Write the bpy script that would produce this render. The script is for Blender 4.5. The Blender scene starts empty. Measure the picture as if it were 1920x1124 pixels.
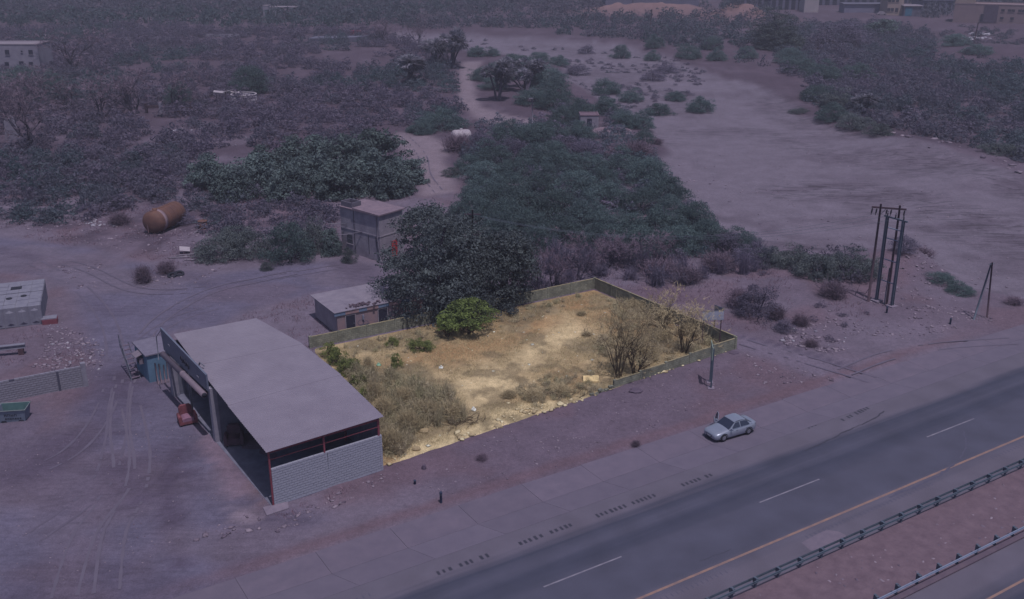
import bpy, math, random
import numpy as np
from mathutils import Vector, Matrix

random.seed(7)
rng = np.random.default_rng(7)
SC = bpy.context.scene
COL = SC.collection

# ------------------------------------------------------------------ camera
FPX, PITCH, CAMH = 1900.0, math.radians(20.4), 40.0
cam_d = bpy.data.cameras.new('camera')
cam_d.sensor_width = 36.0
cam_d.lens = 36.0 * FPX / 1920.0
cam_d.clip_start = 0.5
cam_d.clip_end = 6000
cam = bpy.data.objects.new('camera', cam_d)
COL.objects.link(cam)
cam.location = (0, 0, CAMH)
cam.rotation_euler = (math.radians(90) - PITCH, 0, 0)
SC.camera = cam

# ------------------------------------------------------------------ sky, sun, exposure
SUN_AZ, SUN_EL = math.radians(152), math.radians(69)     # azimuth clockwise from +Y
world = bpy.data.worlds.new('World')
SC.world = world
world.use_nodes = True
wn = world.node_tree
sky = wn.nodes.new('ShaderNodeTexSky')
sky.sky_type = 'NISHITA'
sky.sun_disc = False
sky.sun_elevation = SUN_EL
sky.sun_rotation = SUN_AZ
sky.dust_density = 2.0
sky.air_density = 1.0
bg = wn.nodes['Background']
wn.links.new(sky.outputs[0], bg.inputs[0])
bg.inputs[1].default_value = 0.08
sun_d = bpy.data.lights.new('sun', 'SUN')
sun_d.energy = 2.75
sun_d.angle = math.radians(0.53)
sun_d.color = (1.0, 0.96, 0.92)
sun = bpy.data.objects.new('sun', sun_d)
COL.objects.link(sun)
sv = Vector((math.sin(SUN_AZ) * math.cos(SUN_EL), math.cos(SUN_AZ) * math.cos(SUN_EL), math.sin(SUN_EL)))
sun.rotation_euler = sv.to_track_quat('Z', 'Y').to_euler()
SC.view_settings.view_transform = 'Standard'
SC.view_settings.look = 'None'
SC.view_settings.exposure = 0.0
SC.view_settings.gamma = 1.0
SC.render.engine = 'CYCLES'
SC.cycles.use_denoising = True
SC.cycles.max_bounces = 5
SC.cycles.diffuse_bounces = 2
SC.cycles.glossy_bounces = 2
SC.cycles.transmission_bounces = 3
SC.cycles.transparent_max_bounces = 6
SC.cycles.volume_bounces = 0

# ------------------------------------------------------------------ survey helpers
SP, CP = math.sin(PITCH), math.cos(PITCH)


def P(x, y, z=0.0):
    """ground position in metres of a place measured in the photograph"""
    u, v = x - 960.0, y - 562.0
    t = (CAMH - z) / (FPX * SP + v * CP)
    return (u * t, (FPX * CP - v * SP) * t)


def lin(c):
    return tuple(((v / 255.0) / 12.92) if v / 255.0 <= 0.04045 else ((v / 255.0 + 0.055) / 1.055) ** 2.4 for v in c)


K = 1.02


def T(r, g, b, k=1.0):
    return tuple(min(0.85, v / K * k) for v in lin((r, g, b)))


RAZ = math.radians(58.0)
RE = (math.sin(RAZ), math.cos(RAZ))
RN = (math.cos(RAZ), -math.sin(RAZ))


def R(s, n):
    """road coordinates (along, across) to the plan"""
    return (s * RE[0] + n * RN[0], s * RE[1] + n * RN[1])


def inv_road(x, y):
    return (x * RE[0] + y * RE[1], x * RN[0] + y * RN[1])


# ------------------------------------------------------------------ numpy noise
_perm = rng.random((256, 256))


def vnoise(x, y, s, o=0):
    x = np.asarray(x, float) / s + 37.3 * o + 1000
    y = np.asarray(y, float) / s + 91.7 * o + 1000
    xi, yi = np.floor(x).astype(int), np.floor(y).astype(int)
    fx, fy = x - xi, y - yi
    fx, fy = fx * fx * (3 - 2 * fx), fy * fy * (3 - 2 * fy)
    a = _perm[xi % 256, yi % 256]
    b = _perm[(xi + 1) % 256, yi % 256]
    c = _perm[xi % 256, (yi + 1) % 256]
    d = _perm[(xi + 1) % 256, (yi + 1) % 256]
    return (a * (1 - fx) + b * fx) * (1 - fy) + (c * (1 - fx) + d * fx) * fy


def fbm(x, y, s, o=0, n=4):
    v, a, t = 0, 1.0, 0
    for i in range(n):
        v = v + a * vnoise(x, y, s / 2 ** i, o + i)
        t += a
        a *= 0.5
    return v / t


def sdf(px, py, poly):
    """signed distance to a polygon, positive inside"""
    px, py = np.asarray(px, float), np.asarray(py, float)
    d = np.full(px.shape, 1e18)
    ins = np.zeros(px.shape, bool)
    n = len(poly)
    for i in range(n):
        ax, ay = poly[i]
        bx, by = poly[(i + 1) % n]
        ex, ey = bx - ax, by - ay
        t = np.clip(((px - ax) * ex + (py - ay) * ey) / (ex * ex + ey * ey + 1e-12), 0, 1)
        d = np.minimum(d, (px - ax - t * ex) ** 2 + (py - ay - t * ey) ** 2)
        c = (ay > py) != (by > py)
        with np.errstate(divide='ignore', invalid='ignore'):
            xx = (bx - ax) * (py - ay) / (by - ay if by != ay else 1e-9) + ax
        ins ^= c & (px < xx)
    d = np.sqrt(d)
    return np.where(ins, d, -d)


def ldist(px, py, line):
    px, py = np.asarray(px, float), np.asarray(py, float)
    d = np.full(px.shape, 1e18)
    for (ax, ay), (bx, by) in zip(line[:-1], line[1:]):
        ex, ey = bx - ax, by - ay
        t = np.clip(((px - ax) * ex + (py - ay) * ey) / (ex * ex + ey * ey + 1e-12), 0, 1)
        d = np.minimum(d, (px - ax - t * ex) ** 2 + (py - ay - t * ey) ** 2)
    return np.sqrt(d)


def sm(a, b, x):
    t = np.clip((x - a) / (b - a), 0, 1)
    return t * t * (3 - 2 * t)


def G(*pts):
    return [P(*q) for q in pts]


# ------------------------------------------------------------------ materials
def newmat(name):
    m = bpy.data.materials.new(name)
    m.use_nodes = True
    return m, m.node_tree, m.node_tree.nodes['Principled BSDF']


def M(name, c, c2=None, scale=3.0, rough=0.85, metal=0.0, spec=0.25, bump=0.0, bscale=None, per=0.0, coat=0.0):
    """plain procedural surface: two tones mixed by noise, optional relief, optional change per object"""
    m, nt, b = newmat(name)
    N, L = nt.nodes, nt.links
    b.inputs['Roughness'].default_value = rough
    b.inputs['Metallic'].default_value = metal
    b.inputs['Specular IOR Level'].default_value = spec
    b.inputs['Coat Weight'].default_value = coat
    tc = N.new('ShaderNodeTexCoord')
    nz = N.new('ShaderNodeTexNoise')
    nz.inputs['Scale'].default_value = scale
    nz.inputs['Detail'].default_value = 6
    nz.inputs['Roughness'].default_value = 0.65
    L.new(tc.outputs['Object'], nz.inputs['Vector'])
    c2 = c2 or tuple(v * 0.72 for v in c)
    rp = N.new('ShaderNodeValToRGB')
    rp.color_ramp.elements[0].position = 0.32
    rp.color_ramp.elements[1].position = 0.68
    rp.color_ramp.elements[0].color = (*c2, 1)
    rp.color_ramp.elements[1].color = (*c, 1)
    L.new(nz.outputs['Fac'], rp.inputs['Fac'])
    out = rp.outputs['Color']
    if per:
        oi = N.new('ShaderNodeObjectInfo')
        mr = N.new('ShaderNodeMapRange')
        mr.inputs['To Min'].default_value = 1 - per
        mr.inputs['To Max'].default_value = 1 + per
        L.new(oi.outputs['Random'], mr.inputs['Value'])
        mx = N.new('ShaderNodeVectorMath')
        mx.operation = 'SCALE'
        L.new(out, mx.inputs[0])
        L.new(mr.outputs[0], mx.inputs['Scale'])
        out = mx.outputs[0]
    L.new(out, b.inputs['Base Color'])
    if bump:
        n2 = N.new('ShaderNodeTexNoise')
        n2.inputs['Scale'].default_value = bscale or scale * 4
        n2.inputs['Detail'].default_value = 5
        L.new(tc.outputs['Object'], n2.inputs['Vector'])
        bp = N.new('ShaderNodeBump')
        bp.inputs['Strength'].default_value = bump
        bp.inputs['Distance'].default_value = 0.05
        L.new(n2.outputs['Fac'], bp.inputs['Height'])
        L.new(bp.outputs['Normal'], b.inputs['Normal'])
    return m


def soil_mat(name, bump=0.6, speck=0.35):
    """ground whose tone comes from the soil attribute, broken up by grains, clods and pebbles"""
    m, nt, b = newmat(name)
    N, L = nt.nodes, nt.links
    b.inputs['Roughness'].default_value = 0.95
    b.inputs['Specular IOR Level'].default_value = 0.1
    at = N.new('ShaderNodeAttribute')
    at.attribute_name = 'soil'
    tc = N.new('ShaderNodeTexCoord')
    val = None
    for sc_, lo, hi in ((0.35, 0.86, 1.13), (2.2, 0.84, 1.16), (9.0, 1 - speck * 0.6, 1 + speck * 0.6)):
        nz = N.new('ShaderNodeTexNoise')
        nz.inputs['Scale'].default_value = sc_
        nz.inputs['Detail'].default_value = 5
        nz.inputs['Roughness'].default_value = 0.7
        L.new(tc.outputs['Object'], nz.inputs['Vector'])
        mr = N.new('ShaderNodeMapRange')
        mr.inputs['From Min'].default_value = 0.3
        mr.inputs['From Max'].default_value = 0.7
        mr.inputs['To Min'].default_value = lo
        mr.inputs['To Max'].default_value = hi
        L.new(nz.outputs['Fac'], mr.inputs['Value'])
        if val is None:
            val = mr.outputs[0]
        else:
            mu = N.new('ShaderNodeMath')
            mu.operation = 'MULTIPLY'
            L.new(val, mu.inputs[0])
            L.new(mr.outputs[0], mu.inputs[1])
            val = mu.outputs[0]
    vo = N.new('ShaderNodeTexVoronoi')
    vo.inputs['Scale'].default_value = 2.6
    L.new(tc.outputs['Object'], vo.inputs['Vector'])
    mr = N.new('ShaderNodeMapRange')
    mr.inputs['From Min'].default_value = 0.05
    mr.inputs['From Max'].default_value = 0.12
    mr.inputs['To Min'].default_value = 1.0 - speck * 0.9
    mr.inputs['To Max'].default_value = 1.0
    L.new(vo.outputs['Distance'], mr.inputs['Value'])
    mu = N.new('ShaderNodeMath')
    mu.operation = 'MULTIPLY'
    L.new(val, mu.inputs[0])
    L.new(mr.outputs[0], mu.inputs[1])
    # wheel-churned streaks, only where the churn attribute says so
    ca_ = N.new('ShaderNodeAttribute')
    ca_.attribute_name = 'churn'
    mp = N.new('ShaderNodeMapping')
    mp.inputs['Rotation'].default_value = (0, 0, math.radians(67))
    mp.inputs['Scale'].default_value = (0.16, 0.8, 1)
    L.new(tc.outputs['Object'], mp.inputs['Vector'])
    ns = N.new('ShaderNodeTexNoise')
    ns.inputs['Scale'].default_value = 1.0
    ns.inputs['Detail'].default_value = 4
    ns.inputs['Distortion'].default_value = 2.2
    L.new(mp.outputs[0], ns.inputs['Vector'])
    ms_ = N.new('ShaderNodeMapRange')
    ms_.inputs['From Min'].default_value = .50
    ms_.inputs['From Max'].default_value = .58
    ms_.inputs['To Max'].default_value = .42
    L.new(ns.outputs['Fac'], ms_.inputs['Value'])
    mc = N.new('ShaderNodeMath')
    mc.operation = 'MULTIPLY'
    L.new(ms_.outputs[0], mc.inputs[0])
    L.new(ca_.outputs['Fac'], mc.inputs[1])
    md = N.new('ShaderNodeMath')
    md.operation = 'SUBTRACT'
    md.inputs[0].default_value = 1.0
    L.new(mc.outputs[0], md.inputs[1])
    m2 = N.new('ShaderNodeMath')
    m2.operation = 'MULTIPLY'
    L.new(mu.outputs[0], m2.inputs[0])
    L.new(md.outputs[0], m2.inputs[1])
    vm = N.new('ShaderNodeVectorMath')
    vm.operation = 'SCALE'
    L.new(at.outputs['Color'], vm.inputs[0])
    L.new(m2.outputs[0], vm.inputs['Scale'])
    L.new(vm.outputs[0], b.inputs['Base Color'])
    n2 = N.new('ShaderNodeTexNoise')
    n2.inputs['Scale'].default_value = 3.5
    n2.inputs['Detail'].default_value = 7
    n2.inputs['Roughness'].default_value = 0.7
    L.new(tc.outputs['Object'], n2.inputs['Vector'])
    bp = N.new('ShaderNodeBump')
    bp.inputs['Strength'].default_value = bump
    bp.inputs['Distance'].default_value = 0.12
    L.new(n2.outputs['Fac'], bp.inputs['Height'])
    L.new(bp.outputs['Normal'], b.inputs['Normal'])
    return m


def leaf_mat(name, c1, c2, c3=None, trans=0.25, per=0.22):
    """leaf surface: tint attribute mixes c1..c2 leaf by leaf; hue attribute (if any) mixes in c3 plant by plant"""
    m, nt, b = newmat(name)
    N, L = nt.nodes, nt.links
    at = N.new('ShaderNodeAttribute')
    at.attribute_name = 'tint'
    mx = N.new('ShaderNodeMix')
    mx.data_type = 'RGBA'
    mx.inputs[6].default_value = (*c1, 1)
    mx.inputs[7].default_value = (*c2, 1)
    L.new(at.outputs['Fac'], mx.inputs[0])
    out = mx.outputs[2]
    if c3:
        a2 = N.new('ShaderNodeAttribute')
        a2.attribute_name = 'hue'
        m3 = N.new('ShaderNodeMix')
        m3.data_type = 'RGBA'
        L.new(a2.outputs['Fac'], m3.inputs[0])
        L.new(out, m3.inputs[6])
        m3.inputs[7].default_value = (*c3, 1)
        out = m3.outputs[2]
    oi = N.new('ShaderNodeObjectInfo')
    mr = N.new('ShaderNodeMapRange')
    mr.inputs['To Min'].default_value = 1 - per
    mr.inputs['To Max'].default_value = 1 + per
    L.new(oi.outputs['Random'], mr.inputs['Value'])
    vm = N.new('ShaderNodeVectorMath')
    vm.operation = 'SCALE'
    L.new(out, vm.inputs[0])
    L.new(mr.outputs[0], vm.inputs['Scale'])
    L.new(vm.outputs[0], b.inputs['Base Color'])
    b.inputs['Roughness'].default_value = 0.7
    b.inputs['Specular IOR Level'].default_value = 0.2
    tr = N.new('ShaderNodeBsdfTranslucent')
    L.new(vm.outputs[0], tr.inputs['Color'])
    ms = N.new('ShaderNodeMixShader')
    ms.inputs[0].default_value = trans
    L.new(b.outputs[0], ms.inputs[1])
    L.new(tr.outputs[0], ms.inputs[2])
    L.new(ms.outputs[0], N['Material Output'].inputs['Surface'])
    return m


# ------------------------------------------------------------------ mesh helpers
class MB:
    """collects shapes, then links them as one mesh object"""

    def __init__(s):
        s.v, s.f, s.sm = [], [], []

    def add(s, vs, fs, smooth=False):
        o = len(s.v)
        s.v += [tuple(v) for v in vs]
        s.f += [tuple(i + o for i in f) for f in fs]
        s.sm += [smooth] * len(fs)
        return s

    def box(s, c, d, rz=0.0, rx=0.0, ry=0.0):
        m = Matrix.Translation(c) @ Matrix.Rotation(rz, 4, 'Z') @ Matrix.Rotation(ry, 4, 'Y') @ Matrix.Rotation(rx, 4, 'X')
        vs = [m @ Vector((x * d[0] / 2, y * d[1] / 2, z * d[2] / 2)) for z in (-1, 1) for y in (-1, 1) for x in (-1, 1)]
        return s.add(vs, [(0, 2, 3, 1), (4, 5, 7, 6), (0, 1, 5, 4), (2, 6, 7, 3), (0, 4, 6, 2), (1, 3, 7, 5)])

    def bb(s, x0, x1, y0, y1, z0, z1):
        return s.box(((x0 + x1) / 2, (y0 + y1) / 2, (z0 + z1) / 2), (x1 - x0, y1 - y0, z1 - z0))

    def tube(s, pts, r, seg=8, cap=True):
        pts = [Vector(p) for p in pts]
        rs = r if isinstance(r, (list, tuple)) else [r] * len(pts)
        vs, fs = [], []
        for i, p in enumerate(pts):
            d = (pts[min(i + 1, len(pts) - 1)] - pts[max(i - 1, 0)]).normalized()
            a = Vector((0, 0, 1)) if abs(d.z) < 0.9 else Vector((1, 0, 0))
            u = d.cross(a).normalized()
            w = d.cross(u)
            for k in range(seg):
                t = 2 * math.pi * k / seg
                vs.append(p + (u * math.cos(t) + w * math.sin(t)) * rs[i])
        for i in range(len(pts) - 1):
            for k in range(seg):
                k2 = (k + 1) % seg
                fs.append((i * seg + k, i * seg + k2, (i + 1) * seg + k2, (i + 1) * seg + k))
        s.add(vs, fs, True)
        if cap:
            o = len(s.v) - len(vs)
            s.f += [tuple(o + k for k in range(seg)), tuple(o + (len(pts) - 1) * seg + k for k in reversed(range(seg)))]
            s.sm += [False, False]
        return s

    def prism(s, poly, z0, z1):
        """vertical prism; z1 may be a list (sloping top)"""
        n = len(poly)
        z1 = z1 if isinstance(z1, (list, tuple)) else [z1] * n
        z0 = z0 if isinstance(z0, (list, tuple)) else [z0] * n
        vs = [(p[0], p[1], z) for p, z in zip(poly, z0)] + [(p[0], p[1], z) for p, z in zip(poly, z1)]
        fs = [tuple(reversed(range(n))), tuple(range(n, 2 * n))]
        fs += [(i, (i + 1) % n, n + (i + 1) % n, n + i) for i in range(n)]
        return s.add(vs, fs)

    def lathe(s, prof, axis0, axis1, seg=24):
        """prof: (distance along the axis, radius)"""
        a, b = Vector(axis0), Vector(axis1)
        d = (b - a).normalized()
        q = Vector((0, 0, 1)) if abs(d.z) < 0.9 else Vector((1, 0, 0))
        u = d.cross(q).normalized()
        w = d.cross(u)
        vs, fs = [], []
        for t, r in prof:
            for k in range(seg):
                th = 2 * math.pi * k / seg
                vs.append(a + d * t + (u * math.cos(th) + w * math.sin(th)) * r)
        for i in range(len(prof) - 1):
            for k in range(seg):
                k2 = (k + 1) % seg
                fs.append((i * seg + k, i * seg + k2, (i + 1) * seg + k2, (i + 1) * seg + k))
        return s.add(vs, fs, True)

    def loft(s, secs, close=True, smooth=True):
        n = len(secs[0])
        vs = [p for sec in secs for p in sec]
        fs = []
        for i in range(len(secs) - 1):
            for k in range(n):
                k2 = (k + 1) % n
                fs.append((i * n + k, i * n + k2, (i + 1) * n + k2, (i + 1) * n + k))
        s.add(vs, fs, smooth)
        if close:
            o = len(s.v) - len(vs)
            s.f += [tuple(o + k for k in reversed(range(n))), tuple(o + (len(secs) - 1) * n + k for k in range(n))]
            s.sm += [False, False]
        return s

    def mesh(s, name, mat):
        me = bpy.data.meshes.new(name)
        me.from_pydata(s.v, [], s.f)
        me.materials.append(mat)
        me.polygons.foreach_set('use_smooth', s.sm)
        me.update()
        return me

    def build(s, name, mat, parent=None):
        return link(name, s.mesh(name, mat), parent)


def link(name, me, parent=None, loc=None, rz=None, scale=None):
    o = bpy.data.objects.new(name, me)
    COL.objects.link(o)
    if parent is not None:
        o.parent = parent
    if loc is not None:
        o.location = loc
    if rz is not None:
        o.rotation_euler = (0, 0, rz)
    if scale is not None:
        o.scale = scale
    return o


def tag(o, label=None, cat=None, group=None, kind=None):
    if label:
        o['label'] = label
    if cat:
        o['category'] = cat
    if group:
        o['group'] = group
    if kind:
        o['kind'] = kind
    return o


def thing(name, label, cat, loc, rz=0.0, group=None):
    o = link(name, None, None, loc, rz)
    o.empty_display_size = 0.5
    return tag(o, label, cat, group)


def npmesh(name, V, F, mat, attrs=None, smooth=False, colors=None):
    """V (n,3) array, F (m,k) array"""
    me = bpy.data.meshes.new(name)
    V = np.ascontiguousarray(V, dtype=np.float32)
    F = np.ascontiguousarray(F, dtype=np.int32)
    k = F.shape[1]
    me.vertices.add(len(V))
    me.vertices.foreach_set('co', V.ravel())
    me.loops.add(F.size)
    me.loops.foreach_set('vertex_index', F.ravel())
    me.polygons.add(len(F))
    me.polygons.foreach_set('loop_start', np.arange(0, F.size, k, dtype=np.int32))
    try:
        me.polygons.foreach_set('loop_total', np.full(len(F), k, dtype=np.int32))
    except Exception:
        pass
    if smooth:
        me.polygons.foreach_set('use_smooth', np.ones(len(F), bool))
    me.update(calc_edges=True)
    me.materials.append(mat)
    for nm, (dom, arr) in (attrs or {}).items():
        a = me.attributes.new(nm, 'FLOAT', dom)
        a.data.foreach_set('value', np.ascontiguousarray(arr, dtype=np.float32))
    for nm, arr in (colors or {}).items():
        a = me.attributes.new(nm, 'FLOAT_COLOR', 'POINT')
        c = np.ones((len(V), 4), np.float32)
        c[:, :3] = arr
        a.data.foreach_set('color', c.ravel())
    return me


# ------------------------------------------------------------------ the lie of the land
WADI = G((700, 62), (760, 60), (960, 66), (1080, 76), (1180, 84), (1260, 106), (1330, 128), (1430, 160), (1500, 196), (1545, 225),
         (1650, 260), (1760, 285), (1920, 328), (2150, 390), (2350, 640), (2100, 600), (1920, 562), (1800, 535), (1735, 505), (1700, 488), (1640, 480),
         (1480, 468), (1370, 452), (1330, 425), (1290, 385), (1250, 345), (1225, 315), (1232, 275), (1190, 215), (1110, 180),
         (1070, 150), (1040, 118), (900, 96), (800, 84), (730, 76))
TRACK = G((868, 118), (898, 116), (888, 150), (884, 175), (905, 200), (950, 215), (1010, 228), (975, 238), (930, 234), (890, 218), (868, 195), (862, 150))
TRACK2 = G((742, 252), (808, 256), (850, 275), (830, 300), (838, 330), (846, 358), (800, 366), (786, 325), (762, 292), (745, 275))
YARD = G((-60, 440), (120, 455), (300, 500), (400, 512), (520, 500), (640, 492), (730, 505), (700, 540), (590, 548), (480, 575), (400, 612),
         (330, 612), (262, 650), (290, 730), (330, 745), (512, 955), (600, 975), (430, 1080), (200, 1160), (-200, 1180), (-200, 860), (60, 850), (150, 790), (205, 720),
         (190, 640), (160, 590), (150, 555), (90, 520), (-60, 500))
PLOTC = [(-10.3, 69.4), (22.3, 93.4), (9.6, 111.2), (-20.2, 93.6)]
MOUNDS = [(*P(1700, 505), 5.5, 1.9), (*P(1640, 500), 5, 1.0), (*P(1730, 590), 3, 0.7), (*P(1560, 590), 5, 0.5), (*P(1500, 540), 6, 0.6),
          (*P(1390, 36), 16, 7.0), (*P(1250, 24), 22, 5.0), (*P(1150, 24), 14, 4.0), (*P(1830, 330), 8, 1.0), (*P(1700, 280), 10, 1.6),
          (*P(1900, 110), 30, 3.0), (*P(500, 250), 20, 1.2)]


def HT(x, y):
    x, y = np.asarray(x, float), np.asarray(y, float)
    s, n = x * RE[0] + y * RE[1], x * RN[0] + y * RN[1]
    road = sm(-59.5, -57.0, n)
    flat = np.maximum(road, sm(-4, 0, sdf(x, y, YARD)))
    flat = np.maximum(flat, sm(-3, 0, sdf(x, y, PLOTC)))
    wd = sdf(x, y, WADI) + 3.5 * (fbm(x, y, 14, 5) - 0.5)
    w = sm(-1.5, 3.5, wd)
    near = 1 - sm(150, 260, y)
    h = (fbm(x, y, 5.0, 1) - 0.5) * 0.42 * (1 - 0.75 * w) * (0.5 + 0.5 * near) + (fbm(x, y, 30.0, 2) - 0.5) * (0.5 + 1.1 * (1 - near)) * (1 - 0.8 * w)
    h = h * (1 - flat) - 0.9 * w * (1 - road)
    for mx, my, r, hh in MOUNDS:
        g = np.exp(-((x - mx) ** 2 + (y - my) ** 2) / (2 * (r * 0.6) ** 2))
        h = h + hh * g * (0.6 + 0.8 * fbm(x, y, max(2.5, r * 0.35), 3))
    h = h - 0.02 * sm(-60, -59, n) * 0
    return h


def ht(x, y):
    return float(HT(np.array([x]), np.array([y]))[0])


def axis_pts(lo, a, b, hi, fine, growth):
    c = list(np.arange(a, b, fine))
    d, v = fine, b
    while v < hi:
        c.append(v)
        d = min(d * growth, 160)
        v += d
    c.append(hi)
    d, v = fine, a
    left = []
    while v > lo:
        d = min(d * growth, 160)
        v -= d
        left.append(max(v, lo))
    return np.array(sorted(set(left)) + c)


gx = axis_pts(-2400, -62, 92, 2400, 0.78, 1.038)
gy = axis_pts(-300, 46, 150, 2600, 0.78, 1.034)
GX, GY = np.meshgrid(gx, gy)
X, Y = GX.ravel(), GY.ravel()
Z = HT(X, Y)
nr_s, nr_n = X * RE[0] + Y * RE[1], X * RN[0] + Y * RN[1]
# under the road corridor, the plot and the workshop the earth lies a little below their own sheets
Z = Z - 0.06 * sm(-57.4, -56.8, nr_n) * sm(-150, -120, nr_s)
Z = Z - 0.10 * sm(0.2, 0.8, sdf(X, Y, PLOTC))

C_RED, C_PALE, C_YARD = np.array(T(94, 82, 100)), np.array(T(101, 91, 110)), np.array(T(93, 87, 111))
C_WADI, C_WDK, C_SCRUB = np.array(T(104, 95, 113)), np.array(T(78, 68, 84)), np.array(T(70, 60, 76))
C_RUST, C_STAIN = np.array(T(97, 78, 92)), np.array(T(76, 67, 88))
nA, nB, nC = fbm(X, Y, 22, 11), fbm(X, Y, 7, 12), fbm(X, Y, 3, 13, 3)
col = C_RED[None] * (1 - sm(.4, .62, nA))[:, None] + C_PALE[None] * sm(.4, .62, nA)[:, None]


def mixc(base, c, w):
    w = np.clip(w, 0, 1)[:, None]
    return base * (1 - w) + np.asarray(c)[None] * w


col = mixc(col, C_RUST, 0.55 * sm(.55, .7, nB))
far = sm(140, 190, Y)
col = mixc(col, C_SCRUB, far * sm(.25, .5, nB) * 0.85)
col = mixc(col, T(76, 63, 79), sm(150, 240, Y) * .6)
# old terraces, rubble and thin grass left of the yard
col = mixc(col, C_SCRUB, 0.75 * sm(.42, .6, nC) * sm(-2, 3, sdf(X, Y, G((-60, 330), (620, 360), (640, 480), (400, 505), (250, 470), (-60, 440)))))
wob = 7 * (fbm(X, Y, 16, 21) - .5) + 2.5 * (fbm(X, Y, 4, 22) - .5)
wd = sdf(X, Y, WADI) + wob
ww = sm(-1.0, 2.2, wd)
col = mixc(col, C_WADI, ww)
# silt bands and wheel-churned arcs across the dry river bed
churn = 0.10 * ww
for mx_, my_, mr_, _h in MOUNDS[5:8]:
    col = mixc(col, T(122, 96, 100), .9 * np.exp(-((X - mx_) ** 2 + (Y - my_) ** 2) / (2 * (mr_ * .75) ** 2)))
for line, w_, st in ((G((1290, 240), (1400, 240), (1500, 262), (1600, 290), (1700, 310)), 8, .55), (G((1490, 350), (1600, 345), (1720, 365), (1830, 400), (1960, 440)), 8, .75),
                     (G((1560, 345), (1680, 395), (1800, 430), (1960, 470)), 6, .5), (G((1380, 440), (1470, 452), (1600, 468)), 2.5, .8), (G((1700, 290), (1800, 310), (1920, 350)), 7, .7),
                     (G((1430, 180), (1480, 205), (1560, 245)), 9, .6), (G((900, 100), (1000, 108), (1100, 118), (1200, 130)), 12, .55), (G((1000, 85), (1100, 95), (1230, 115)), 16, .5),
                     (G((1200, 230), (1260, 260)), 4, .5), (G((1120, 140), (1200, 165), (1250, 190)), 14, .6)):
    d = ldist(X, Y, line)
    str_ = sm(.42, .6, fbm(X * 0.35 + Y * 0.9, Y * 2.2 - X, 9, 31, 5))
    col = mixc(col, C_WDK, .6 * st * (1 - sm(w_ * .4, w_, d)) * str_)
    churn = np.maximum(churn, st * 1.2 * (1 - sm(w_ * .4, w_ * 1.1, d)))
col = mixc(col, C_WDK, ww * 0.45 * sm(.52, .66, fbm(X, Y * 1.8, 26, 33)) * sm(.35, .6, nC))
for tr in (TRACK, TRACK2):
    col = mixc(col, T(116, 103, 118), sm(-1.8, 1.0, sdf(X, Y, tr) + 0.35 * wob))
yd = sdf(X, Y, YARD) + 0.55 * wob
yw = sm(-1.2, 1.5, yd)
col = mixc(col, C_YARD, yw)
col = mixc(col, C_PALE, yw * 0.8 * sm(.46, .6, fbm(X, Y, 13, 41)))
col = mixc(col, C_STAIN, yw * 0.5 * sm(.5, .68, fbm(X + .6 * Y, Y, 8, 42)))
col = mixc(col, C_RED, yw * 0.6 * sm(.54, .66, fbm(X, Y, 10, 43)))
for line, w_, st in ((G((330, 850), (312, 900), (318, 960), (330, 1020), (335, 1060)), .9, .85), (G((320, 900), (345, 895), (360, 880)), .5, .8), (G((225, 870), (275, 935), (250, 945)), 1.2, .5),
                     (G((215, 810), (235, 812)), .8, .7), (G((240, 690), (215, 760), (150, 830), (90, 860)), 3.0, .55), (G((235, 700), (225, 740)), .9, .6), (G((250, 940), (275, 930)), .5, .8),
                     (G((420, 830), (445, 880), (470, 900)), 1.2, .6), (G((0, 800), (60, 845), (20, 880)), 4, .45), (G((220, 880), (300, 845), (360, 850)), 1.6, .5)):
    d = ldist(X, Y, line)
    col = mixc(col, C_STAIN, st * (1 - sm(w_ * .35, w_ * 1.3, d + 1.6 * w_ * (nC - .5))))
# pale screed patches and red tread in front of the workshop
for poly, cc, st in ((G((375, 790), (405, 815), (470, 895), (480, 920), (440, 935), (415, 905), (370, 830)), T(118, 100, 120), .75), (G((405, 800), (450, 850), (505, 945), (495, 965), (460, 900)), T(104, 86, 99), .8),
                     (G((430, 955), (470, 955), (480, 975), (440, 990)), T(135, 120, 138), .7), (G((300, 985), (560, 990), (640, 1000), (430, 1060), (330, 1040)), C_PALE, .6)):
    col = mixc(col, cc, st * sm(-.4, .5, sdf(X, Y, poly) + 1.2 * (nC - .5)))
# worn dirt lane beside the plot and the bare verge by the utility poles
lane = G((1376, 622), (1430, 640), (1520, 660), (1640, 690), (1600, 725), (1480, 690), (1385, 655))
col = mixc(col, T(102, 92, 112), 0.9 * sm(-.8, .8, sdf(X, Y, lane) + .3 * wob))
d = ldist(X, Y, G((1380, 628), (1450, 645), (1520, 668), (1560, 680), (1640, 706)))
col = mixc(col, C_STAIN, .8 * (1 - sm(.12, .45, d)))
col = mixc(col, C_PALE, .7 * sm(-2, 2, sdf(X, Y, G((1560, 600), (1760, 620), (1920, 640), (1920, 680), (1700, 680), (1600, 660))) + .5 * wob))
# rust-red tread along the edge of the paved verge
en = np.abs(nr_n + 57.6 + .7 * (nC - .5))
col = mixc(col, C_RUST, .75 * (1 - sm(.2, 1.0, en)) * sm(5, 20, nr_s) * (1 - sm(80, 100, nr_s)))
col = mixc(col, T(104, 84, 100), sm(-38.2, -37.8, nr_n))
col *= (0.92 + 0.16 * fbm(X, Y, 1.6, 51, 3))[:, None]

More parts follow.
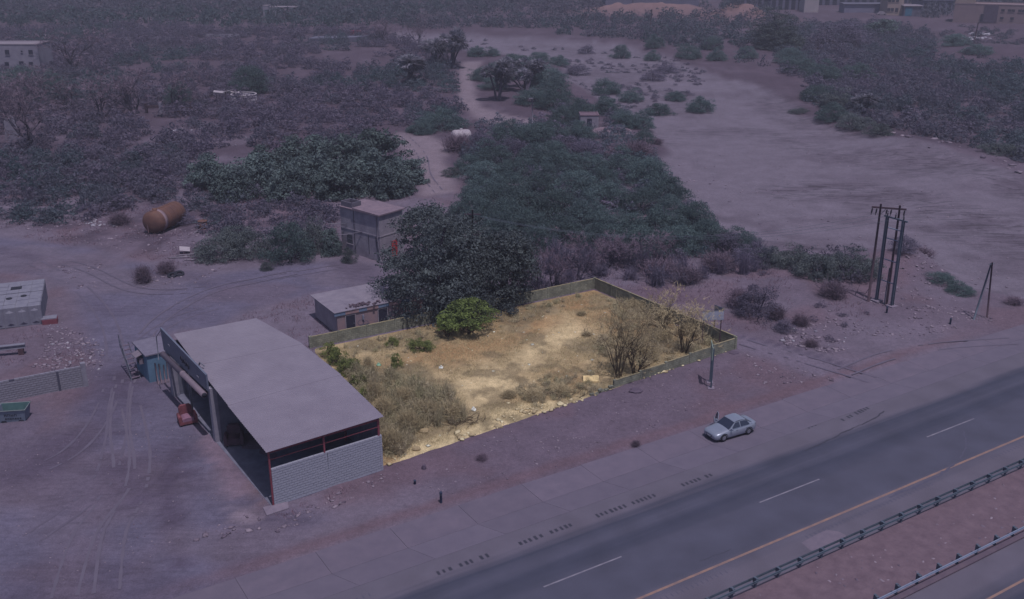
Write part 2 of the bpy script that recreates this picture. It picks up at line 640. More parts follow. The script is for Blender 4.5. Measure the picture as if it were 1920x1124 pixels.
nx, ny = len(gx), len(gy)
ii, jj = np.meshgrid(np.arange(nx - 1), np.arange(ny - 1))
a = (jj * nx + ii).ravel()
Fg = np.stack([a, a + 1, a + nx + 1, a + nx], 1)
MAT_SOIL = soil_mat('earth')
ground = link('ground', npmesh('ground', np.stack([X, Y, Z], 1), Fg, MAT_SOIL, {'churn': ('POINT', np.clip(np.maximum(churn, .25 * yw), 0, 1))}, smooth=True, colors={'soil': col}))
tag(ground, kind='structure')

# tyre tracks pressed into the yard and the verge
MAT_TRK_D = M('pressed_dust_dark', T(84, 76, 96), T(92, 84, 106), .6, .95)
MAT_TRK_P = M('pressed_dust_pale', T(88, 80, 100), T(94, 86, 107), .6, .95)


def track(label, pts, mat, gauge=1.55, w=.22, seed=0):
    r = random.Random(seed)
    p = [Vector((*P(*q), 0)) for q in pts]
    fine = []
    for i in range(len(p) - 1):      # Catmull-Rom through the measured points
        a0, b0, c0_, d0 = p[max(i - 1, 0)], p[i], p[i + 1], p[min(i + 2, len(p) - 1)]
        for k in range(12):
            t = k / 12
            fine.append(.5 * ((2 * b0) + (c0_ - a0) * t + (2 * a0 - 5 * b0 + 4 * c0_ - d0) * t * t + (3 * b0 - a0 - 3 * c0_ + d0) * t ** 3))
    o = MB()
    for sd in (-.5, .5):
        vs = []
        for i, q in enumerate(fine):
            d = (fine[min(i + 1, len(fine) - 1)] - fine[max(i - 1, 0)]).normalized()
            nn = Vector((-d.y, d.x, 0))
            ww_ = w * r.uniform(.6, 1.3)
            for e in (-.5, .5):
                v = q + nn * (sd * gauge + e * ww_)
                vs.append((v.x, v.y, float(HT(np.array([v.x]), np.array([v.y]))[0]) + .018 + .004 * seed))
        o.add(vs, [(2 * i, 2 * i + 1, 2 * i + 3, 2 * i + 2) for i in range(len(fine) - 1) if math.sin(i * .21 + seed * 2.0) + r.uniform(-.5, .5) > -.55])
    ob = o.build('tyre_tracks', mat)
    tag(ob, label, 'tracks', kind='stuff')


for i, (pts, mt) in enumerate(((((120, 1120), (160, 1000), (230, 900), (225, 800), (235, 720), (280, 640)), MAT_TRK_P), (((60, 1010), (180, 920), (215, 830), (225, 740), (250, 660), (330, 600), (430, 570)), MAT_TRK_D),
                               (((20, 900), (130, 850), (190, 780), (215, 700), (205, 610), (150, 540), (60, 490)), MAT_TRK_D), (((200, 1110), (215, 1000), (250, 930), (262, 850), (245, 760)), MAT_TRK_P),
                               (((640, 500), (520, 520), (400, 545), (300, 600), (240, 680)), MAT_TRK_P), (((0, 470), (150, 500), (260, 545), (400, 540), (560, 510)), MAT_TRK_D),
                               (((1640, 715), (1560, 690), (1470, 665), (1390, 640)), MAT_TRK_D), (((1900, 640), (1760, 650), (1660, 670), (1580, 700)), MAT_TRK_P),
                               (((760, 258), (790, 290), (800, 330), (825, 362)), MAT_TRK_D))):
    track(('long faint tyre tracks sweeping through the yard', 'dark tyre tracks curving past the kiosk', 'dark tyre tracks curving round the block wall', 'faint tyre tracks in front of the workshop', 'faint tyre tracks from the low house into the yard',
           'dark tyre tracks crossing the upper yard', 'dark tyre tracks along the dirt lane', 'faint tyre tracks across the bare verge by the A-frame', 'dark tyre tracks on the lower dirt track')[i], pts, mt, seed=i)

# the fenced plot: sandy floor, straw and orange earth
nu, nv_ = 150, 90
uu, vv = np.meshgrid(np.linspace(0, 1, nu), np.linspace(0, 1, nv_))
uu, vv = uu.ravel(), vv.ravel()
c0, c1, c2, c3 = [np.array(c) for c in PLOTC]
pp = (c0[None] * ((1 - uu) * (1 - vv))[:, None] + c1[None] * (uu * (1 - vv))[:, None] + c2[None] * (uu * vv)[:, None] + c3[None] * ((1 - uu) * vv)[:, None])
edge = np.minimum(np.minimum(uu, 1 - uu) * 40, np.minimum(vv, 1 - vv) * 22)
pz = 0.02 + 0.18 * (fbm(pp[:, 0], pp[:, 1], 4, 61) - .4) * sm(0, 2, edge) - 0.14 * (1 - sm(0, .45, edge))


def plot_z(x, y):
    return 0.02 + 0.18 * (float(fbm(np.array([x]), np.array([y]), 4, 61)[0]) - .4)


px_, py_ = pp[:, 0], pp[:, 1]
pc = np.tile(np.array(T(160, 140, 113)), (len(px_), 1))
pc = mixc(pc, T(146, 121, 95), sm(.45, .62, fbm(px_, py_, 8, 62)) * .9)
pc = mixc(pc, T(150, 118, 88), .8 * sm(-2, 3, sdf(px_, py_, G((700, 690), (820, 640), (940, 630), (1100, 545), (1170, 560), (960, 660), (850, 690)))))
pc = mixc(pc, T(132, 118, 98), .8 * sm(.5, .62, fbm(px_, py_, 5, 63)))
pc = mixc(pc, T(194, 172, 140), .9 * sm(-2.6, 2.0, sdf(px_, py_, G((1060, 590), (1110, 620), (1030, 660), (985, 700), (1000, 740), (900, 760), (830, 730), (900, 705), (960, 680), (1000, 640))) + 3.5 * (fbm(px_, py_, 3, 64) - .5)))
pc = mixc(pc, T(194, 174, 142), .9 * sm(-.8, 1.0, sdf(px_, py_, G((716, 885), (760, 835), (880, 800), (960, 760), (1060, 745), (1150, 715), (1376, 660), (1376, 690))) + 3 * (fbm(px_, py_, 2.2, 65) - .5)))
pc = mixc(pc, T(104, 92, 76), .6 * sm(.55, .66, fbm(px_, py_, 2.2, 66)))
pc *= (0.70 + 0.52 * fbm(px_, py_, .9, 67, 3))[:, None]
ii, jj = np.meshgrid(np.arange(nu - 1), np.arange(nv_ - 1))
a = (jj * nu + ii).ravel()
plot = link('plot_ground', npmesh('plot_ground', np.stack([px_, py_, pz], 1), np.stack([a, a + 1, a + nu + 1, a + nu], 1), soil_mat('plot_sand', .8, .5), smooth=True, colors={'soil': pc}))
tag(plot, kind='structure')


def gz(x, y):
    if float(sdf(np.array([x]), np.array([y]), PLOTC)[0]) > 0:
        return plot_z(x, y)
    return ht(x, y)


# ------------------------------------------------------------------ road
def asphalt(name, c, cdark, cpale, bands):
    """tarmac: lengthwise tyre bands (in metres across), patchy wear, fine grain"""
    m, nt, b = newmat(name)
    N, L = nt.nodes, nt.links
    b.inputs['Roughness'].default_value = 0.88
    b.inputs['Specular IOR Level'].default_value = 0.2
    tc = N.new('ShaderNodeTexCoord')
    mp = N.new('ShaderNodeMapping')
    mp.inputs['Scale'].default_value = (0.04, 1.0, 1.0)
    L.new(tc.outputs['Object'], mp.inputs['Vector'])
    nz = N.new('ShaderNodeTexNoise')
    nz.inputs['Scale'].default_value = 1.1
    nz.inputs['Detail'].default_value = 6
    L.new(mp.outputs[0], nz.inputs['Vector'])
    sx = N.new('ShaderNodeSeparateXYZ')
    L.new(tc.outputs['Object'], sx.inputs[0])
    ad = N.new('ShaderNodeMath')
    ad.operation = 'MULTIPLY_ADD'
    ad.inputs[1].default_value = 2.4
    L.new(nz.outputs['Fac'], ad.inputs[0])
    L.new(sx.outputs['Y'], ad.inputs[2])
    mr = N.new('ShaderNodeMapRange')
    mr.inputs['From Min'].default_value = bands[0][0] + 1.2
    mr.inputs['From Max'].default_value = bands[-1][0] + 1.2
    L.new(ad.outputs[0], mr.inputs['Value'])
    rp = N.new('ShaderNodeValToRGB')
    el = rp.color_ramp.elements
    lo, hi = bands[0][0], bands[-1][0]
    pal = {'c': c, 'd': cdark, 'p': cpale}
    el[0].position, el[0].color = 0, (*pal[bands[0][1]], 1)
    el[1].position, el[1].color = 1, (*pal[bands[-1][1]], 1)
    for v, k in bands[1:-1]:
        e = el.new((v - lo) / (hi - lo))
        e.color = (*pal[k], 1)
    L.new(mr.outputs[0], rp.inputs['Fac'])
    n2 = N.new('ShaderNodeTexNoise')
    n2.inputs['Scale'].default_value = 14
    n2.inputs['Detail'].default_value = 4
    L.new(tc.outputs['Object'], n2.inputs['Vector'])
    n3 = N.new('ShaderNodeTexNoise')
    n3.inputs['Scale'].default_value = 0.35
    n3.inputs['Detail'].default_value = 5
    L.new(tc.outputs['Object'], n3.inputs['Vector'])
    f1 = N.new('ShaderNodeMapRange')
    f1.inputs['To Min'].default_value, f1.inputs['To Max'].default_value = .72, 1.28
    L.new(n2.outputs['Fac'], f1.inputs['Value'])
    f2 = N.new('ShaderNodeMapRange')
    f2.inputs['To Min'].default_value, f2.inputs['To Max'].default_value = .7, 1.3
    L.new(n3.outputs['Fac'], f2.inputs['Value'])
    mu = N.new('ShaderNodeMath')
    mu.operation = 'MULTIPLY'
    L.new(f1.outputs[0], mu.inputs[0])
    L.new(f2.outputs[0], mu.inputs[1])
    vm = N.new('ShaderNodeVectorMath')
    vm.operation = 'SCALE'
    L.new(rp.outputs[0], vm.inputs[0])
    L.new(mu.outputs[0], vm.inputs['Scale'])
    L.new(vm.outputs[0], b.inputs['Base Color'])
    bp = N.new('ShaderNodeBump')
    bp.inputs['Strength'].default_value = .25
    bp.inputs['Distance'].default_value = .02
    L.new(n2.outputs['Fac'], bp.inputs['Height'])
    L.new(bp.outputs['Normal'], b.inputs['Normal'])
    return m


ROT = math.radians(90) - RAZ          # local x along the road, local y away from the camera (= -n)
S0, S1 = -420.0, 900.0


def strip(name, n0, n1, z, mat, s0=S0, s1=S1, parent=None, zb=None):
    o = MB()
    if zb is None:
        o.add([(s0, -n1, z), (s1, -n1, z), (s1, -n0, z), (s0, -n0, z)], [(0, 1, 2, 3)])
    else:
        o.bb(s0, s1, -n1, -n0, zb, z)
    ob = o.build(name, mat, parent)
    if parent is None:
        ob.rotation_euler = (0, 0, ROT)
    return ob


A_D, A_M, A_P = T(58, 59, 79), T(71, 70, 90), T(89, 83, 101)
# across positions are -n: 38 = rail, 41 = yellow line, 45.2 = lane line, 51.6 = edge of the concrete verge
MAT_ASPH = asphalt('tarmac', A_M, A_D, A_P, [(37.5, 'p'), (40.2, 'p'), (41.6, 'c'), (43.0, 'c'), (45.0, 'c'), (46.6, 'd'), (47.6, 'c'), (48.8, 'd'), (49.8, 'p'), (52.2, 'p')])
road = strip('road', -51.75, -37.95, 0.0, MAT_ASPH)
tag(road, kind='structure')
MAT_ASPH2 = asphalt('tarmac_far_lane', A_M, A_D, A_P, [(14, 'c'), (26.5, 'c'), (28.5, 'd'), (30.5, 'p'), (32.4, 'p')])
road2 = strip('road', -32.2, -14.0, 0.0, MAT_ASPH2)
tag(road2, kind='structure')
MAT_YEL = M('worn_yellow_paint', T(138, 108, 102), T(108, 90, 98), 1.2, .8)
MAT_WHT = M('worn_white_paint', T(128, 122, 140), T(98, 93, 113), 1.5, .8)
strip('edge_line', -41.12, -40.92, 0.005, MAT_YEL, parent=road)
strip('edge_line', -29.4, -29.22, 0.005, MAT_YEL, parent=road2)
s_ = [inv_road(*P(*q))[0] for q in ((1021.7, 1103.3), (1173, 1043), (1431.7, 941), (1541.7, 896.7), (1736, 819), (1821.7, 784.3))]
per = (s_[2] - s_[0] + s_[4] - s_[2]) / 2
for k in range(-6, 12):
    strip('lane_line', -45.27, -45.15, 0.005, MAT_WHT, s_[0] + k * per, s_[0] + k * per + 6.3, parent=road)
# bitumen-filled rumble cuts and cracks along the verge
MAT_BIT = M('bitumen', T(56, 54, 71), T(48, 47, 63), 4, .7)
m_ = MB()
rr = random.Random(3)
for s0, s1, n0, n1 in ((25.5, 29.6, -50.1, -50.1), (31.5, 36.3, -50.1, -50.15), (38.0, 44.0, -50.1, -50.1), (46.5, 49.5, -50.1, -50.1), (64.8, 69.5, -51.0, -51.5), (60.8, 62.6, -51.6, -51.7)):
    s = s0
    while s < s1:
        n = n0 + (n1 - n0) * (s - s0) / (s1 - s0)
        if rr.random() < .78:
            h = .36 + .12 * rr.random()
            w = .17 + .06 * rr.random()
            m_.add([(s, -n - h / 2, .006), (s + w, -n - h / 2, .006), (s + w + .03, -n + h / 2, .006), (s + .03, -n + h / 2, .006)], [(0, 1, 2, 3)])
        s += .36 + .1 * rr.random()
ob = m_.build('rumble_cuts', MAT_BIT, road)
ob['kind'] = 'stuff'
MAT_CUT = M('faint_milled_cut', T(80, 76, 98), T(70, 68, 90), 4, .85)
m_ = MB()
for n, s0, s1 in ((-40.2, -10, 90), (-50.4, -12, 22)):
    s = s0
    while s < s1:
        if (s // 7) % 3 != 0:
            m_.add([(s, -n - .16, .0055), (s + .09, -n - .16, .0055), (s + .11, -n + .16, .0055), (s + .02, -n + .16, .0055)], [(0, 1, 2, 3)])
        s += .42
ob = m_.build('milled_cuts', MAT_CUT, road)
ob['kind'] = 'stuff'


def crack(name, pts, w, parent, mat=MAT_BIT, z=.0065):
    o = MB()
    L_, R_ = [], []
    q = random.Random(len(pts) * 7 + int(pts[0][0]))
    fine = []
    for (a0, b0), (a1, b1) in zip(pts[:-1], pts[1:]):
        k = max(2, int(math.hypot(a1 - a0, b1 - b0) / .35))
        fine += [(a0 + (a1 - a0) * i / k + q.uniform(-.05, .05), b0 + (b1 - b0) * i / k + q.uniform(-.07, .07)) for i in range(k)]
    for (sx, nx_) in fine:
        ww_ = w * q.uniform(.4, 1.4)
        L_.append((sx, -nx_ - ww_ / 2, z))
        R_.append((sx, -nx_ + ww_ / 2, z))
    nn = len(fine)
    o.add(L_ + R_, [(i, i + 1, nn + i + 1, nn + i) for i in range(nn - 1)])
    return o.build(name, mat, parent)


def rs(*q):
    return [inv_road(*P(*p)) for p in q]


crack('tar_crack', rs((1508, 846), (1545, 830), (1580, 812), (1600, 803), (1640, 785), (1660, 768)), .13, road)
crack('tar_crack', rs((1335, 845), (1290, 862), (1260, 872)), .10, road)
crack('skid_mark', rs((1790, 870), (1760, 893), (1720, 912), (1660, 935)), .22, road, MAT_CUT)
crack('skid_mark', rs((1800, 860), (1812, 840), (1808, 810), (1790, 795)), .12, road, MAT_CUT)
crack('tar_crack', rs((1370, 1030), (1330, 1046), (1300, 1055)), .06, road)
# pale concrete patch beside the yellow line
pt = rs((1503, 1018), (1530, 1003), (1550, 994), (1572, 997), (1586, 1004), (1584, 1015), (1560, 1030), (1520, 1033))
MB().add([(s, -n, .006) for s, n in pt], [tuple(range(len(pt)))]).build('patch', M('patch_screed', T(108, 97, 116), T(96, 87, 107), 1.5, .9), road)

# concrete verge, cast slab by slab, with joints
verge = link('pavement', None, None, (0, 0, 0), ROT)
tag(verge, kind='structure')
MAT_CONC = M('cast_concrete', T(100, 90, 110), T(90, 82, 102), .7, .9, bump=.15, bscale=9, per=.05)
MAT_CONC2 = M('cast_concrete_inner', T(96, 88, 108), T(88, 81, 101), .6, .9, bump=.15, bscale=9, per=.05)
sj = inv_road(*P(730, 990))[0] - 5.53 * 8
q = random.Random(5)
for k in range(32):
    a0 = sj + k * 5.53 + .01
    a1 = a0 + 5.51
    fl = max(0.0, a0 - 62) * 0.016
    o0, o1 = 56.62 - fl + q.uniform(-.06, .06), 56.62 - max(0.0, a1 - 62) * .016 + q.uniform(-.06, .06)
    MB().prism([(a0, 53.70), (a1, 53.70), (a1, o1), (a0, o0)], -.1, .02).build('slab', MAT_CONC, verge)
    MB().prism([(a0 + 1.0, 51.6), (a1 + 1.0, 51.6), (a1, 53.69), (a0, 53.69)], -.1, .014).build('slab', MAT_CONC2, verge)
# central strip of earth
median = strip('median', -37.95, -32.2, .03, M('median_earth', T(105, 87, 102), T(88, 72, 87), 1.1, .95, bump=.9, bscale=5))
tag(median, kind='structure')
kerb = strip('kerb', -32.55, -32.15, .12, M('kerb_concrete', T(92, 78, 94), T(80, 68, 86), 1.2, .9), zb=-.1)
tag(kerb, kind='structure')

# guard rails
MAT_GALV = M('galvanised_steel', T(72, 82, 102), T(58, 67, 86), 1.5, .6, .1, .4)
MAT_GALV_D = M('galvanised_post', T(84, 92, 112), T(68, 76, 96), 2.5, .6, .1, .4)
MAT_GALV_L = M('galvanised_rail_pale', T(124, 132, 160), T(104, 112, 142), 1.5, .5, .1, .4)


def rail_profile(s0, s1, n, z, mat, name, parent, side):
    o = MB()
    prof = [(-.1, .0), (-.09, .02), (-.06, .045), (-.035, .02), (-.015, 0), (.015, 0), (.035, .02), (.06, .045), (.09, .02), (.1, .0)]
    vs, fs = [], []
    for s in (s0, s1):
        for zz, yy in prof:
            vs.append((s, -n + side * yy, z + zz))
        for zz, yy in reversed(prof):
            vs.append((s, -n + side * (yy + .012), z + zz))
    k = len(prof) * 2
    fs = [(i, (i + 1) % k, k + (i + 1) % k, k + i) for i in range(k)] + [tuple(range(k)), tuple(range(2 * k - 1, k - 1, -1))]
    o.add(vs, fs)
    return o.build(name, mat, parent)


p0 = inv_road(*P(1280 + 445 / 3, 750 + 1085 / 3))[0]
gr = thing('guard_rail', 'grey steel guard rail with double beams between highway and bare median', 'guard rail', (0, 0, 0), ROT)
for k in range(-8, 28):
    s = p0 + k * 2.03
    m_ = MB()
    m_.bb(s - .07, s + .07, 37.9, 38.02, -.1, .78)
    m_.bb(s - .09, s + .09, 38.02, 38.12, .42, .76)
    m_.bb(s - .09, s + .09, 37.8, 37.9, .42, .76)
    m_.build('post', MAT_GALV_D, gr)
for k in range(-3, 8):
    rail_profile(p0 - .4 + k * 8.12, p0 - .4 + (k + 1) * 8.12 + .1, -38.13, .6, MAT_GALV, 'rail', gr, 1)
    rail_profile(p0 - .4 + k * 8.12, p0 - .4 + (k + 1) * 8.12 + .1, -37.80, .6, MAT_GALV, 'rail', gr, -1)
p1 = inv_road(*P(1280 + 1190 / 3, 750 + 1090 / 3))[0]
gr = thing('guard_rail', 'bluish steel guard rail at the very corner, along the second carriageway', 'guard rail', (0, 0, 0), ROT)
for k in range(-5, 16):
    s = p1 + k * 2.05
    MB().bb(s - .08, s + .08, 32.66, 32.8, -.1, .8).bb(s - .1, s + .1, 32.5, 32.66, .4, .76).build('post', MAT_GALV_D, gr)
for k in range(-2, 5):
    rail_profile(p1 - .4 + k * 8.2, p1 - .4 + (k + 1) * 8.2 + .1, -32.46, .6, MAT_GALV_L, 'rail', gr, -1)

# ------------------------------------------------------------------ common materials
MAT_STEEL = M('bare_steel', T(104, 106, 124), T(82, 84, 104), 3, .6, .1)
MAT_DARK = M('dark_wood_pole', T(78, 60, 74), T(60, 48, 62), 4, .85)
MAT_REDP = M('red_oxide_paint', T(122, 58, 74), T(100, 50, 66), 3, .7)
MAT_WHITEB = M('whitewashed_block', T(142, 141, 162), T(130, 130, 152), 1.5, .9, per=.02)
MAT_MORTAR = M('mortar', T(84, 84, 106), T(74, 74, 96), 6, .95)
MAT_GREYB = M('grey_block', T(128, 124, 142), T(106, 102, 122), 2, .92, per=.07)
MAT_MORTAR2 = M('dark_mortar', T(76, 74, 94), T(64, 62, 82), 6, .95)
MAT_ROOFS = M('roof_sheet', T(121, 113, 133), T(110, 102, 122), .4, .6, .0, .3)
MAT_CORR = M('wall_sheet', T(112, 112, 134), T(90, 90, 114), 1.2, .65, .2)
MAT_FLOOR = M('oily_floor', T(112, 110, 132), T(84, 84, 106), .8, .85)
MAT_BLACK = M('black_rubber', T(40, 40, 56), T(32, 32, 46), 4, .8)


def block_wall(parent, x0, x1, y, ztop, thick, bw, bh, mat, mortar, seed, skip=0.0, z0=0.0):
    """courses of single blocks in running bond on a recessed core; local x along the wall"""
    MB().bb(x0 + .03, x1 - .03, y + .025, y + thick - .025, z0 - .2, ztop - .04).build('core', mortar, parent)
    full = MB().bb(-bw / 2 + .006, bw / 2 - .006, -thick / 2, thick / 2, -bh / 2 + .02, bh / 2 - .02).mesh('block', mat)
    half = MB().bb(-bw / 4 + .006, bw / 4 - .006, -thick / 2, thick / 2, -bh / 2 + .02, bh / 2 - .02).mesh('half_block', mat)
    r = random.Random(seed)
    rows = int(round((ztop - z0) / bh))
    for i in range(rows):
        x = x0
        first = i % 2 == 1
        while x < x1 - .05:
            w = bw
            me = full
            if first or x + bw > x1 + .05:
                w, me = bw / 2, half
            first = False
            if not (i == rows - 1 and r.random() < skip):
                link('block', me, parent, (x + w / 2, y + thick / 2 + r.uniform(-.008, .008), z0 + (i + .5) * bh), r.uniform(-.006, .006))
            x += w


def corrugated(name, parent, mat, p00, p10, p01, p11, pitch, amp, n_along=1):
    """sheet between four corners, ribs running from p0x to p1x"""
    p00, p10, p01, p11 = [np.array(p, float) for p in (p00, p10, p01, p11)]
    ln = (np.linalg.norm(p01 - p00) + np.linalg.norm(p11 - p10)) / 2
    k = max(1, int(ln / pitch))
    ts = []
    for i in range(k):
        for a_, h in ((0, 0), (.35, 0), (.5, 1), (.85, 1)):
            ts.append(((i + a_) / k, h))
    ts.append((1, 0))
    nrm = np.cross(p10 - p00, p01 - p00)
    nrm = nrm / np.linalg.norm(nrm)
    if nrm[2] < 0:
        nrm = -nrm
    vs = []
    for t, h in ts:
        a_, b_ = p00 + (p01 - p00) * t, p10 + (p11 - p10) * t
        vs += [a_ + nrm * amp * h, b_ + nrm * amp * h]
    n = len(ts)
    fs = [(2 * i, 2 * i + 1, 2 * i + 3, 2 * i + 2) for i in range(n - 1)]
    lo = len(vs)
    vs += [v - nrm * .02 for v in vs]
    fs += [(lo + 2 * i, lo + 2 * i + 2, lo + 2 * i + 3, lo + 2 * i + 1) for i in range(n - 1)]
    fs += [(2 * i, 2 * i + 2, lo + 2 * i + 2, lo + 2 * i) for i in range(n - 1)]
    fs += [(2 * i + 1, lo + 2 * i + 1, lo + 2 * i + 3, 2 * i + 3) for i in range(n - 1)]
    fs += [(0, lo, lo + 1, 1), (2 * n - 2, 2 * n - 1, lo + 2 * n - 1, lo + 2 * n - 2)]
    return MB().add(vs, fs).build(name, mat, parent)


# ------------------------------------------------------------------ the open-sided workshop
GA = P(512, 950)
GAZ = 54.5
w_ = thing('workshop', 'large open-sided workshop with pale sheet roof and white block end wall', 'workshop', (GA[0], GA[1], 0), math.radians(90 - GAZ))
MB().prism([(-.1, -.05), (9.1, -.05), (9.5, 13.8), (8.3, 22.6), (.3, 22.9)], -.2, .02).build('floor', MAT_FLOOR, w_)
wall = link('end_wall', None, w_)
block_wall(wall, .12, 9.0, 0.0, 3.05, .2, .42, .2033, MAT_WHITEB, MAT_MORTAR, 11)
# sheets: ribs across, three lengths lapping each other
lefts = [(-.25, -.3, 4.66), (.05, 7.9, 4.97), (.45, 16.0, 5.25), (.9, 23.1, 5.5)]
rights = [(9.25, -.25, 4.70), (9.75, 8.0, 4.95), (9.62, 15.2, 5.2), (8.45, 22.6, 5.46)]
for i in range(3):
    dz = .07 * i
    l0, l1, r0, r1 = [list(v) for v in (lefts[i], lefts[i + 1], rights[i], rights[i + 1])]
    for v in (l0, r0):
        v[2] += dz
        v[1] -= .12 if i else 0
    for v in (l1, r1):
        v[2] += dz
    corrugated('roof_sheet', w_, MAT_ROOFS, l0, r0, l1, r1, .3, .055)
# steelwork under the roof
for j, (yy, zz) in enumerate(((0.15, 4.5), (6.0, 4.72), (12.1, 4.92), (17.5, 5.1), (22.4, 5.28))):
    x1 = 9.0 if j < 3 else (9.2 if j == 3 else 8.3)
    MB().bb(.2, x1, yy - .06, yy + .06, zz - .2, zz - .04).build('rafter', MAT_REDP if j == 0 else MAT_STEEL, w_)
for yy, zz in ((0.1, 4.55), (6.0, 4.7), (22.3, 5.25)):
    MB().bb(8.85, 9.0, yy - .07, yy + .07, 0, zz - .1) .build('column', MAT_REDP, w_) if yy < 20 else None
MB().bb(-.02, .1, -.02, .1, 0, 4.55).build('column', MAT_REDP, w_)
MB().bb(4.3, 4.42, .02, .14, 2.6, 4.4).build('column', MAT_REDP, w_)
MB().bb(.1, 8.85, .06, .1, 3.75, 3.81).build('rail', MAT_REDP, w_)
MB().tube([(4.55, -.02, 1.7), (4.55, -.02, 3.0)], .012, 6).build('pipe', MAT_STEEL, w_)
for k in range(4):
    yy0, yy1 = .25 + k * 5.6, .25 + (k + 1) * 5.6 - .02
    xr = [9.1, 9.35, 9.5, 9.1, 8.3]
    corrugated('side_sheet', w_, MAT_CORR, (xr[k], yy0, 0), (xr[k], yy0, 4.55 + k * .18), (xr[k + 1], yy1, 0), (xr[k + 1], yy1, 4.55 + k * .18), .3, .03)
corrugated('back_sheet', w_, MAT_CORR, (.5, 22.5, 0), (.5, 22.5, 5.3), (8.3, 22.4, 0), (8.3, 22.4, 5.3), .3, .03)
MB().bb(.3, 8.9, 11.9, 12.05, 0, 4.8).build('cross_wall', MAT_CORR, w_)
MB().bb(.05, .6, 11.85, 12.35, 0, 4.85).build('pillar', M('rendered_pillar', T(136, 130, 150), T(112, 108, 130), 1.2, .9), w_)
MB().bb(.05, .6, 22.35, 22.95, 0, 4.5).build('pillar', bpy.data.materials['rendered_pillar'], w_)
MB().bb(.1, .25, 17.6, 17.75, 0, 4.4).build('pillar', MAT_STEEL, w_)
# tall name board along the far bay and the shutter roll beneath
MAT_FASC = M('slate_blue_board', T(100, 104, 126), T(86, 90, 114), .8, .6)
fas = MB().add([(-.05, 12.1, 4.6), (-.05, 23.3, 4.3), (-.12, 23.35, 6.45), (-.1, 12.0, 6.1), (.1, 12.1, 4.6), (.1, 23.3, 4.3), (.03, 23.35, 6.45), (.05, 12.0, 6.1)],
               [(0, 1, 2, 3), (7, 6, 5, 4), (0, 4, 5, 1), (1, 5, 6, 2), (2, 6, 7, 3), (3, 7, 4, 0)]).build('name_board', MAT_FASC, w_)
lt = MB()
for k in range(3):       # three looped letters
    yy = 17.9 - k * .75
    zz = 5.35 - k * .03
    ring = [(-.14, yy + .27 * math.cos(a_), zz + .27 * math.sin(a_)) for a_ in [i * math.pi / 5 - .6 for i in range(9)]]
    lt.tube(ring, .05, 6)
    lt.box((-.13, yy + .02, zz - .08), (.05, .3, .1), rx=.5)
lt.build('lettering', M('dark_letter', T(46, 46, 66), T(40, 40, 58), 4, .7), fas)
for yy, zz in ((21.2, 5.5), (14.0, 5.2)):
    MB().box((-.14, yy, zz), (.04, .5, .13), rx=-.1).build('plate', M('pale_plate', T(124, 122, 146), None, 4, .6), fas)
MAT_ROLL = M('shutter_beige', T(120, 104, 122), T(104, 92, 112), 1.2, .7)
rl = MB()
rl.lathe([(0, .0), (0, .25), (5.3, .25), (5.3, .28), (5.5, .28), (5.5, .25), (10.6, .25), (10.6, .0)], (-.36, 22.7, 4.2), (-.36, 12.1, 4.35))
rl.build('shutter_roll', MAT_ROLL, w_)
MB().lathe([(0, 0), (0, .2), (.06, .2), (.06, 0)], (-.36, 12.1, 4.35), (-.36, 11.9, 4.35)).build('end_cap', MAT_BLACK, w_)
MB().tube([(.2, 15.2, 5.3), (.5, 15.2, 5.9), (.8, 14.9, 5.55)], .05, 6).tube([(.5, 15.6, 5.3), (.6, 15.3, 5.8)], .04, 6).build('roof_bracket', MAT_STEEL, w_)
MB().tube([(-.1, 23.3, 6.2), (-.5, 23.5, 5.6), (-.55, 23.5, 3.4)], .04, 6).build('stay', MAT_STEEL, w_)
# worn concrete apron at the front corner
ap = MB().prism([(-.9, -1.0), (.8, -1.0), (1.1, -.15), (.3, .0), (-.7, .2)], -.1, .1).build('threshold', M('pale_screed', T(122, 110, 130), T(106, 96, 116), 2, .9), w_)


def loc_on(o, x, y, z=0):
    c, s = math.cos(o.rotation_euler[2]), math.sin(o.rotation_euler[2])
    return (o.location[0] + c * x - s * y, o.location[1] + s * x + c * y, z)


# ------------------------------------------------------------------ blue kiosk with steel stair by the workshop
kb = P(300, 712)
kx = thing('kiosk', 'small sky-blue kiosk with an air conditioner, hard against the workshop', 'kiosk', (kb[0], kb[1], 0), math.radians(90 - GAZ))
MAT_BLUE = M('sky_blue_paint', T(92, 118, 148), T(78, 102, 130), 1.0, .75)
MB().bb(-1.0, 1.4, -.2, 3.6, 0, 2.7).build('wall', MAT_BLUE, kx)
MB().bb(-1.15, 1.5, -.35, 3.75, 2.7, 2.82).build('roof', M('kiosk_roof', T(112, 106, 128), T(96, 90, 112), 2, .8), kx)
acu = MB().bb(-1.4, -1.0, .9, 1.8, 1.55, 2.15).build('air_conditioner', M('beige_metal', T(118, 106, 122), T(104, 94, 112), 3, .6), kx)
MB().bb(-1.43, -1.4, 1.0, 1.5, 1.62, 2.08).build('grille', MAT_BLACK, acu)
MB().add([(-1.75, .7, 2.35), (-1.75, 2.0, 2.35), (-1.0, 2.0, 2.62), (-1.0, .7, 2.62), (-1.75, .7, 2.39), (-1.75, 2.0, 2.39), (-1.0, 2.0, 2.66), (-1.0, .7, 2.66)],
         [(3, 2, 1, 0), (4, 5, 6, 7), (0, 1, 5, 4), (1, 2, 6, 5), (2, 3, 7, 6), (3, 0, 4, 7)]).build('awning', bpy.data.materials['beige_metal'], kx)
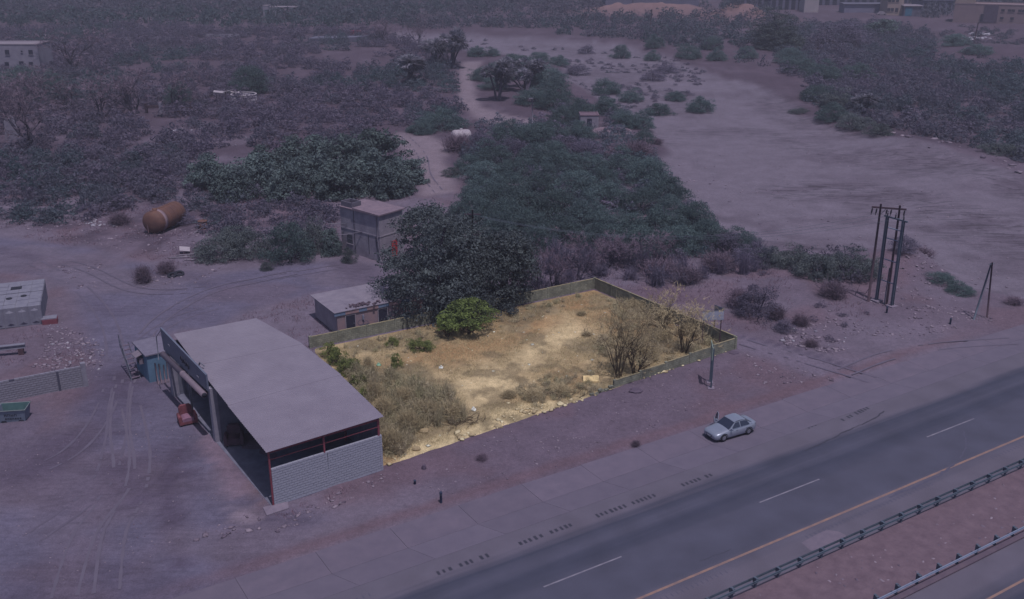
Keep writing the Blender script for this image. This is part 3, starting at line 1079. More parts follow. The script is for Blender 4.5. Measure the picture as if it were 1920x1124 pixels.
# stair leaning along the far side
sl = thing('steel_stair', 'rusty open steel stair with handrail beside the blue kiosk', 'stair', loc_on(kx, -1.75, 1.7), math.radians(90 - GAZ))
for xo in (-.45, .35):
    MB().tube([(xo, -.4, 0.0), (xo, 2.4, 2.7)], .04, 6).build('stringer', MAT_STEEL, sl)
for k in range(8):
    t = (k + .5) / 8
    MB().bb(-.45, .35, -.4 + 2.8 * t - .12, -.4 + 2.8 * t + .12, 2.7 * t, 2.7 * t + .05).build('tread', M('rusty_tread', T(106, 92, 112), T(84, 72, 92), 5, .8) if k == 0 else bpy.data.materials['rusty_tread'], sl)
hr = MB()
hr.tube([(-.45, -.4, 1.0), (-.45, 2.4, 3.7)], .03, 6)
for t in (0, .33, .66, 1):
    hr.tube([(-.45, -.4 + 2.8 * t, 2.7 * t), (-.45, -.4 + 2.8 * t, 2.7 * t + 1.0)], .025, 6)
hr.tube([(-.45, -.4, .5), (-.45, 2.4, 3.2)], .02, 6)
hr.build('handrail', MAT_STEEL, sl)
MAT_PLANK = M('weathered_plank', T(112, 96, 110), T(92, 78, 94), 4, .9)
for k in range(4):
    b_ = loc_on(kx, -.45 + k * .32, -1.05 + .1 * (k % 2))
    pl = thing('plank', ('weathered plank leaning on blue kiosk, the one %s' % ('farthest from the workshop', 'second from the stair', 'second from the workshop door', 'nearest the workshop door')[k]), 'plank', b_, math.radians(90 - GAZ), 'planks leaning at the kiosk')
    MB().tube([(0, 0, .02), (.1 + .05 * k, .72, 1.9 - .2 * (k % 3))], [.07, .06], 5).build('board', MAT_PLANK, pl)


# ------------------------------------------------------------------ armchairs
def armchair(name, label, pos, az, sc, cm, sm_, torn=False):
    t = thing(name, label, 'armchair', pos, math.radians(az))
    t.scale = (sc, sc, sc)
    MB().bb(-.42, .42, -.4, .42, .1, .26).build('base', sm_, t)
    cu = MB()
    cu.loft([[(x, y, z) for x, z in ((-.33 * k, .26), (.33 * k, .26), (.33 * k, .44), (0, .48), (-.33 * k, .44))] for y, k in ((-.4, .95), (-.3, 1), (.2, 1), (.3, .95))])
    cu.build('seat', cm, t)
    bk = MB()
    bk.loft([[(x * .36, .28 + y0, z) for x, z in ((-1, .3), (1, .3), (1, .85), (.7, .98), (-.7, .98), (-1, .85))] for y0 in (0, .2)], smooth=False)
    bk.build('backrest', cm if not torn else sm_, t)
    for sgn in (-1, 1):
        MB().loft([[(sgn * (.36 + dx), y, z) for dx, z in ((0, .1), (.14, .1), (.16, .55), (.07, .62), (-.02, .55))] for y in (-.42, .3)]).build('armrest', sm_ if torn else cm, t)
        MB().bb(sgn * .38 - .04, sgn * .38 + .04, -.36, -.28, 0, .1).build('leg', MAT_BLACK, t)
    return t


MAT_PINK = M('faded_pink_fabric', T(136, 100, 124), T(112, 80, 106), 5, .9)
MAT_REDF = M('torn_red_upholstery', T(118, 66, 78), T(92, 54, 68), 4, .85)
MAT_BRN = M('brown_upholstery', T(84, 62, 78), T(66, 52, 68), 4, .85)
pa = P(352, 793)
armchair('armchair', 'broken red and pink armchair dumped outside the workshop bay', (pa[0], pa[1], .0), 28, 1.5, MAT_PINK, MAT_REDF, True)
pb = P(440, 832)
armchair('armchair', 'brown armchair standing just inside the workshop opening', (pb[0], pb[1], .02), 12, 1.5, MAT_BRN, MAT_BRN)
bx_ = loc_on(w_, .75, 11.2, .02)
t = thing('bucket', 'small dark bucket at the foot of the workshop pillar', 'bucket', bx_)
MB().lathe([(0, 0), (0, .13), (.3, .17), (.32, .17), (.32, .15), (.05, .12), (.05, 0)], (0, 0, 0), (0, 0, 1), 12).build('pail', MAT_BLACK, t)
MB().tube([(-.16, 0, .3), (-.1, 0, .42), (.1, 0, .42), (.16, 0, .3)], .012, 5).build('handle', MAT_STEEL, t)

# ------------------------------------------------------------------ long low house with murals
ha = P(634, 630)
HAZ = 58.5
hs = thing('low_house', 'long low single-storey house with flat sheet roof and dark doors', 'house', (ha[0], ha[1], 0), math.radians(90 - HAZ))
MAT_PEACH = M('stained_peach_wall', T(142, 114, 120), T(118, 104, 120), .9, .9, bump=.2)
MAT_GABLE = M('grey_gable_render', T(146, 136, 150), T(126, 114, 130), .7, .9, bump=.2)
HL, HD = 13.6, 6.3
MB().bb(0, HL, 0, .2, 0, 2.45).build('wall', MAT_PEACH, hs)
MB().bb(0, .2, .2, HD, 0, 2.4).build('wall', MAT_GABLE, hs)
MB().bb(HL - .2, HL, .2, HD, 0, 2.4).build('wall', MAT_GABLE, hs)
MB().bb(.2, HL - .2, HD - .2, HD, 0, 2.35).build('wall', MAT_GABLE, hs)
MAT_HROOF = M('grey_roof_sheet', T(128, 119, 137), T(108, 100, 120), .8, .85)
for k in range(7):
    x0 = -.35 + k * 2.06
    MB().add([(x0, -.18, 2.56 + .01 * (k % 2)), (x0 + 2.1, -.18, 2.56), (x0 + 2.1, HD + .4, 2.42), (x0, HD + .4, 2.42), (x0, -.18, 2.62 + .01 * (k % 2)), (x0 + 2.1, -.18, 2.62), (x0 + 2.1, HD + .4, 2.48), (x0, HD + .4, 2.48)],
             [(3, 2, 1, 0), (4, 5, 6, 7), (0, 1, 5, 4), (1, 2, 6, 5), (2, 3, 7, 6), (3, 0, 4, 7)]).build('roof_sheet', MAT_HROOF, hs)
MAT_FB, MAT_FP = M('blue_fascia', T(104, 118, 150), T(90, 104, 134), 2, .8), M('peach_fascia', T(150, 118, 126), T(128, 106, 118), 2, .8)
x, k = -.3, 0
while x < HL:
    wd_ = (1.2, 1.5, .9, 1.3)[k % 4]
    MB().bb(x, min(x + wd_, HL), -.12, -.003, 2.18, 2.55).build('fascia_panel', MAT_FB if k % 2 == 0 else MAT_FP, hs)
    x += wd_ + .003
    k += 1
MAT_DOOR = M('dark_door', T(44, 42, 62), T(36, 36, 54), 2, .7)
for k, dx in enumerate((.95, 4.6, 10.0)):
    d_ = MB().bb(dx, dx + 1.0, -.04, .02, .05, 2.0).build('door', MAT_DOOR, hs)
    MB().bb(dx + .82, dx + .88, -.1, -.04, .95, 1.1).build('handle', MAT_STEEL, d_)
    MB().bb(dx - .08, dx, -.06, -.002, 0, 2.08).bb(dx + 1.0, dx + 1.08, -.06, -.002, 0, 2.08).bb(dx, dx + 1.0, -.06, -.002, 2.0, 2.08).build('door_frame', bpy.data.materials['grey_gable_render'], d_)
MB().bb(2.75, 2.95, -.13, -.002, 1.25, 1.75).build('wall_lamp', bpy.data.materials['pale_plate'], hs)
mu = MB()
for cx, cz, rr_ in ((2.6, .95, .38), (3.15, .8, .3)):
    mu.add([(cx + rr_ * math.cos(a_) * k2, -.004 - .0, cz + rr_ * math.sin(a_) * k2 * .8) for k2 in (.8, 1) for a_ in [i * math.pi / 8 for i in range(17)]], [(i, i + 1, 18 + i, 17 + i) for i in range(16)])
mu.add([(2.2, -.004, .5), (3.5, -.004, .55), (3.6, -.004, .7), (2.3, -.004, .62)], [(0, 1, 2, 3)])
mu.add([(7.0, -.004, .8), (8.2, -.004, .82), (8.1, -.004, 1.0), (7.1, -.004, .95)], [(0, 1, 2, 3)])
mu.build('mural', M('faded_blue_mural', T(72, 78, 104), T(90, 82, 104), 3, .9), hs)
# broken tiles and sacks left on the roof
rt = random.Random(9)
ch = MB()
for k in range(60):
    ch.box((rt.gauss(2.9, .8), rt.gauss(.55, .3), 2.68 + rt.uniform(0, .08)), (rt.uniform(.1, .35), rt.uniform(.08, .25), .06), rt.uniform(0, 3), rt.uniform(-.3, .3))
o = ch.build('roof_rubble', M('broken_tile', T(92, 74, 88), T(66, 56, 74), 3, .9), None)
o.location = hs.location
o.rotation_euler = hs.rotation_euler
tag(o, 'heap of broken tiles lying on the low house roof', 'rubble', kind='stuff')

# ------------------------------------------------------------------ two-storey concrete house
NC = P(714, 491)
th = thing('tower_house', 'tall narrow two-storey raw concrete house with a red door', 'house', (NC[0], NC[1], 0), math.radians(90 - 39.5))
MAT_RAW = M('streaked_concrete', T(142, 134, 152), T(114, 106, 126), .8, .92, bump=.25)
DY, DX = 7.2, 4.1
MB().bb(0, .2, 0, DY, 0, 5.95).build('wall', MAT_RAW, th)
MB().bb(.2, DX, 0, .2, 0, 5.95).build('wall', MAT_RAW, th)
MB().bb(DX - .2, DX, .2, DY, 0, 5.95).build('wall', MAT_RAW, th)
MB().bb(.2, DX - .2, DY - .2, DY, 0, 5.95).build('wall', MAT_RAW, th)
MB().bb(-.05, 0, -.05, DY, 3.15, 3.3).bb(-.05, DX, -.05, 0, 3.15, 3.3).build('floor_band', MAT_RAW, th)
MAT_TROOF = M('dusty_roof', T(124, 106, 122), T(104, 90, 108), 1.0, .9)
MB().prism([(-.25, -.25), (DX + .2, -.25), (DX + .2, 4.6), (-.25, 4.6)], [5.95] * 4, [6.12, 6.12, 6.25, 6.25]).build('roof', MAT_TROOF, th)
MB().prism([(-.2, 4.65), (DX + .2, 4.65), (DX + .2, DY + .1), (-.2, DY + .1)], 5.95, 6.05).build('roof', MAT_TROOF, th)
wt = MB()
for (x0, x1, y0, y1) in ((.1, 1.7, 5.0, 5.15), (.1, 1.7, 6.9, 7.05), (.1, .25, 5.15, 6.9), (1.55, 1.7, 5.15, 6.9)):
    wt.bb(x0, x1, y0, y1, 6.05, 6.7)
wt.build('roof_tank', M('tank_block', T(96, 90, 108), T(78, 74, 92), 3, .9), th)
win = MB().bb(-.03, .02, 5.1, 6.1, 1.3, 2.5).build('window', MAT_DOOR, th)
gr_ = MB()
for k in range(5):
    gr_.bb(-.06, -.03, 5.18 + k * .2, 5.21 + k * .2, 1.3, 2.5)
gr_.bb(-.06, -.03, 5.1, 6.1, 1.88, 1.92)
gr_.build('window_bars', MAT_STEEL, win)
MB().bb(-.12, -.002, 5.0, 6.2, 1.2, 1.29).build('window_sill', MAT_RAW, win)
d_ = MB().bb(2.0, 2.95, -.04, .02, .1, 2.2).build('door', M('red_door_paint', T(176, 56, 64), T(150, 48, 58), 2, .6), th)
d_['label'] = 'bright red door'
MB().bb(2.1, 2.14, -.1, -.04, 1.05, 1.2).build('handle', MAT_STEEL, d_)
MAT_PVC = M('pale_pvc_pipe', T(128, 120, 138), T(110, 104, 122), 3, .5)
MB().tube([(-.07, .35, 6.1), (-.07, .35, 3.3), (-.07, .05, .7), (-.07, -.15, .2)], .055, 8).build('downpipe', MAT_PVC, th)
MB().tube([(-.06, .65, 3.1), (-.06, .5, 1.6), (-.06, .25, .15)], .03, 6).build('cable', MAT_BLACK, th)
MB().tube([(-.05, 3.2, 3.3), (-1.0, 5.2, 2.8), (-2.6, 7.4, 2.55), (-2.6, 7.4, .0)], .05, 8).build('pipe_arm', MAT_PVC, th)
MB().tube([(-.05, 6.0, 3.9), (-1.2, 8.2, 3.7)], .045, 8).build('pipe_arm', MAT_PVC, th)
MB().bb(-.04, .0, 4.6, 4.66, 0, 5.85).bb(-.04, .0, 2.0, 2.05, .6, 3.1).build('conduit', MAT_BLACK, th)
MB().bb(-.5, .5, -.75, -.2, 0, .22).build('step', MAT_PVC, th)

# ------------------------------------------------------------------ tanks
MAT_ORG = M('weathered_orange_paint', T(106, 74, 68), T(82, 58, 61), .8, .7, bump=.1)
ta, tb = P(288, 440), P(333, 419)
az = math.atan2(tb[0] - ta[0], tb[1] - ta[1])
tk = thing('storage_tank', 'large rusty orange cylindrical tank lying on bare ground', 'tank', (ta[0], ta[1], 0), math.pi / 2 - az)
RT, LT = 1.55, 6.8
MB().lathe([(0, .0), (.02, .5), (.12, 1.0), (.3, 1.35), (.55, RT), (LT - .55, RT), (LT - .3, 1.35), (LT - .12, 1.0), (LT, 0)], (-.5, 0, RT + .12), (3, 0, RT + .12), 32).build('shell', MAT_ORG, tk)
MB().lathe([(1.35, RT + .005), (1.35, RT + .02), (1.95, RT + .02), (1.95, RT + .005)], (-.5, 0, RT + .12), (3, 0, RT + .12), 32).build('band', M('pale_band', T(134, 112, 124), T(118, 98, 112), 2, .8), tk)
for t in (2.9, 3.8, 4.7, 5.6):
    MB().lathe([(t, RT + .005), (t, RT + .03), (t + .06, RT + .03), (t + .06, RT + .005)], (-.5, 0, RT + .12), (3, 0, RT + .12), 32).build('hoop', MAT_ORG, tk)
MB().lathe([(0, .35), (.3, .35), (.3, 0)], (.9, 0, 2 * RT + .05), (.9, 0, 4), 14).bb(.0, 5.2, -.12, .12, 2 * RT + .11, 2 * RT + .15).build('manhole', MAT_ORG, tk)
for xx in (.8, 4.6):
    MB().bb(xx - .2, xx + .2, -1.1, 1.1, -.1, .5).build('cradle', M('rust_cradle', T(84, 60, 70), T(66, 50, 62), 3, .9) if xx < 1 else bpy.data.materials['rust_cradle'], tk)
MB().tube([(-.55, .3, RT), (-.7, .3, RT), (-.75, .2, .4)], .06, 8).build('drain_pipe', bpy.data.materials['rust_cradle'], tk)
bp_ = P(381, 430)
dr = thing('drum', 'small orange plastic drum standing beyond the big orange tank', 'drum', (bp_[0], bp_[1], 0))
MB().lathe([(0, 0), (0, .55), (.1, .6), (.5, .6), (.55, .63), (.6, .6), (1.1, .58), (1.2, .5)], (0, 0, 0), (0, 0, 1), 20).build('body', MAT_ORG, dr)
MB().lathe([(1.16, .66), (1.22, .66), (1.25, .6), (1.25, 0)], (0, 0, 0), (0, 0, 1), 20).build('lid', MAT_ORG, dr)
pp_ = P(362, 440)
o = MB().tube([(0, 0, .05), (1.4, .9, 1.0)], .05, 6).build('pipe_length', MAT_PVC)
o.location = (pp_[0], pp_[1], 0)
tag(o, 'pale pipe propped against the orange drum', 'pipe')
wa, wb = P(846, 268), P(884, 266)
tk = thing('storage_tank', 'white cylindrical tank lying among bushes by the dirt track', 'tank', (wa[0], wa[1], 0), math.atan2(wb[1] - wa[1], wb[0] - wa[0]))
lw = math.hypot(wb[0] - wa[0], wb[1] - wa[1])
MAT_WTANK = M('white_tank_paint', T(160, 150, 164), T(140, 130, 148), 1.0, .6)
MB().lathe([(0, 0), (.1, .6), (.35, 1.0), (.7, 1.15), (lw - .7, 1.15), (lw - .35, 1.0), (lw - .1, .6), (lw, 0)], (0, 0, 1.3), (1, 0, 1.3), 24).build('shell', MAT_WTANK, tk)
for xx in (1.1, lw - 1.1):
    MB().bb(xx - .15, xx + .15, -.8, .8, -.1, .45).build('cradle', MAT_GREYB, tk)
MB().lathe([(0, .3), (.25, .3), (.25, 0)], (lw * .5, 0, 2.4), (lw * .5, 0, 4), 12).build('manhole', MAT_WTANK, tk)

# panel water tanks at the edge of the yard
q0, q1 = P(11, 618), P(81, 609.7)
paz = math.atan2(q1[1] - q0[1], q1[0] - q0[0])
MAT_GRP = M('grey_panel', T(120, 117, 136), T(104, 101, 122), 1.5, .7)
for j, (off, dep, nx0) in enumerate(((0.0, 4.8, 3), (4.95, 4.2, 3))):
    c_, s_n = math.cos(paz), math.sin(paz)
    base = (q0[0] - s_n * off - c_ * 1.2, q0[1] + c_ * off - s_n * 1.2, 0)
    tk = thing('panel_tank', ('grey panelled water tank with embossed panels, the one nearer the block wall', 'grey panelled water tank with a square hatch, behind the other')[j], 'water tank', base, paz, 'panel water tanks')
    Wt = 1.2 * 4
    MB().bb(0.02, Wt - .02, .05, dep, .12, 2.2).build('shell', MAT_GRP, tk)
    for i in range(5):
        MB().bb(i * 1.2 - .06 if i else 0, i * 1.2 + .06 if i < 4 else Wt, -.02, dep, -.05, .12).build('skid', MAT_STEEL, tk)
    for i in range(4):
        x0 = i * 1.2
        pm = MB().bb(x0 + .03, x0 + 1.17, .0, .05, .14, 2.18)
        pm.add([(x0 + .2, 0, 1.75), (x0 + .6, 0, 2.0), (x0 + 1.0, 0, 1.75), (x0 + .6, -.14, 1.72), (x0 + .2, 0, .35), (x0 + 1.0, 0, .35), (x0 + .6, -.14, .62)],
               [(0, 3, 1), (1, 3, 2), (4, 6, 3, 0), (6, 5, 2, 3), (4, 5, 6)])
        pm.build('panel', MAT_GRP, tk)
        for k2 in range(int(dep / 1.2)):
            MB().bb(x0 + .02, x0 + 1.18, .03 + k2 * 1.2, 1.17 + k2 * 1.2, 2.2, 2.24 + .01 * ((i + k2) % 3)).build('lid_panel', MAT_GRP, tk)
    for k2 in range(int(dep / 1.2)):
        MB().bb(Wt - .02, Wt + .04, .06 + k2 * 1.2, 1.16 + k2 * 1.2, .14, 2.18).build('panel', MAT_GRP, tk)
    if j == 0:
        for hx, hy in ((1.6, 3.2), (3.0, 3.6)):
            MB().lathe([(0, .3), (.08, .3), (.08, 0)], (hx, hy, 2.24), (hx, hy, 3), 14).build('hatch', MAT_BLACK, tk)
    else:
        MB().bb(1.5, 2.6, 1.2, 2.1, 2.25, 2.3).build('hatch', MAT_BLACK, tk)
rb = P(95, 607)
t = thing('crate', 'red crate with a pale lid beside the panelled tank', 'crate', (rb[0], rb[1], 0), .35)
MB().bb(-.75, .75, -.5, .5, 0, .62).build('body', M('faded_red_plastic', T(118, 62, 78), T(98, 54, 70), 3, .7), t)
MB().bb(-.85, .7, -.42, .62, .62, .72).build('lid', MAT_GRP, t)

# ------------------------------------------------------------------ grey block wall, beam, skip
b0, b1 = P(-20, 762), P(168, 724)
waz = math.atan2(b1[1] - b0[1], b1[0] - b0[0])
wl = thing('block_wall', 'weathered grey block wall at the yard edge, ending in a stub pier', 'wall', (b0[0], b0[1], 0), waz)
WL = math.hypot(b1[0] - b0[0], b1[1] - b0[1])
block_wall(wl, 0, WL - .5, 0, 2.1, .2, .42, .21, MAT_GREYB, MAT_MORTAR2, 21, .12)
MB().bb(WL - .5, WL - .08, -.1, .34, 0, 2.35).build('pier', MAT_GREYB, wl)
MB().bb(WL - 2.6, WL - 2.4, -.05, -.001, 0, 2.0).build('crack_patch', MAT_MORTAR2, wl)
b2 = P(48, 665)
t = thing('beam', 'grey steel beam resting on low piers behind the block wall', 'beam', (b2[0], b2[1], 0), math.radians(18))
MB().bb(-4.5, .1, -.22, .22, .75, .82).bb(-4.5, .1, -.22, .22, 1.1, 1.17).bb(-4.5, .1, -.06, .06, .82, 1.1).build('girder', MAT_GRP, t)
for xx in (-.35, -3.6):
    MB().bb(xx - .25, xx + .25, -.25, .25, 0, .75).build('pier', bpy.data.materials['rust_cradle'], t)
sk = P(29, 790)
t = thing('skip', 'small blue open-topped waste skip with dark stencilled lettering', 'skip', (sk[0], sk[1], .12), math.radians(8))
MAT_SKIP = M('slate_skip_paint', T(116, 124, 146), T(98, 106, 128), 2, .7)
MAT_TEAL = M('teal_skip_inside', T(72, 100, 106), T(60, 84, 92), 2, .7)
a0, a1, h1 = 1.0, 1.2, 1.25
for nm, vs in (('front_panel', [(-a0, -.55, 0), (a0, -.55, 0), (a1, -.8, h1), (-a1, -.8, h1)]), ('back_panel', [(a0, .55, 0), (-a0, .55, 0), (-a1, .8, h1), (a1, .8, h1)]),
               ('side_panel', [(-a0, .55, 0), (-a0, -.55, 0), (-a1, -.8, h1), (-a1, .8, h1)]), ('side_panel', [(a0, -.55, 0), (a0, .55, 0), (a1, .8, h1), (a1, -.8, h1)])):
    v = [Vector(q_) for q_ in vs]
    nn = (v[1] - v[0]).cross(v[3] - v[0]).normalized() * .05
    o = MB().add([*v, *[q_ - nn for q_ in v]], [(0, 1, 2, 3), (7, 6, 5, 4), (0, 4, 5, 1), (1, 5, 6, 2), (2, 6, 7, 3), (3, 7, 4, 0)]).build(nm, MAT_SKIP if nm != 'back_panel' else MAT_TEAL, t)
MB().bb(-a0, a0, -.55, .55, 0, .06).build('bottom', MAT_TEAL, t)
rm = MB()
rm.tube([(-a1, -.82, h1), (a1, -.82, h1), (a1, .82, h1), (-a1, .82, h1), (-a1, -.82, h1)], .045, 6)
rm.build('rim', M('pale_rim', T(116, 122, 132), None, 2, .6), t)
lt = MB()
for row, (zz, ws) in enumerate(((.78, (.2, .22, .2, .2)), (.42, (.13, .15, .12, .15, .13, .14, .12)))):
    xx = -.55
    for i, wv in enumerate(ws):
        hh = .24 if row == 0 else .17
        yy = -.555 - zz * .2 - .012
        dy = -.2 * hh / 1.0
        def bar(xa, xb, za, zb_):
            lt.add([(xa, yy - .2 * za, zz + za), (xb, yy - .2 * za, zz + za), (xb, yy - .2 * zb_, zz + zb_), (xa, yy - .2 * zb_, zz + zb_)], [(0, 1, 2, 3)])
        bar(xx, xx + .05, -hh / 2, hh / 2)
        bar(xx + wv - .05, xx + wv, -hh / 2, hh / 2)
        bar(xx + .05, xx + wv - .05, hh / 2 - .05, hh / 2) if i % 3 != 2 else bar(xx + .05, xx + wv - .05, -hh / 2, -hh / 2 + .05)
        bar(xx + .05, xx + wv - .05, -.025, .025) if i % 2 == 0 else None
        xx += wv + .06
lt.build('lettering', bpy.data.materials['dark_letter'], t)
for xx in (-.7, .7):
    MB().lathe([(-.1, .0), (-.1, .2), (-.06, .26), (.06, .26), (.1, .2), (.1, 0)], (xx, -.5, .1), (xx, .5, .1), 16).build('wheel', MAT_BLACK, t)
ty = P(41, 793)
o = MB().lathe([(0, .22), (0, .36), (.05, .4), (.15, .4), (.2, .36), (.2, .22), (.1, .2), (0, .22)], (0, 0, 0), (0, 0, 1), 20).build('tyre', MAT_BLACK)
o.location = (ty[0], ty[1] - .3, .0)
tag(o, 'old black tyre lying flat in front of the blue skip', 'tyre')
for i, (px, py, lab) in enumerate(((323, 519, 'old tyre half sunk in weeds, the one nearer the dead bush'), (337, 516, 'old pale-rimmed tyre in weeds by the yard entrance'))):
    q_ = P(px, py)
    o = link('tyre', bpy.data.objects['tyre'].data, None, (q_[0], q_[1], .05), 0, (1.4, 1.4, 1.4))
    o.rotation_euler = (.3, .2 * i, 0)
    tag(o, lab, 'tyre', 'old tyres in the yard')

# ------------------------------------------------------------------ plot walls
MAT_PW = None


def wall_mat():
    m, nt, b = newmat('plot_block_wall')
    N, L = nt.nodes, nt.links
    tc = N.new('ShaderNodeTexCoord')
    br = N.new('ShaderNodeTexBrick')
    br.inputs['Scale'].default_value = 1.0
    br.inputs['Brick Width'].default_value = .42
    br.inputs['Row Height'].default_value = .21
    br.inputs['Mortar Size'].default_value = .012
    br.inputs['Color1'].default_value = (*T(130, 129, 120), 1)
    br.inputs['Color2'].default_value = (*T(118, 118, 110), 1)
    br.inputs['Mortar'].default_value = (*T(94, 92, 86), 1)
    mp = N.new('ShaderNodeMapping')
    mp.inputs['Rotation'].default_value = (math.radians(90), 0, 0)
    L.new(tc.outputs['Object'], mp.inputs['Vector'])
    L.new(mp.outputs[0], br.inputs['Vector'])
    nz = N.new('ShaderNodeTexNoise')
    nz.inputs['Scale'].default_value = 1.3
    nz.inputs['Detail'].default_value = 6
    L.new(tc.outputs['Object'], nz.inputs['Vector'])
    mr = N.new('ShaderNodeMapRange')
    mr.inputs['From Min'].default_value, mr.inputs['From Max'].default_value = .3, .7
    mr.inputs['To Min'].default_value, mr.inputs['To Max'].default_value = .6, 1.15
    L.new(nz.outputs['Fac'], mr.inputs['Value'])
    vm = N.new('ShaderNodeVectorMath')
    vm.operation = 'SCALE'
    L.new(br.outputs['Color'], vm.inputs[0])
    L.new(mr.outputs[0], vm.inputs['Scale'])
    L.new(vm.outputs[0], b.inputs['Base Color'])
    b.inputs['Roughness'].default_value = .92
    bp = N.new('ShaderNodeBump')
    bp.inputs['Distance'].default_value = .02
    L.new(br.outputs['Fac'], bp.inputs['Height'])
    bp.invert = True
    L.new(bp.outputs['Normal'], b.inputs['Normal'])
    return m


MAT_PW = wall_mat()
MAT_CAP = M('tan_cap', T(150, 138, 116), T(118, 110, 94), 2, .95, bump=.4)  # coping in a paler, warmer tan than the wall blocks


def plot_wall(label, a, b, h0, h1, ragged, seed, seg=3.1):
    L_ = math.hypot(b[0] - a[0], b[1] - a[1])
    t = thing('boundary_wall', label, 'wall', (a[0], a[1], 0), math.atan2(b[1] - a[1], b[0] - a[0]))
    r = random.Random(seed)
    n = max(1, int(round(L_ / seg)))
    for i in range(n):
        x0, x1 = L_ * i / n, L_ * (i + 1) / n
        ha_ = h0 + (h1 - h0) * i / n
        # ragged top, block by block
        k = int((x1 - x0) / .42)
        tops = []
        hh = ha_ + r.uniform(-ragged, ragged)
        for j in range(k):
            if r.random() < .1:
                hh = ha_ - r.choice((0, .0, .21, .42 if ragged > .1 else .0)) * (1 if ragged > .02 else 0)
            tops.append(hh)
        pm = MB()
        w = (x1 - x0 - .26) / k
        for j in range(k):
            xa = x0 + .26 + j * w
            pm.bb(xa, xa + w - .002, -.065, .065, -.15, tops[j])
        pm.build('wall_panel', MAT_PW, t)
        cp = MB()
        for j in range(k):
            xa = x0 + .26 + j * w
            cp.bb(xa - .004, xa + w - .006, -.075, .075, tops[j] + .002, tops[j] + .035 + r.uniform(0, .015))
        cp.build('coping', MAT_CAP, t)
        MB().bb(x0, x0 + .255, -.1, .1, -.15, ha_ + .05).build('pier', MAT_PW, t)
    MB().bb(L_ - .13, L_ + .13, -.13, .13, -.15, h1 + .08).build('pier', MAT_PW, t)
    return t


fw0 = P(1150, 727)
fr, br_, bl = PLOTC[1], PLOTC[2], PLOTC[3]
plot_wall('low greenish block wall along the road side of the sandy plot', fw0, fr, .7, 1.25, .03, 31)
plot_wall('block wall on the river side of the plot, running away from billboard', fr, br_, 1.35, 1.3, .02, 32)
plot_wall('long stained wall at the back of the plot below the big tree', br_, bl, 1.25, 1.2, .03, 33)
# toppled course at the broken end
fb = P(1112, 742)
t = thing('toppled_wall', 'broken stump of wall at the road end of the plot', 'wall', (fb[0], fb[1], 0), math.atan2(fw0[1] - fb[1], fw0[0] - fb[0]))
r = random.Random(8)
for k in range(7):
    MB().box((k * .42 + r.uniform(-.05, .05), r.uniform(-.15, .15), .1 + (.2 if k % 3 == 2 else 0)), (.4, .2, .2), r.uniform(-.4, .4), r.uniform(-.2, .2)).build('block', MAT_PW, t)

# ------------------------------------------------------------------ signs and poles
s1_, s2_ = P(1315, 645), (P(1315, 645)[0] + 1.9, P(1315, 645)[1] + .12)
bb_ = thing('billboard', 'blank grey billboard on slim posts inside the corner of the plot', 'billboard', (s1_[0], s1_[1], 0), math.atan2(s2_[1] - s1_[1], s2_[0] - s1_[0]))
LB = math.hypot(s2_[0] - s1_[0], s2_[1] - s1_[1])
for xx in (.05, LB - .05):
    MB().bb(xx - .045, xx + .045, -.045, .045, -.2, 3.6).build('post', MAT_DARK, bb_)
pn = MB().bb(-.1, LB + .15, -.11, -.05, 2.62, 3.55).build('panel', M('blank_sign_face', T(148, 150, 176), T(138, 140, 166), .6, .6), bb_)
MB().bb(-.12, LB + .17, -.12, -.045, 2.58, 2.62).build('frame', MAT_STEEL, pn)
MB().bb(-.12, LB + .17, -.12, -.045, 3.55, 3.59).build('frame', MAT_STEEL, pn)
s3_ = P(1338, 628)
t = thing('sign_post', 'dark narrow signboard seen edge-on behind the blank billboard', 'sign', (s3_[0], s3_[1], 0), math.radians(-50))
MB().bb(-.05, .05, -.05, .05, -.2, 3.3).build('post', MAT_DARK, t)
MB().bb(-.08, 1.1, -.1, -.055, 2.45, 3.3).build('panel', MAT_FASC, t)
s4_ = P(1333, 728)
t = thing('road_sign', 'tall grey twin-post road sign seen from its edge, by the verge', 'road sign', (s4_[0], s4_[1], 0), math.radians(90 - 6))
for xx in (0, 1.25):
    MB().bb(xx - .07, xx + .07, -.07, .07, -.1, 3.9 - .1 * xx).build('post', MAT_GALV, t)
    MB().bb(xx - .35, xx + .35, -.3, .3, -.1, .07).build('footing', bpy.data.materials['pale_screed'], t)
MB().add([(-.3, .08, 2.9), (1.6, .08, 2.9), (1.6, .08, 4.1), (-.3, .08, 4.1), (-.3, .13, 2.9), (1.6, .13, 2.9), (1.6, .13, 4.1), (-.3, .13, 4.1)],
         [(3, 2, 1, 0), (4, 5, 6, 7), (0, 1, 5, 4), (1, 2, 6, 5), (2, 3, 7, 6), (3, 0, 4, 7)]).build('panel', M('sign_back', T(150, 166, 160), T(130, 146, 146), 2, .5, .1), t)
MB().bb(.03, 1.22, -.03, .03, 2.3, 2.38).build('brace', MAT_GALV, t)

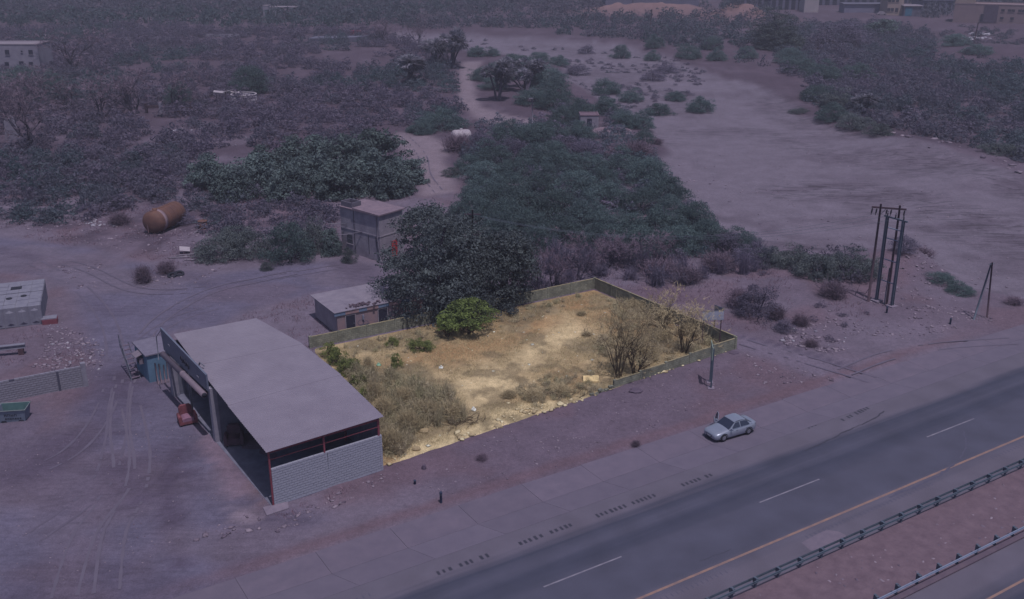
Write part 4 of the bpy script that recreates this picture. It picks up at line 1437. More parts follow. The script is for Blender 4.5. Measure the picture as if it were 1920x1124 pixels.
# steel H-frame and wooden two-pole structure
g1, g2 = P(1642.5, 568), P(1671.4, 578.6)
hf = thing('steel_utility_pole', 'grey steel H-frame utility pole with rungs on concrete feet', 'utility pole', (g1[0], g1[1], 0), math.atan2(g2[1] - g1[1], g2[0] - g1[0]))
LF = math.hypot(g2[0] - g1[0], g2[1] - g1[1])
z0f = ht(*g1)
for xx in (0, LF):
    zb = -.6
    m_ = MB()
    for yy in (-.13, .13):
        m_.bb(xx - .13, xx + .13, yy - .02, yy + .02, zb, 10.0)
    m_.bb(xx - .02, xx + .02, -.11, .11, zb, 10.0)
    m_.build('leg', MAT_GALV_D, hf)
    MB().bb(xx - .5, xx + .5, -.5, .5, -.8, max(.25, z0f + .2)).build('footing', bpy.data.materials['pale_screed'], hf)
for zz in (2.75, 5.2, 7.6, 8.8):
    MB().tube([(-.1, .17, zz), (LF + .1, .17, zz)], .06, 6).build('rung', MAT_GALV_L, hf)
MB().bb(-.4, LF + .5, -.08, .08, 9.95, 10.1).build('crossarm', MAT_GALV_D, hf)
for xx in (0, LF / 2, LF):
    MB().lathe([(0, .05), (.08, .09), (.1, .05), (.18, .09), (.2, .05), (.3, .09), (.34, .03), (.55, .03)], (xx, 0, 10.1), (xx, 0, 12), 8).build('insulator', MAT_BLACK, hf)
w1, w2 = (39.9, 106.3), (41.75, 105.7)
wf = thing('wooden_pole_pair', 'two dark wooden poles joined by a crossarm with hanging insulators', 'utility pole', (w1[0], w1[1], 0), math.atan2(w2[1] - w1[1], w2[0] - w1[0]))
LW = math.hypot(w2[0] - w1[0], w2[1] - w1[1])
for xx in (0, LW):
    MB().tube([(xx, 0, -.6), (xx, 0, 11.5)], [.16, .11], 10).build('pole', MAT_DARK, wf)
ca = MB().bb(-.9, LW + .7, -.09, .09, 11.0, 11.18).build('crossarm', MAT_DARK, wf)
for xx in (-.8, -.35, .7, 1.15, LW + .55):
    MB().lathe([(0, .03), (.1, .03), (.12, .1), (.2, .06), (.24, .11), (.32, .06), (.36, .11), (.44, .06), (.48, .1), (.6, .03), (.8, .03)], (xx, 0, 11.0), (xx - .1, 0, 10.0), 8).build('insulator', MAT_BLACK, ca)
MB().tube([(LW + .05, .1, 6.4), (LW + .6, .1, 7.6)], .04, 6).tube([(.0, .1, 10.2), (.6, .1, 11.0)], .035, 6).build('brace', MAT_STEEL, wf)
MB().tube([(LW - .25, -.1, -.2), (LW - .2, -.1, 4.4)], .06, 8).build('cable_guard', MAT_GALV_D, wf)
# three wires away to the left, ending behind the trees
we = P(885, 372)
far_end = Vector((*P(886, 400, 9.5), 9.5))
for k, xx in enumerate((-.8, .7, LW + .55)):
    p_ = loc_on(wf, xx, 0, 10.2)
    a_ = Vector(p_)
    b_ = far_end + Vector((k * .5 - .5, k * .5, -.35 * k))
    pts = []
    for i in range(25):
        t_ = i / 24
        q_ = a_.lerp(b_, t_)
        q_.z -= 5.2 * 4 * t_ * (1 - t_) * .5
        pts.append(q_ - a_)
    o = MB().tube(pts, .014, 4, False).build('overhead_wire', MAT_GALV_D)
    o.location = a_
    tag(o, ('thin overhead wire from the wooden poles, uppermost of three', 'thin overhead wire from the wooden poles, middle of three', 'thin overhead wire from the wooden poles, lowest of three')[k], 'wire', 'overhead wires')
fp = thing('utility_pole', 'wooden pole among the trees carrying the far ends of wires', 'utility pole', (far_end[0], far_end[1], 0))
MB().tube([(0, 0, -.3), (0, 0, 9.9)], [.15, .1], 8).build('pole', MAT_DARK, fp)
MB().bb(-.9, .9, -.06, .06, 9.3, 9.42).build('crossarm', MAT_DARK, fp)
# A-frame
f1, f2 = P(1825, 600), P(1851, 597)
t = thing('a_frame_pole', 'slim two-legged A-frame pole standing alone near the road', 'utility pole', (f1[0], f1[1], 0), math.atan2(f2[1] - f1[1], f2[0] - f1[0]))
LA = math.hypot(f2[0] - f1[0], f2[1] - f1[1])
MB().tube([(0, 0, -.3), (LA * .6, 0, 6.3)], [.11, .08], 8).build('leg', MAT_GALV_D, t)
MB().tube([(LA, 0, -.3), (LA * .66, 0, 6.4)], [.11, .08], 8).build('leg', MAT_DARK, t)
MB().tube([(LA * .4, -.1, 6.2), (LA * .9, .1, 6.2)], .05, 6).build('bolt', MAT_STEEL, t)
MB().tube([(LA * .6, 0, 6.0), (-.35, -.9, .0)], .015, 4).build('stay_wire', MAT_STEEL, t)
# lean-to sticks
for px0, py0, dx, dz, lab in ((1602, 560, .9, 2.6, 'pale leaning stick in the dirt near the steel H-frame'), (1606, 578, 1.2, 1.9, 'lower leaning stick in the dirt near the steel H-frame')):
    q_ = P(px0, py0)
    o = MB().tube([(0, 0, -.1), (dx, .2, dz)], .035, 5).build('stick', MAT_PLANK)
    o.location = (q_[0], q_[1], ht(*q_))
    tag(o, lab, 'stick')
# marker posts
MAT_MARK = M('dark_blue_marker', T(44, 54, 84), T(36, 44, 70), 3, .6)
for px0, py0, h, lab in ((827, 943, .95, 'dark blue marker post on the verge in front of the plot'), (778, 907, .35, 'short teal stump near the corner of the white block wall'),
                         (1662, 590, .75, 'dark marker post at the foot of the steel H-frame'), (1781, 611, .7, 'dark marker post on bare ground between H-frame and A-frame')):
    q_ = P(px0, py0)
    t = thing('marker_post', lab, 'post', (q_[0], q_[1], ht(*q_)))
    MB().lathe([(-.1, .10), (h * .8, .095), (h * .82, .11), (h * .9, .11), (h, .06), (h, 0)], (0, 0, 0), (0, 0, 1), 10).build('shaft', MAT_MARK, t)
    MB().lathe([(h * .68, .101), (h * .68, .104), (h * .76, .104), (h * .76, .1)], (0, 0, 0), (0, 0, 1), 10).build('band', MAT_GALV, t)
lp = P(998, 238)
t = thing('lamp_post', 'slim lone lamp post by the bend in the dirt track', 'lamp post', (lp[0], lp[1], ht(*lp)))
MB().tube([(0, 0, -.2), (0, 0, 6.0)], [.14, .09], 8).build('post', MAT_PVC, t)
MB().bb(-.7, .12, -.12, .12, 5.95, 6.15).build('lamp_head', MAT_PVC, t)
for px0, py0, h, lab in ((1826, 80, 7.0, 'dark thin pole leaning on the bare slope below the pink building'), (1218, 62, 9, 'dark thin pole among the far riverbank shrubs')):
    q_ = P(px0, py0)
    o = MB().tube([(0, 0, -.3), (.5, 0, h)], [.22, .15], 6).build('pole', MAT_DARK)
    o.location = (q_[0], q_[1], ht(*q_))
    tag(o, lab, 'pole')

# ------------------------------------------------------------------ silver saloon car
fwp, rwp = P(1356, 828.3), P(1401.7, 815)
caz = math.atan2(fwp[1] - rwp[1], fwp[0] - rwp[0])        # heading, to the lower left
mid = ((fwp[0] + rwp[0]) / 2, (fwp[1] + rwp[1]) / 2)
lx, ly = math.cos(caz), math.sin(caz)
cpos = (mid[0] - ly * -.0 + (-ly) * -.78, mid[1] + lx * -.78)
car = thing('car', 'silver four-door saloon car parked on the verge with one front door open', 'car', (cpos[0], cpos[1], .045), caz)
MAT_CAR = M('silver_car_paint', T(136, 140, 164), T(128, 132, 156), .5, .3, .3, .5, coat=.6)
MAT_GLASS = M('car_glass', T(46, 50, 72), T(38, 42, 62), .7, .08, 0, .6)
MAT_TYRE = M('tyre_rubber', T(38, 38, 50), T(32, 32, 44), 4, .85)
MAT_RIM = M('alloy_rim', T(150, 150, 166), T(120, 120, 140), 3, .35, .6)


def sect(x, hw, zl, zs, zt, r=.1):
    """rounded body section at station x: sill, shoulder, top"""
    pts = [(x, -hw * .90, zl), (x, -hw * .985, zl + .10), (x, -hw, (zl + zs) / 2 + .05), (x, -hw * .965, zs), (x, -hw * .86, zt - .02), (x, -hw * .5, zt + .01), (x, 0, zt + .025)]
    return pts + [(p[0], -p[1], p[2]) for p in reversed(pts[:-1])]


body = MB()
body.loft([sect(2.18, .60, .36, .52, .58), sect(2.12, .74, .24, .58, .66), sect(1.95, .83, .20, .64, .73), sect(1.55, .885, .18, .70, .80), sect(1.0, .90, .18, .76, .89), sect(.75, .90, .18, .80, .93),
           sect(0.2, .90, .18, .83, .93), sect(-.9, .90, .18, .86, .95), sect(-1.4, .895, .18, .88, .97), sect(-1.75, .875, .20, .88, .985), sect(-2.02, .83, .24, .86, .98), sect(-2.15, .76, .34, .80, .94), sect(-2.19, .66, .42, .72, .84)])
bo = body.build('body', MAT_CAR, car)


def cab(x, hw, z):
    return [(x, -hw, z), (x, -hw * .5, z + .02), (x, 0, z + .03), (x, hw * .5, z + .02), (x, hw, z)]


# cabin: roof skin and glass faces as own pieces
rows = [(.82, .76, .90), (.15, .62, 1.36), (-.15, .60, 1.42), (-.75, .60, 1.42), (-1.05, .60, 1.36), (-1.72, .70, .97)]
rs_ = [cab(*r) for r in rows]


def patch(rowsA, name, mat, parent, off=0.0):
    n = len(rowsA[0])
    vs = [v for r in rowsA for v in r]
    o = MB()
    o.add(vs, [(i * n + k, i * n + k + 1, (i + 1) * n + k + 1, (i + 1) * n + k) for i in range(len(rowsA) - 1) for k in range(n - 1)], True)
    return o.build(name, mat, parent)


patch([rs_[0], rs_[1]], 'windscreen', MAT_GLASS, car)
patch([[(v[0], v[1] * 1.04, v[2] + .012) for v in rs_[i]] for i in (1, 2, 3, 4)], 'roof', MAT_CAR, car)
patch([rs_[4], rs_[5]], 'rear_window', MAT_GLASS, car)
for sgn in (-1, 1):
    lo = [(x, sgn * hw, z) for x, hw, z in ((.80, .85, .89), (.2, .86, .90), (-.9, .86, .93), (-1.68, .83, .95))]
    hi = [(x, sgn * hw, z) for x, hw, z in ((.72, .77, .95), (.14, .635, 1.35), (-.9, .625, 1.40), (-1.6, .71, 1.0))]
    MB().add([*lo, *hi], [(0, 1, 5, 4), (1, 2, 6, 5), (2, 3, 7, 6)], False).build('cabin_side', MAT_CAR, car)
    for nm, qd in (('side_window', [(.55, .86, .95), (-.32, .872, .97), (-.32, .662, 1.345), (.08, .672, 1.325)]), ('side_window', [(-.42, .872, .97), (-1.35, .86, .98), (-1.12, .69, 1.27), (-.85, .66, 1.345), (-.42, .662, 1.35)])):
        MB().add([(x, sgn * y, z) for x, y, z in qd], [tuple(range(len(qd)))]).build(nm, MAT_GLASS, car)
    hl = MB().add([(2.13, sgn * .42, .60), (1.90, sgn * .79, .69), (1.96, sgn * .81, .60), (2.16, sgn * .48, .52)], [(0, 1, 2, 3)]).build('headlight', M('lamp_glass', T(150, 156, 176), T(120, 124, 148), 3, .15) if sgn < 0 else bpy.data.materials['lamp_glass'], car)
    hl.location = (.03, sgn * .02, .02)
    tl = MB().add([(-2.15, sgn * .5, .84), (-1.98, sgn * .80, .90), (-2.06, sgn * .80, .74), (-2.19, sgn * .52, .70)], [(0, 1, 2, 3)]).build('tail_light', MAT_REDF, car)
    tl.location = (-.03, sgn * .03, .0)
    MB().box((.62, sgn * 1.0, .98), (.12, .2, .13)).build('mirror', MAT_CAR, car)
    for xx in (.28, -.75):
        MB().box((xx - .3, sgn * .905, .74), (.16, .03, .03)).build('door_handle', MAT_RIM, bo)
    for xx in (1.31, -1.31):
        wh = MB().lathe([(-.1, .18), (-.1, .29), (-.07, .315), (.07, .315), (.1, .29), (.1, .18)], (xx, sgn * .80, .315), (xx, sgn * .80 + sgn, .315), 24).build('wheel', MAT_TYRE, car)
        rm_ = MB()
        rm_.lathe([(.085, .0), (.1, .05), (.1, .2), (.09, .215)], (xx, sgn * .80, .315), (xx, sgn * .80 + sgn, .315), 24)
        rm_.build('rim', MAT_RIM, wh)
        ar = MB()
        pts = [(xx + .37 * math.cos(a_), sgn * .895, .315 + .37 * math.sin(a_)) for a_ in [math.pi * i / 10 for i in range(11)]]
        ar.tube(pts, .035, 5)
        ar.build('wheel_arch', MAT_TYRE, bo)
MB().add([(2.19, -.36, .50), (2.19, .36, .50), (2.225, .30, .34), (2.225, -.30, .34)], [(0, 1, 2, 3)]).build('grille', MAT_BLACK, car)
MB().bb(2.16, 2.24, -.25, .25, .38, .47).build('number_plate', bpy.data.materials['pale_plate'], car)
MB().bb(-2.225, -2.19, -.25, .25, .56, .67).build('number_plate', bpy.data.materials['pale_plate'], car)
MB().bb(-1.9, 1.9, -.8, .8, .13, .2).build('underside', MAT_BLACK, car)
# the opened front door on the far side (local -y), hinged at its front edge
dr = link('door', None, car, (.68, -.90, 0), math.radians(62))
dp = MB()
dp.loft([[(0, -.06, .22), (0, .0, .24), (0, .0, .86), (0, -.06, .88)], [(-.55, -.09, .2), (-.55, -.01, .22), (-.55, -.01, .88), (-.55, -.08, .9)], [(-1.02, -.06, .24), (-1.02, 0, .26), (-1.02, .0, .9), (-1.02, -.06, .92)]])
dp.build('door_skin', MAT_CAR, dr)
MB().tube([(-.05, .1, .88), (-.55, .24, 1.34), (-1.0, .24, 1.34), (-1.02, .06, .92)], .03, 6).build('window_frame', MAT_CAR, dr)
MB().add([(-.1, .06, .9), (-.98, .06, .92), (-.96, .22, 1.32), (-.56, .23, 1.32)], [(0, 1, 2, 3)]).build('window', MAT_GLASS, dr)
MB().bb(-.95, -.1, .06, .09, .3, .82).build('door_trim', MAT_BLACK, dr)

# ------------------------------------------------------------------ far buildings and small structures
MAT_GLZ = M('dark_window', T(46, 46, 66), T(40, 40, 58), 2, .3)


def building(name, label, cat, pxl, pxr, ybase, h, depth, mat, roofm, wins=(), parapet=.6, extra=None, ramp=0.0):
    """flat-roofed block whose front runs between two measured base points; wins: (fraction, z0, z1, width)"""
    a, b = P(pxl, ybase), P(pxr, ybase + ramp)
    ln = math.hypot(b[0] - a[0], b[1] - a[1])
    t = thing(name, label, cat, (a[0], a[1], 0), math.atan2(b[1] - a[1], b[0] - a[0]))
    MB().bb(0, ln, 0, depth, -1, h).build('wall', mat, t)
    rf = MB()
    for x0, x1, y0, y1 in ((-.1, ln + .1, -.1, .2), (-.1, ln + .1, depth - .2, depth + .1), (-.1, .2, .2, depth - .2), (ln - .2, ln + .1, .2, depth - .2)):
        rf.bb(x0, x1, y0, y1, h, h + parapet)
    rf.bb(.2, ln - .2, .2, depth - .2, h + .002, h + .05)
    rf.build('roof', roofm, t)
    for fx, z0, z1, wv in wins:
        w = MB().bb(fx * ln - wv / 2, fx * ln + wv / 2, -.06, .0, z0, z1).build('window', MAT_GLZ, t)
        MB().bb(fx * ln - wv / 2 - .1, fx * ln + wv / 2 + .1, -.2, -.062, z0 - .12, z0).build('sill', mat, w)
    if extra:
        extra(t, ln)
    return t


def shed(name, label, pxl, pxr, ybase, h, depth, mat, roofm, pitch=1.2, bays=0, ramp=0.0):
    a, b = P(pxl, ybase), P(pxr, ybase + ramp)
    ln = math.hypot(b[0] - a[0], b[1] - a[1])
    t = thing(name, label, 'warehouse', (a[0], a[1], 0), math.atan2(b[1] - a[1], b[0] - a[0]))
    MB().prism([(0, 0), (ln, 0), (ln, depth), (0, depth)], -1, h).build('wall', mat, t)
    for sgn, y0, y1 in ((0, -.6, depth / 2), (1, depth / 2, depth + .6)):
        za, zb = (h, h + pitch) if sgn == 0 else (h + pitch, h)
        MB().add([(-.5, y0, za), (ln + .5, y0, za), (ln + .5, y1, zb), (-.5, y1, zb), (-.5, y0, za + .25), (ln + .5, y0, za + .25), (ln + .5, y1, zb + .25), (-.5, y1, zb + .25)],
                 [(3, 2, 1, 0), (4, 5, 6, 7), (0, 1, 5, 4), (1, 2, 6, 5), (2, 3, 7, 6), (3, 0, 4, 7)]).build('roof', roofm, t)
    for k in range(bays):
        x0 = ln * (k + .2) / bays
        MB().bb(x0, x0 + ln / bays * .6, -.15, .0, 0, h * .8).build('bay_door', MAT_GLZ, t)
    return t


MAT_PINKW = M('pinkish_render', T(130, 110, 120), T(118, 100, 112), .3, .9)
MAT_TANW = M('tan_render', T(142, 124, 126), T(130, 114, 120), .3, .9)
MAT_WHW = M('pale_render', T(150, 138, 150), T(136, 126, 140), .3, .9)
MAT_GRW = M('grey_shed_wall', T(96, 92, 118), T(84, 80, 106), .3, .9)
MAT_LROOF = M('light_roof', T(130, 120, 134), T(116, 106, 124), .2, .8)
MAT_GROOF = M('grey_roof', T(92, 88, 110), T(82, 80, 102), .2, .8)
MAT_TURQ = M('turquoise_door', T(56, 100, 130), None, 2, .7)
MAT_OLDW = M('old_house_wall', T(128, 122, 142), T(112, 106, 128), .5, .9)

building('white_house', 'two-storey pale house among bare trees at the picture edge', 'house', -60, 77, 134, 7.4, 9, MAT_OLDW, MAT_LROOF,
         [(.3, 4.6, 6.0, 1.2), (.58, 4.6, 6.0, 1.2), (.78, 5.3, 5.8, .5), (.9, 4.7, 6.0, 1.2), (.55, 1.4, 2.6, 1.2), (.75, 1.0, 2.8, 1.3), (.88, 1.4, 2.6, 1.1)], .25)


def tower_extra(t, ln):
    MB().bb(ln * .55, ln, 2, 8, 9.4, 11.2).build('stair_tower', MAT_TANW, t)


building('tan_building', 'tan two-storey block with small dark windows among far warehouses', 'building', 1662, 1692, 29, 9.4, 10, MAT_TANW, MAT_TANW,
         [(.1, 5.8, 7.2, 1.4), (.32, 5.8, 7.2, 1.4), (.58, 5.8, 7.2, 1.4), (.1, 1.6, 3.2, 1.4), (.32, 1.6, 3.2, 1.4), (.6, 1.4, 3.2, 1.4)], .3, tower_extra)
building('white_store', 'plain windowless white box building in front of far warehouses', 'building', 1507, 1534, 24, 6.6, 9, MAT_WHW, MAT_WHW, [], .2)


def pink_extra(t, ln):
    MB().bb(0, 8, 1, 9, 7.3, 9.6).build('stair_tower', MAT_TANW, t)
    MB().bb(ln * .33, ln * .48, -.25, -.01, 0, 7.2).build('dark_bay', M('mauve_bay', T(84, 72, 94), None, 1, .9), t)
    MB().bb(2.5, 5.5, 3, 6, 9.6, 10.8).build('water_tank', MAT_LROOF, t)
    MB().bb(ln * .3, ln * .33, -.4, -.01, .2, 3.4).build('door', MAT_GLZ, t)


building('pink_building', 'long low pinkish building with a row of small windows by bare slope', 'building', 1786, 1960, 40, 7.2, 12, MAT_PINKW, MAT_PINKW,
         [(f_, z, z + 1.0, 1.3) for f_ in (.53, .6, .64, .71, .75, .78, .86, .92) for z in ((4.6,) if f_ in (.6, .71, .75, .78) else (4.6, 1.4))], .4, pink_extra, 6)
shed('warehouse', 'wide warehouse with pale pitched roof at the skyline above sand mounds', 1135, 1185, 14, 6, 22, MAT_GRW, MAT_GROOF, 2.5)
shed('warehouse', 'long flat pale-roofed warehouse beside the pitched one above sand mounds', 1186, 1310, 12, 7, 30, MAT_GRW, MAT_LROOF, .5)
shed('warehouse', 'dark grey shed with open bays left of the white box building', 1375, 1440, 17, 6.5, 18, MAT_GRW, MAT_GRW, .6, 6)
shed('warehouse', 'second dark grey open-bay shed hard by the white box building', 1444, 1505, 19, 6.5, 18, MAT_GRW, MAT_GROOF, .6, 5)
shed('warehouse', 'long low shed with pale roof strip behind the white box building', 1530, 1668, 10, 5.5, 16, MAT_GRW, MAT_LROOF, .4, 10)
shed('warehouse', 'grey boundary-like store between white box and tan block', 1582, 1658, 25, 4.0, 8, M('grey_store', T(112, 108, 134), T(100, 96, 124), .3, .9), MAT_GROOF, .2)
t = shed('warehouse', 'pale low store with a turquoise door beside the tan block', 1694, 1726, 30, 4.2, 8, MAT_GROOF, MAT_LROOF, .2)
MB().bb(.5, 3.6, -.2, -.01, 0, 3.8).build('turquoise_door', MAT_TURQ, t)
shed('warehouse', 'dim blue-grey shed between turquoise-door store and pink building', 1728, 1784, 24, 5.5, 14, MAT_GRW, MAT_GRW, .5, 5)
shed('warehouse', 'low sheds strip at the skyline right of the tan block', 1700, 1800, 6, 5.5, 14, MAT_GRW, MAT_LROOF, .5, 6)
building('farm_hut', 'tiny pale hut with an upright front in the far orchard', 'hut', 494, 504, 33, 5.0, 5, MAT_OLDW, MAT_LROOF, [(.7, .5, 3.0, 1.5)], .2)
t = thing('farm_shelter', 'tiny open shelter with pale roof beside the orchard hut', 'shelter', (*P(519, 32), 0))
MB().bb(-4, 9, 0, 5, 4.0, 4.4).build('roof', MAT_LROOF, t)
MB().bb(-4, 2, 0, 5, -.3, 4.0).build('wall', MAT_OLDW, t)
for xx in (5, 8.5):
    MB().bb(xx - .25, xx + .25, .3, .8, -.3, 4.0).build('post', MAT_DARK, t)
building('pump_hut', 'small grey hut with rusty roof edge beside a round basin', 'hut', 1088, 1122, 241, 2.6, 4, MAT_RAW, M('rusty_roof_sheet', T(110, 88, 104), T(92, 76, 94), 1, .9), [(.5, 0.1, 2.0, 1.0)], .15)
bs = P(1147, 250)
t = thing('water_basin', 'pale round livestock basin half hidden in scrub beside the hut', 'basin', (bs[0], bs[1], ht(*bs)))
MB().lathe([(-.3, 4.0), (.55, 4.0), (.55, 3.65), (-.3, 3.65)], (0, 0, 0), (0, 0, 1), 36).build('rim', bpy.data.materials['dusty_roof'], t)
MB().lathe([(.05, 3.65), (.05, 0)], (0, 0, 0), (0, 0, 1), 36).build('basin_floor', bpy.data.materials['dusty_roof'], t)
cs = P(458, 192)
t = thing('water_cistern', 'round grey cistern with pale rim under trees in the scrub', 'cistern', (cs[0], cs[1], ht(*cs)))
MB().lathe([(-.3, 3.0), (1.8, 3.0), (1.8, 2.75), (.3, 2.75), (.3, 0)], (0, 0, 0), (0, 0, 1), 36).build('wall', MAT_RAW, t)
MB().lathe([(1.8, 3.08), (1.92, 3.08), (1.92, 2.68), (1.8, 2.68)], (0, 0, 0), (0, 0, 1), 36).build('rim', MAT_WTANK, t)
cs = P(430, 190)
t = thing('sheet_shelter', 'collapsed shelter of pale bent roofing sheets beside the cistern', 'shelter', (cs[0], cs[1], ht(*cs)))
for xx, yy, zz, rx_, ry_ in ((-2.2, 0, 2.3, .1, .12), (0, .6, 2.5, -.1, -.2), (1.7, .2, 2.2, .2, .3)):
    MB().box((xx, yy, zz), (2.6, 1.8, .06), .2, rx_, ry_).build('roof_sheet', MAT_WTANK, t)
for xx in (-3, -.8, 1.2):
    MB().tube([(xx, .2, -.3), (xx, .3, 2.3)], .08, 6).build('post', MAT_DARK, t)
cs = P(300, 210)
t = thing('ruined_pen', 'ruined dark pen with pale posts between the bare trees', 'ruin', (cs[0], cs[1], ht(*cs)))
for xx in (-3, .2, 3.4, 7.0, 9.2):
    MB().bb(xx - .25, xx + .25, -.25, .25, -.3, 2.3 + .3 * math.sin(xx)).build('post', MAT_OLDW if abs(xx - .2) < .1 or xx > 9 else MAT_DARK, t)
for q3 in ((-3, 0, -.1, .1, 1.2, 1.8), (3.4, 7, -.1, .1, .3, 1.4), (7.2, 9.0, -.1, .1, .6, 1.0)):
    MB().bb(*q3).build('rail', MAT_DARK, t)
q_ = P(24, 262)
o = MB().add([(-1.6, 0, -.3), (1.6, .3, -.3), (.5, .1, 5.2), (-1.1, 0, 4.2), (-1.6, .3, -.3), (1.6, .6, -.3), (.5, .35, 5.2), (-1.1, .3, 4.2)],
             [(0, 1, 2, 3), (7, 6, 5, 4), (0, 4, 5, 1), (1, 5, 6, 2), (2, 6, 7, 3), (3, 7, 4, 0)]).build('leaning_slab', MAT_OLDW)
o.location = (q_[0], q_[1], ht(*q_))
tag(o, 'pale broken upright slab among bare trees at the picture edge', 'slab')
q_ = P(628, 77)
o = MB().prism([(-9, -4), (9, -5), (12, 3), (-8, 5)], -.3, [1.0, 1.6, 1.4, .9]).build('flat_roof_store', MAT_GROOF)
o.location = (q_[0], q_[1], ht(*q_))
tag(o, 'low flat grey roof showing above distant scrub', 'roof')
for i, (px0, py0, w, lab) in enumerate(((276, 76, 22, 'pale low wall line in distant scrub, middle one'), (183, 74, 12, 'pale low wall line in distant scrub, nearest the white house'), (418, 69, 18, 'pale low wall line in distant scrub, nearest the orchard hut'))):
    q_ = P(px0, py0)
    o = MB().bb(-w / 2, w / 2, -.2, .2, -.5, 1.1).build('garden_wall', MAT_OLDW)
    o.location = (q_[0], q_[1], ht(*q_))
    tag(o, lab, 'wall', 'distant garden walls')
q_ = P(668, 66)
o = MB().prism([(-2, -1), (2, -1), (1.6, 1), (-1.6, 1)], -.2, 1.6).build('red_drum', M('distant_red', T(128, 60, 86), None, 1, .7))
o.location = (q_[0], q_[1], ht(*q_))
tag(o, 'tiny red tank at the head of the dry river', 'tank')
for px0, py0, w, lab in ((1652, 29, 4.4, 'white car parked in front of tan block'), (1430, 30, 7.0, 'truck parked beside the sand mound')):
    q_ = P(px0, py0)
    t = thing('parked_vehicle', lab, 'vehicle', (q_[0], q_[1], 0))
    MB().loft([[(x, -.9, z0), (x, .9, z0), (x, .9, z1), (x, -.9, z1)] for x, z0, z1 in ((-w / 2, .35, .9), (-w * .3, .35, 1.0), (-w * .2, .35, 1.6), (w * .25, .35, 1.6), (w * .4, .35, 1.0), (w / 2, .35, .9))], smooth=False).build('body', MAT_LROOF, t)
    for xx in (-w * .3, w * .3):
        MB().lathe([(-.95, 0), (-.95, .35), (.95, .35), (.95, 0)], (xx, 0, .35), (xx, 1, .35), 10).build('wheel', MAT_BLACK, t)

# ------------------------------------------------------------------ plants: shapes
def FOL(r, g, b, k=2.0):
    return tuple(min(.6, v * k) for v in lin((r, g, b)))


def unit(n, r):
    v = r.normal(size=(n, 3))
    return v / np.linalg.norm(v, axis=1)[:, None]


def leaf_quads(C, Nn, size, aspect, r, jitter=.5):
    n = len(C)
    Nn = Nn + jitter * r.normal(size=(n, 3))
    Nn /= np.linalg.norm(Nn, axis=1)[:, None] + 1e-9
    a = unit(n, r)
    U = np.cross(Nn, a)
    U /= np.linalg.norm(U, axis=1)[:, None] + 1e-9
    W = np.cross(Nn, U)
    s = (size * r.uniform(.6, 1.4, n))[:, None]
    U, W = U * s, W * s * aspect
    V = np.stack([C - U * .5, C - W * .5, C + U * .5, C + W * .5], 1).reshape(-1, 3)    # pointed (diamond) leaves
    F = np.arange(4 * n).reshape(n, 4)
    return V, F


def clump_crown(r, W, H, z0, nclump, cr, nleaf, leaf, aspect=.55, shape='dome', jit=.5, floor=.72):
    """leaf clumps spread through a lumpy crown; returns V, F, tint, clump centres"""
    cs = []
    lobes = [(unit(1, r)[0], r.uniform(.75, 1.15)) for _ in range(7)]
    while len(cs) < nclump:
        d = unit(1, r)[0]
        if shape == 'dome' and d[2] < -.15:
            continue
        if shape == 'ball' and d[2] < -.75:
            continue
        rad = r.uniform(.25, 1) ** .45
        bulge = max([1.0 * b * max(0, d @ l) ** 3 for l, b in lobes] + [floor])
        p = d * rad * bulge
        if shape == 'dome':
            c = np.array([p[0] * W / 2, p[1] * W / 2, z0 + max(0.02, p[2]) * (H - z0)])
        else:
            c = np.array([p[0] * W / 2, p[1] * W / 2, z0 + (p[2] * .5 + .5) * (H - z0)])
        cs.append(c)
    cs = np.array(cs)
    Vs, Fs, ts, o = [], [], [], 0
    for c in cs:
        k = int(nleaf * r.uniform(.6, 1.4))
        d = unit(k, r)
        d[:, 2] = np.abs(d[:, 2]) * 1.0 - .35 * (r.random(k) < .45)
        cc = cr * r.uniform(.65, 1.3)
        C = c[None] + d * (cc * r.uniform(.45, 1.0, k))[:, None] * np.array([1, 1, .72])
        C[:, 2] = np.maximum(C[:, 2], .03)
        V, F = leaf_quads(C, d, leaf, aspect, r, jit)
        Vs.append(V)
        Fs.append(F + o)
        o += len(V)
        ts.append(np.clip(r.normal(.5, .2) + r.normal(0, .11, k), 0, 1))
    return np.concatenate(Vs), np.concatenate(Fs), np.concatenate(ts), cs


def twig_strips(r, n, starts, dirs, lens, w):
    """thin crossed-free strips (quads) from starts along dirs"""
    side = np.cross(dirs, unit(n, r))
    side /= np.linalg.norm(side, axis=1)[:, None] + 1e-9
    side *= (w * r.uniform(.6, 1.3, n))[:, None]
    E_ = starts + dirs * lens[:, None]
    V = np.stack([starts - side, starts + side, E_ + side * .35, E_ - side * .35], 1).reshape(-1, 3)
    return V, np.arange(4 * n).reshape(n, 4)


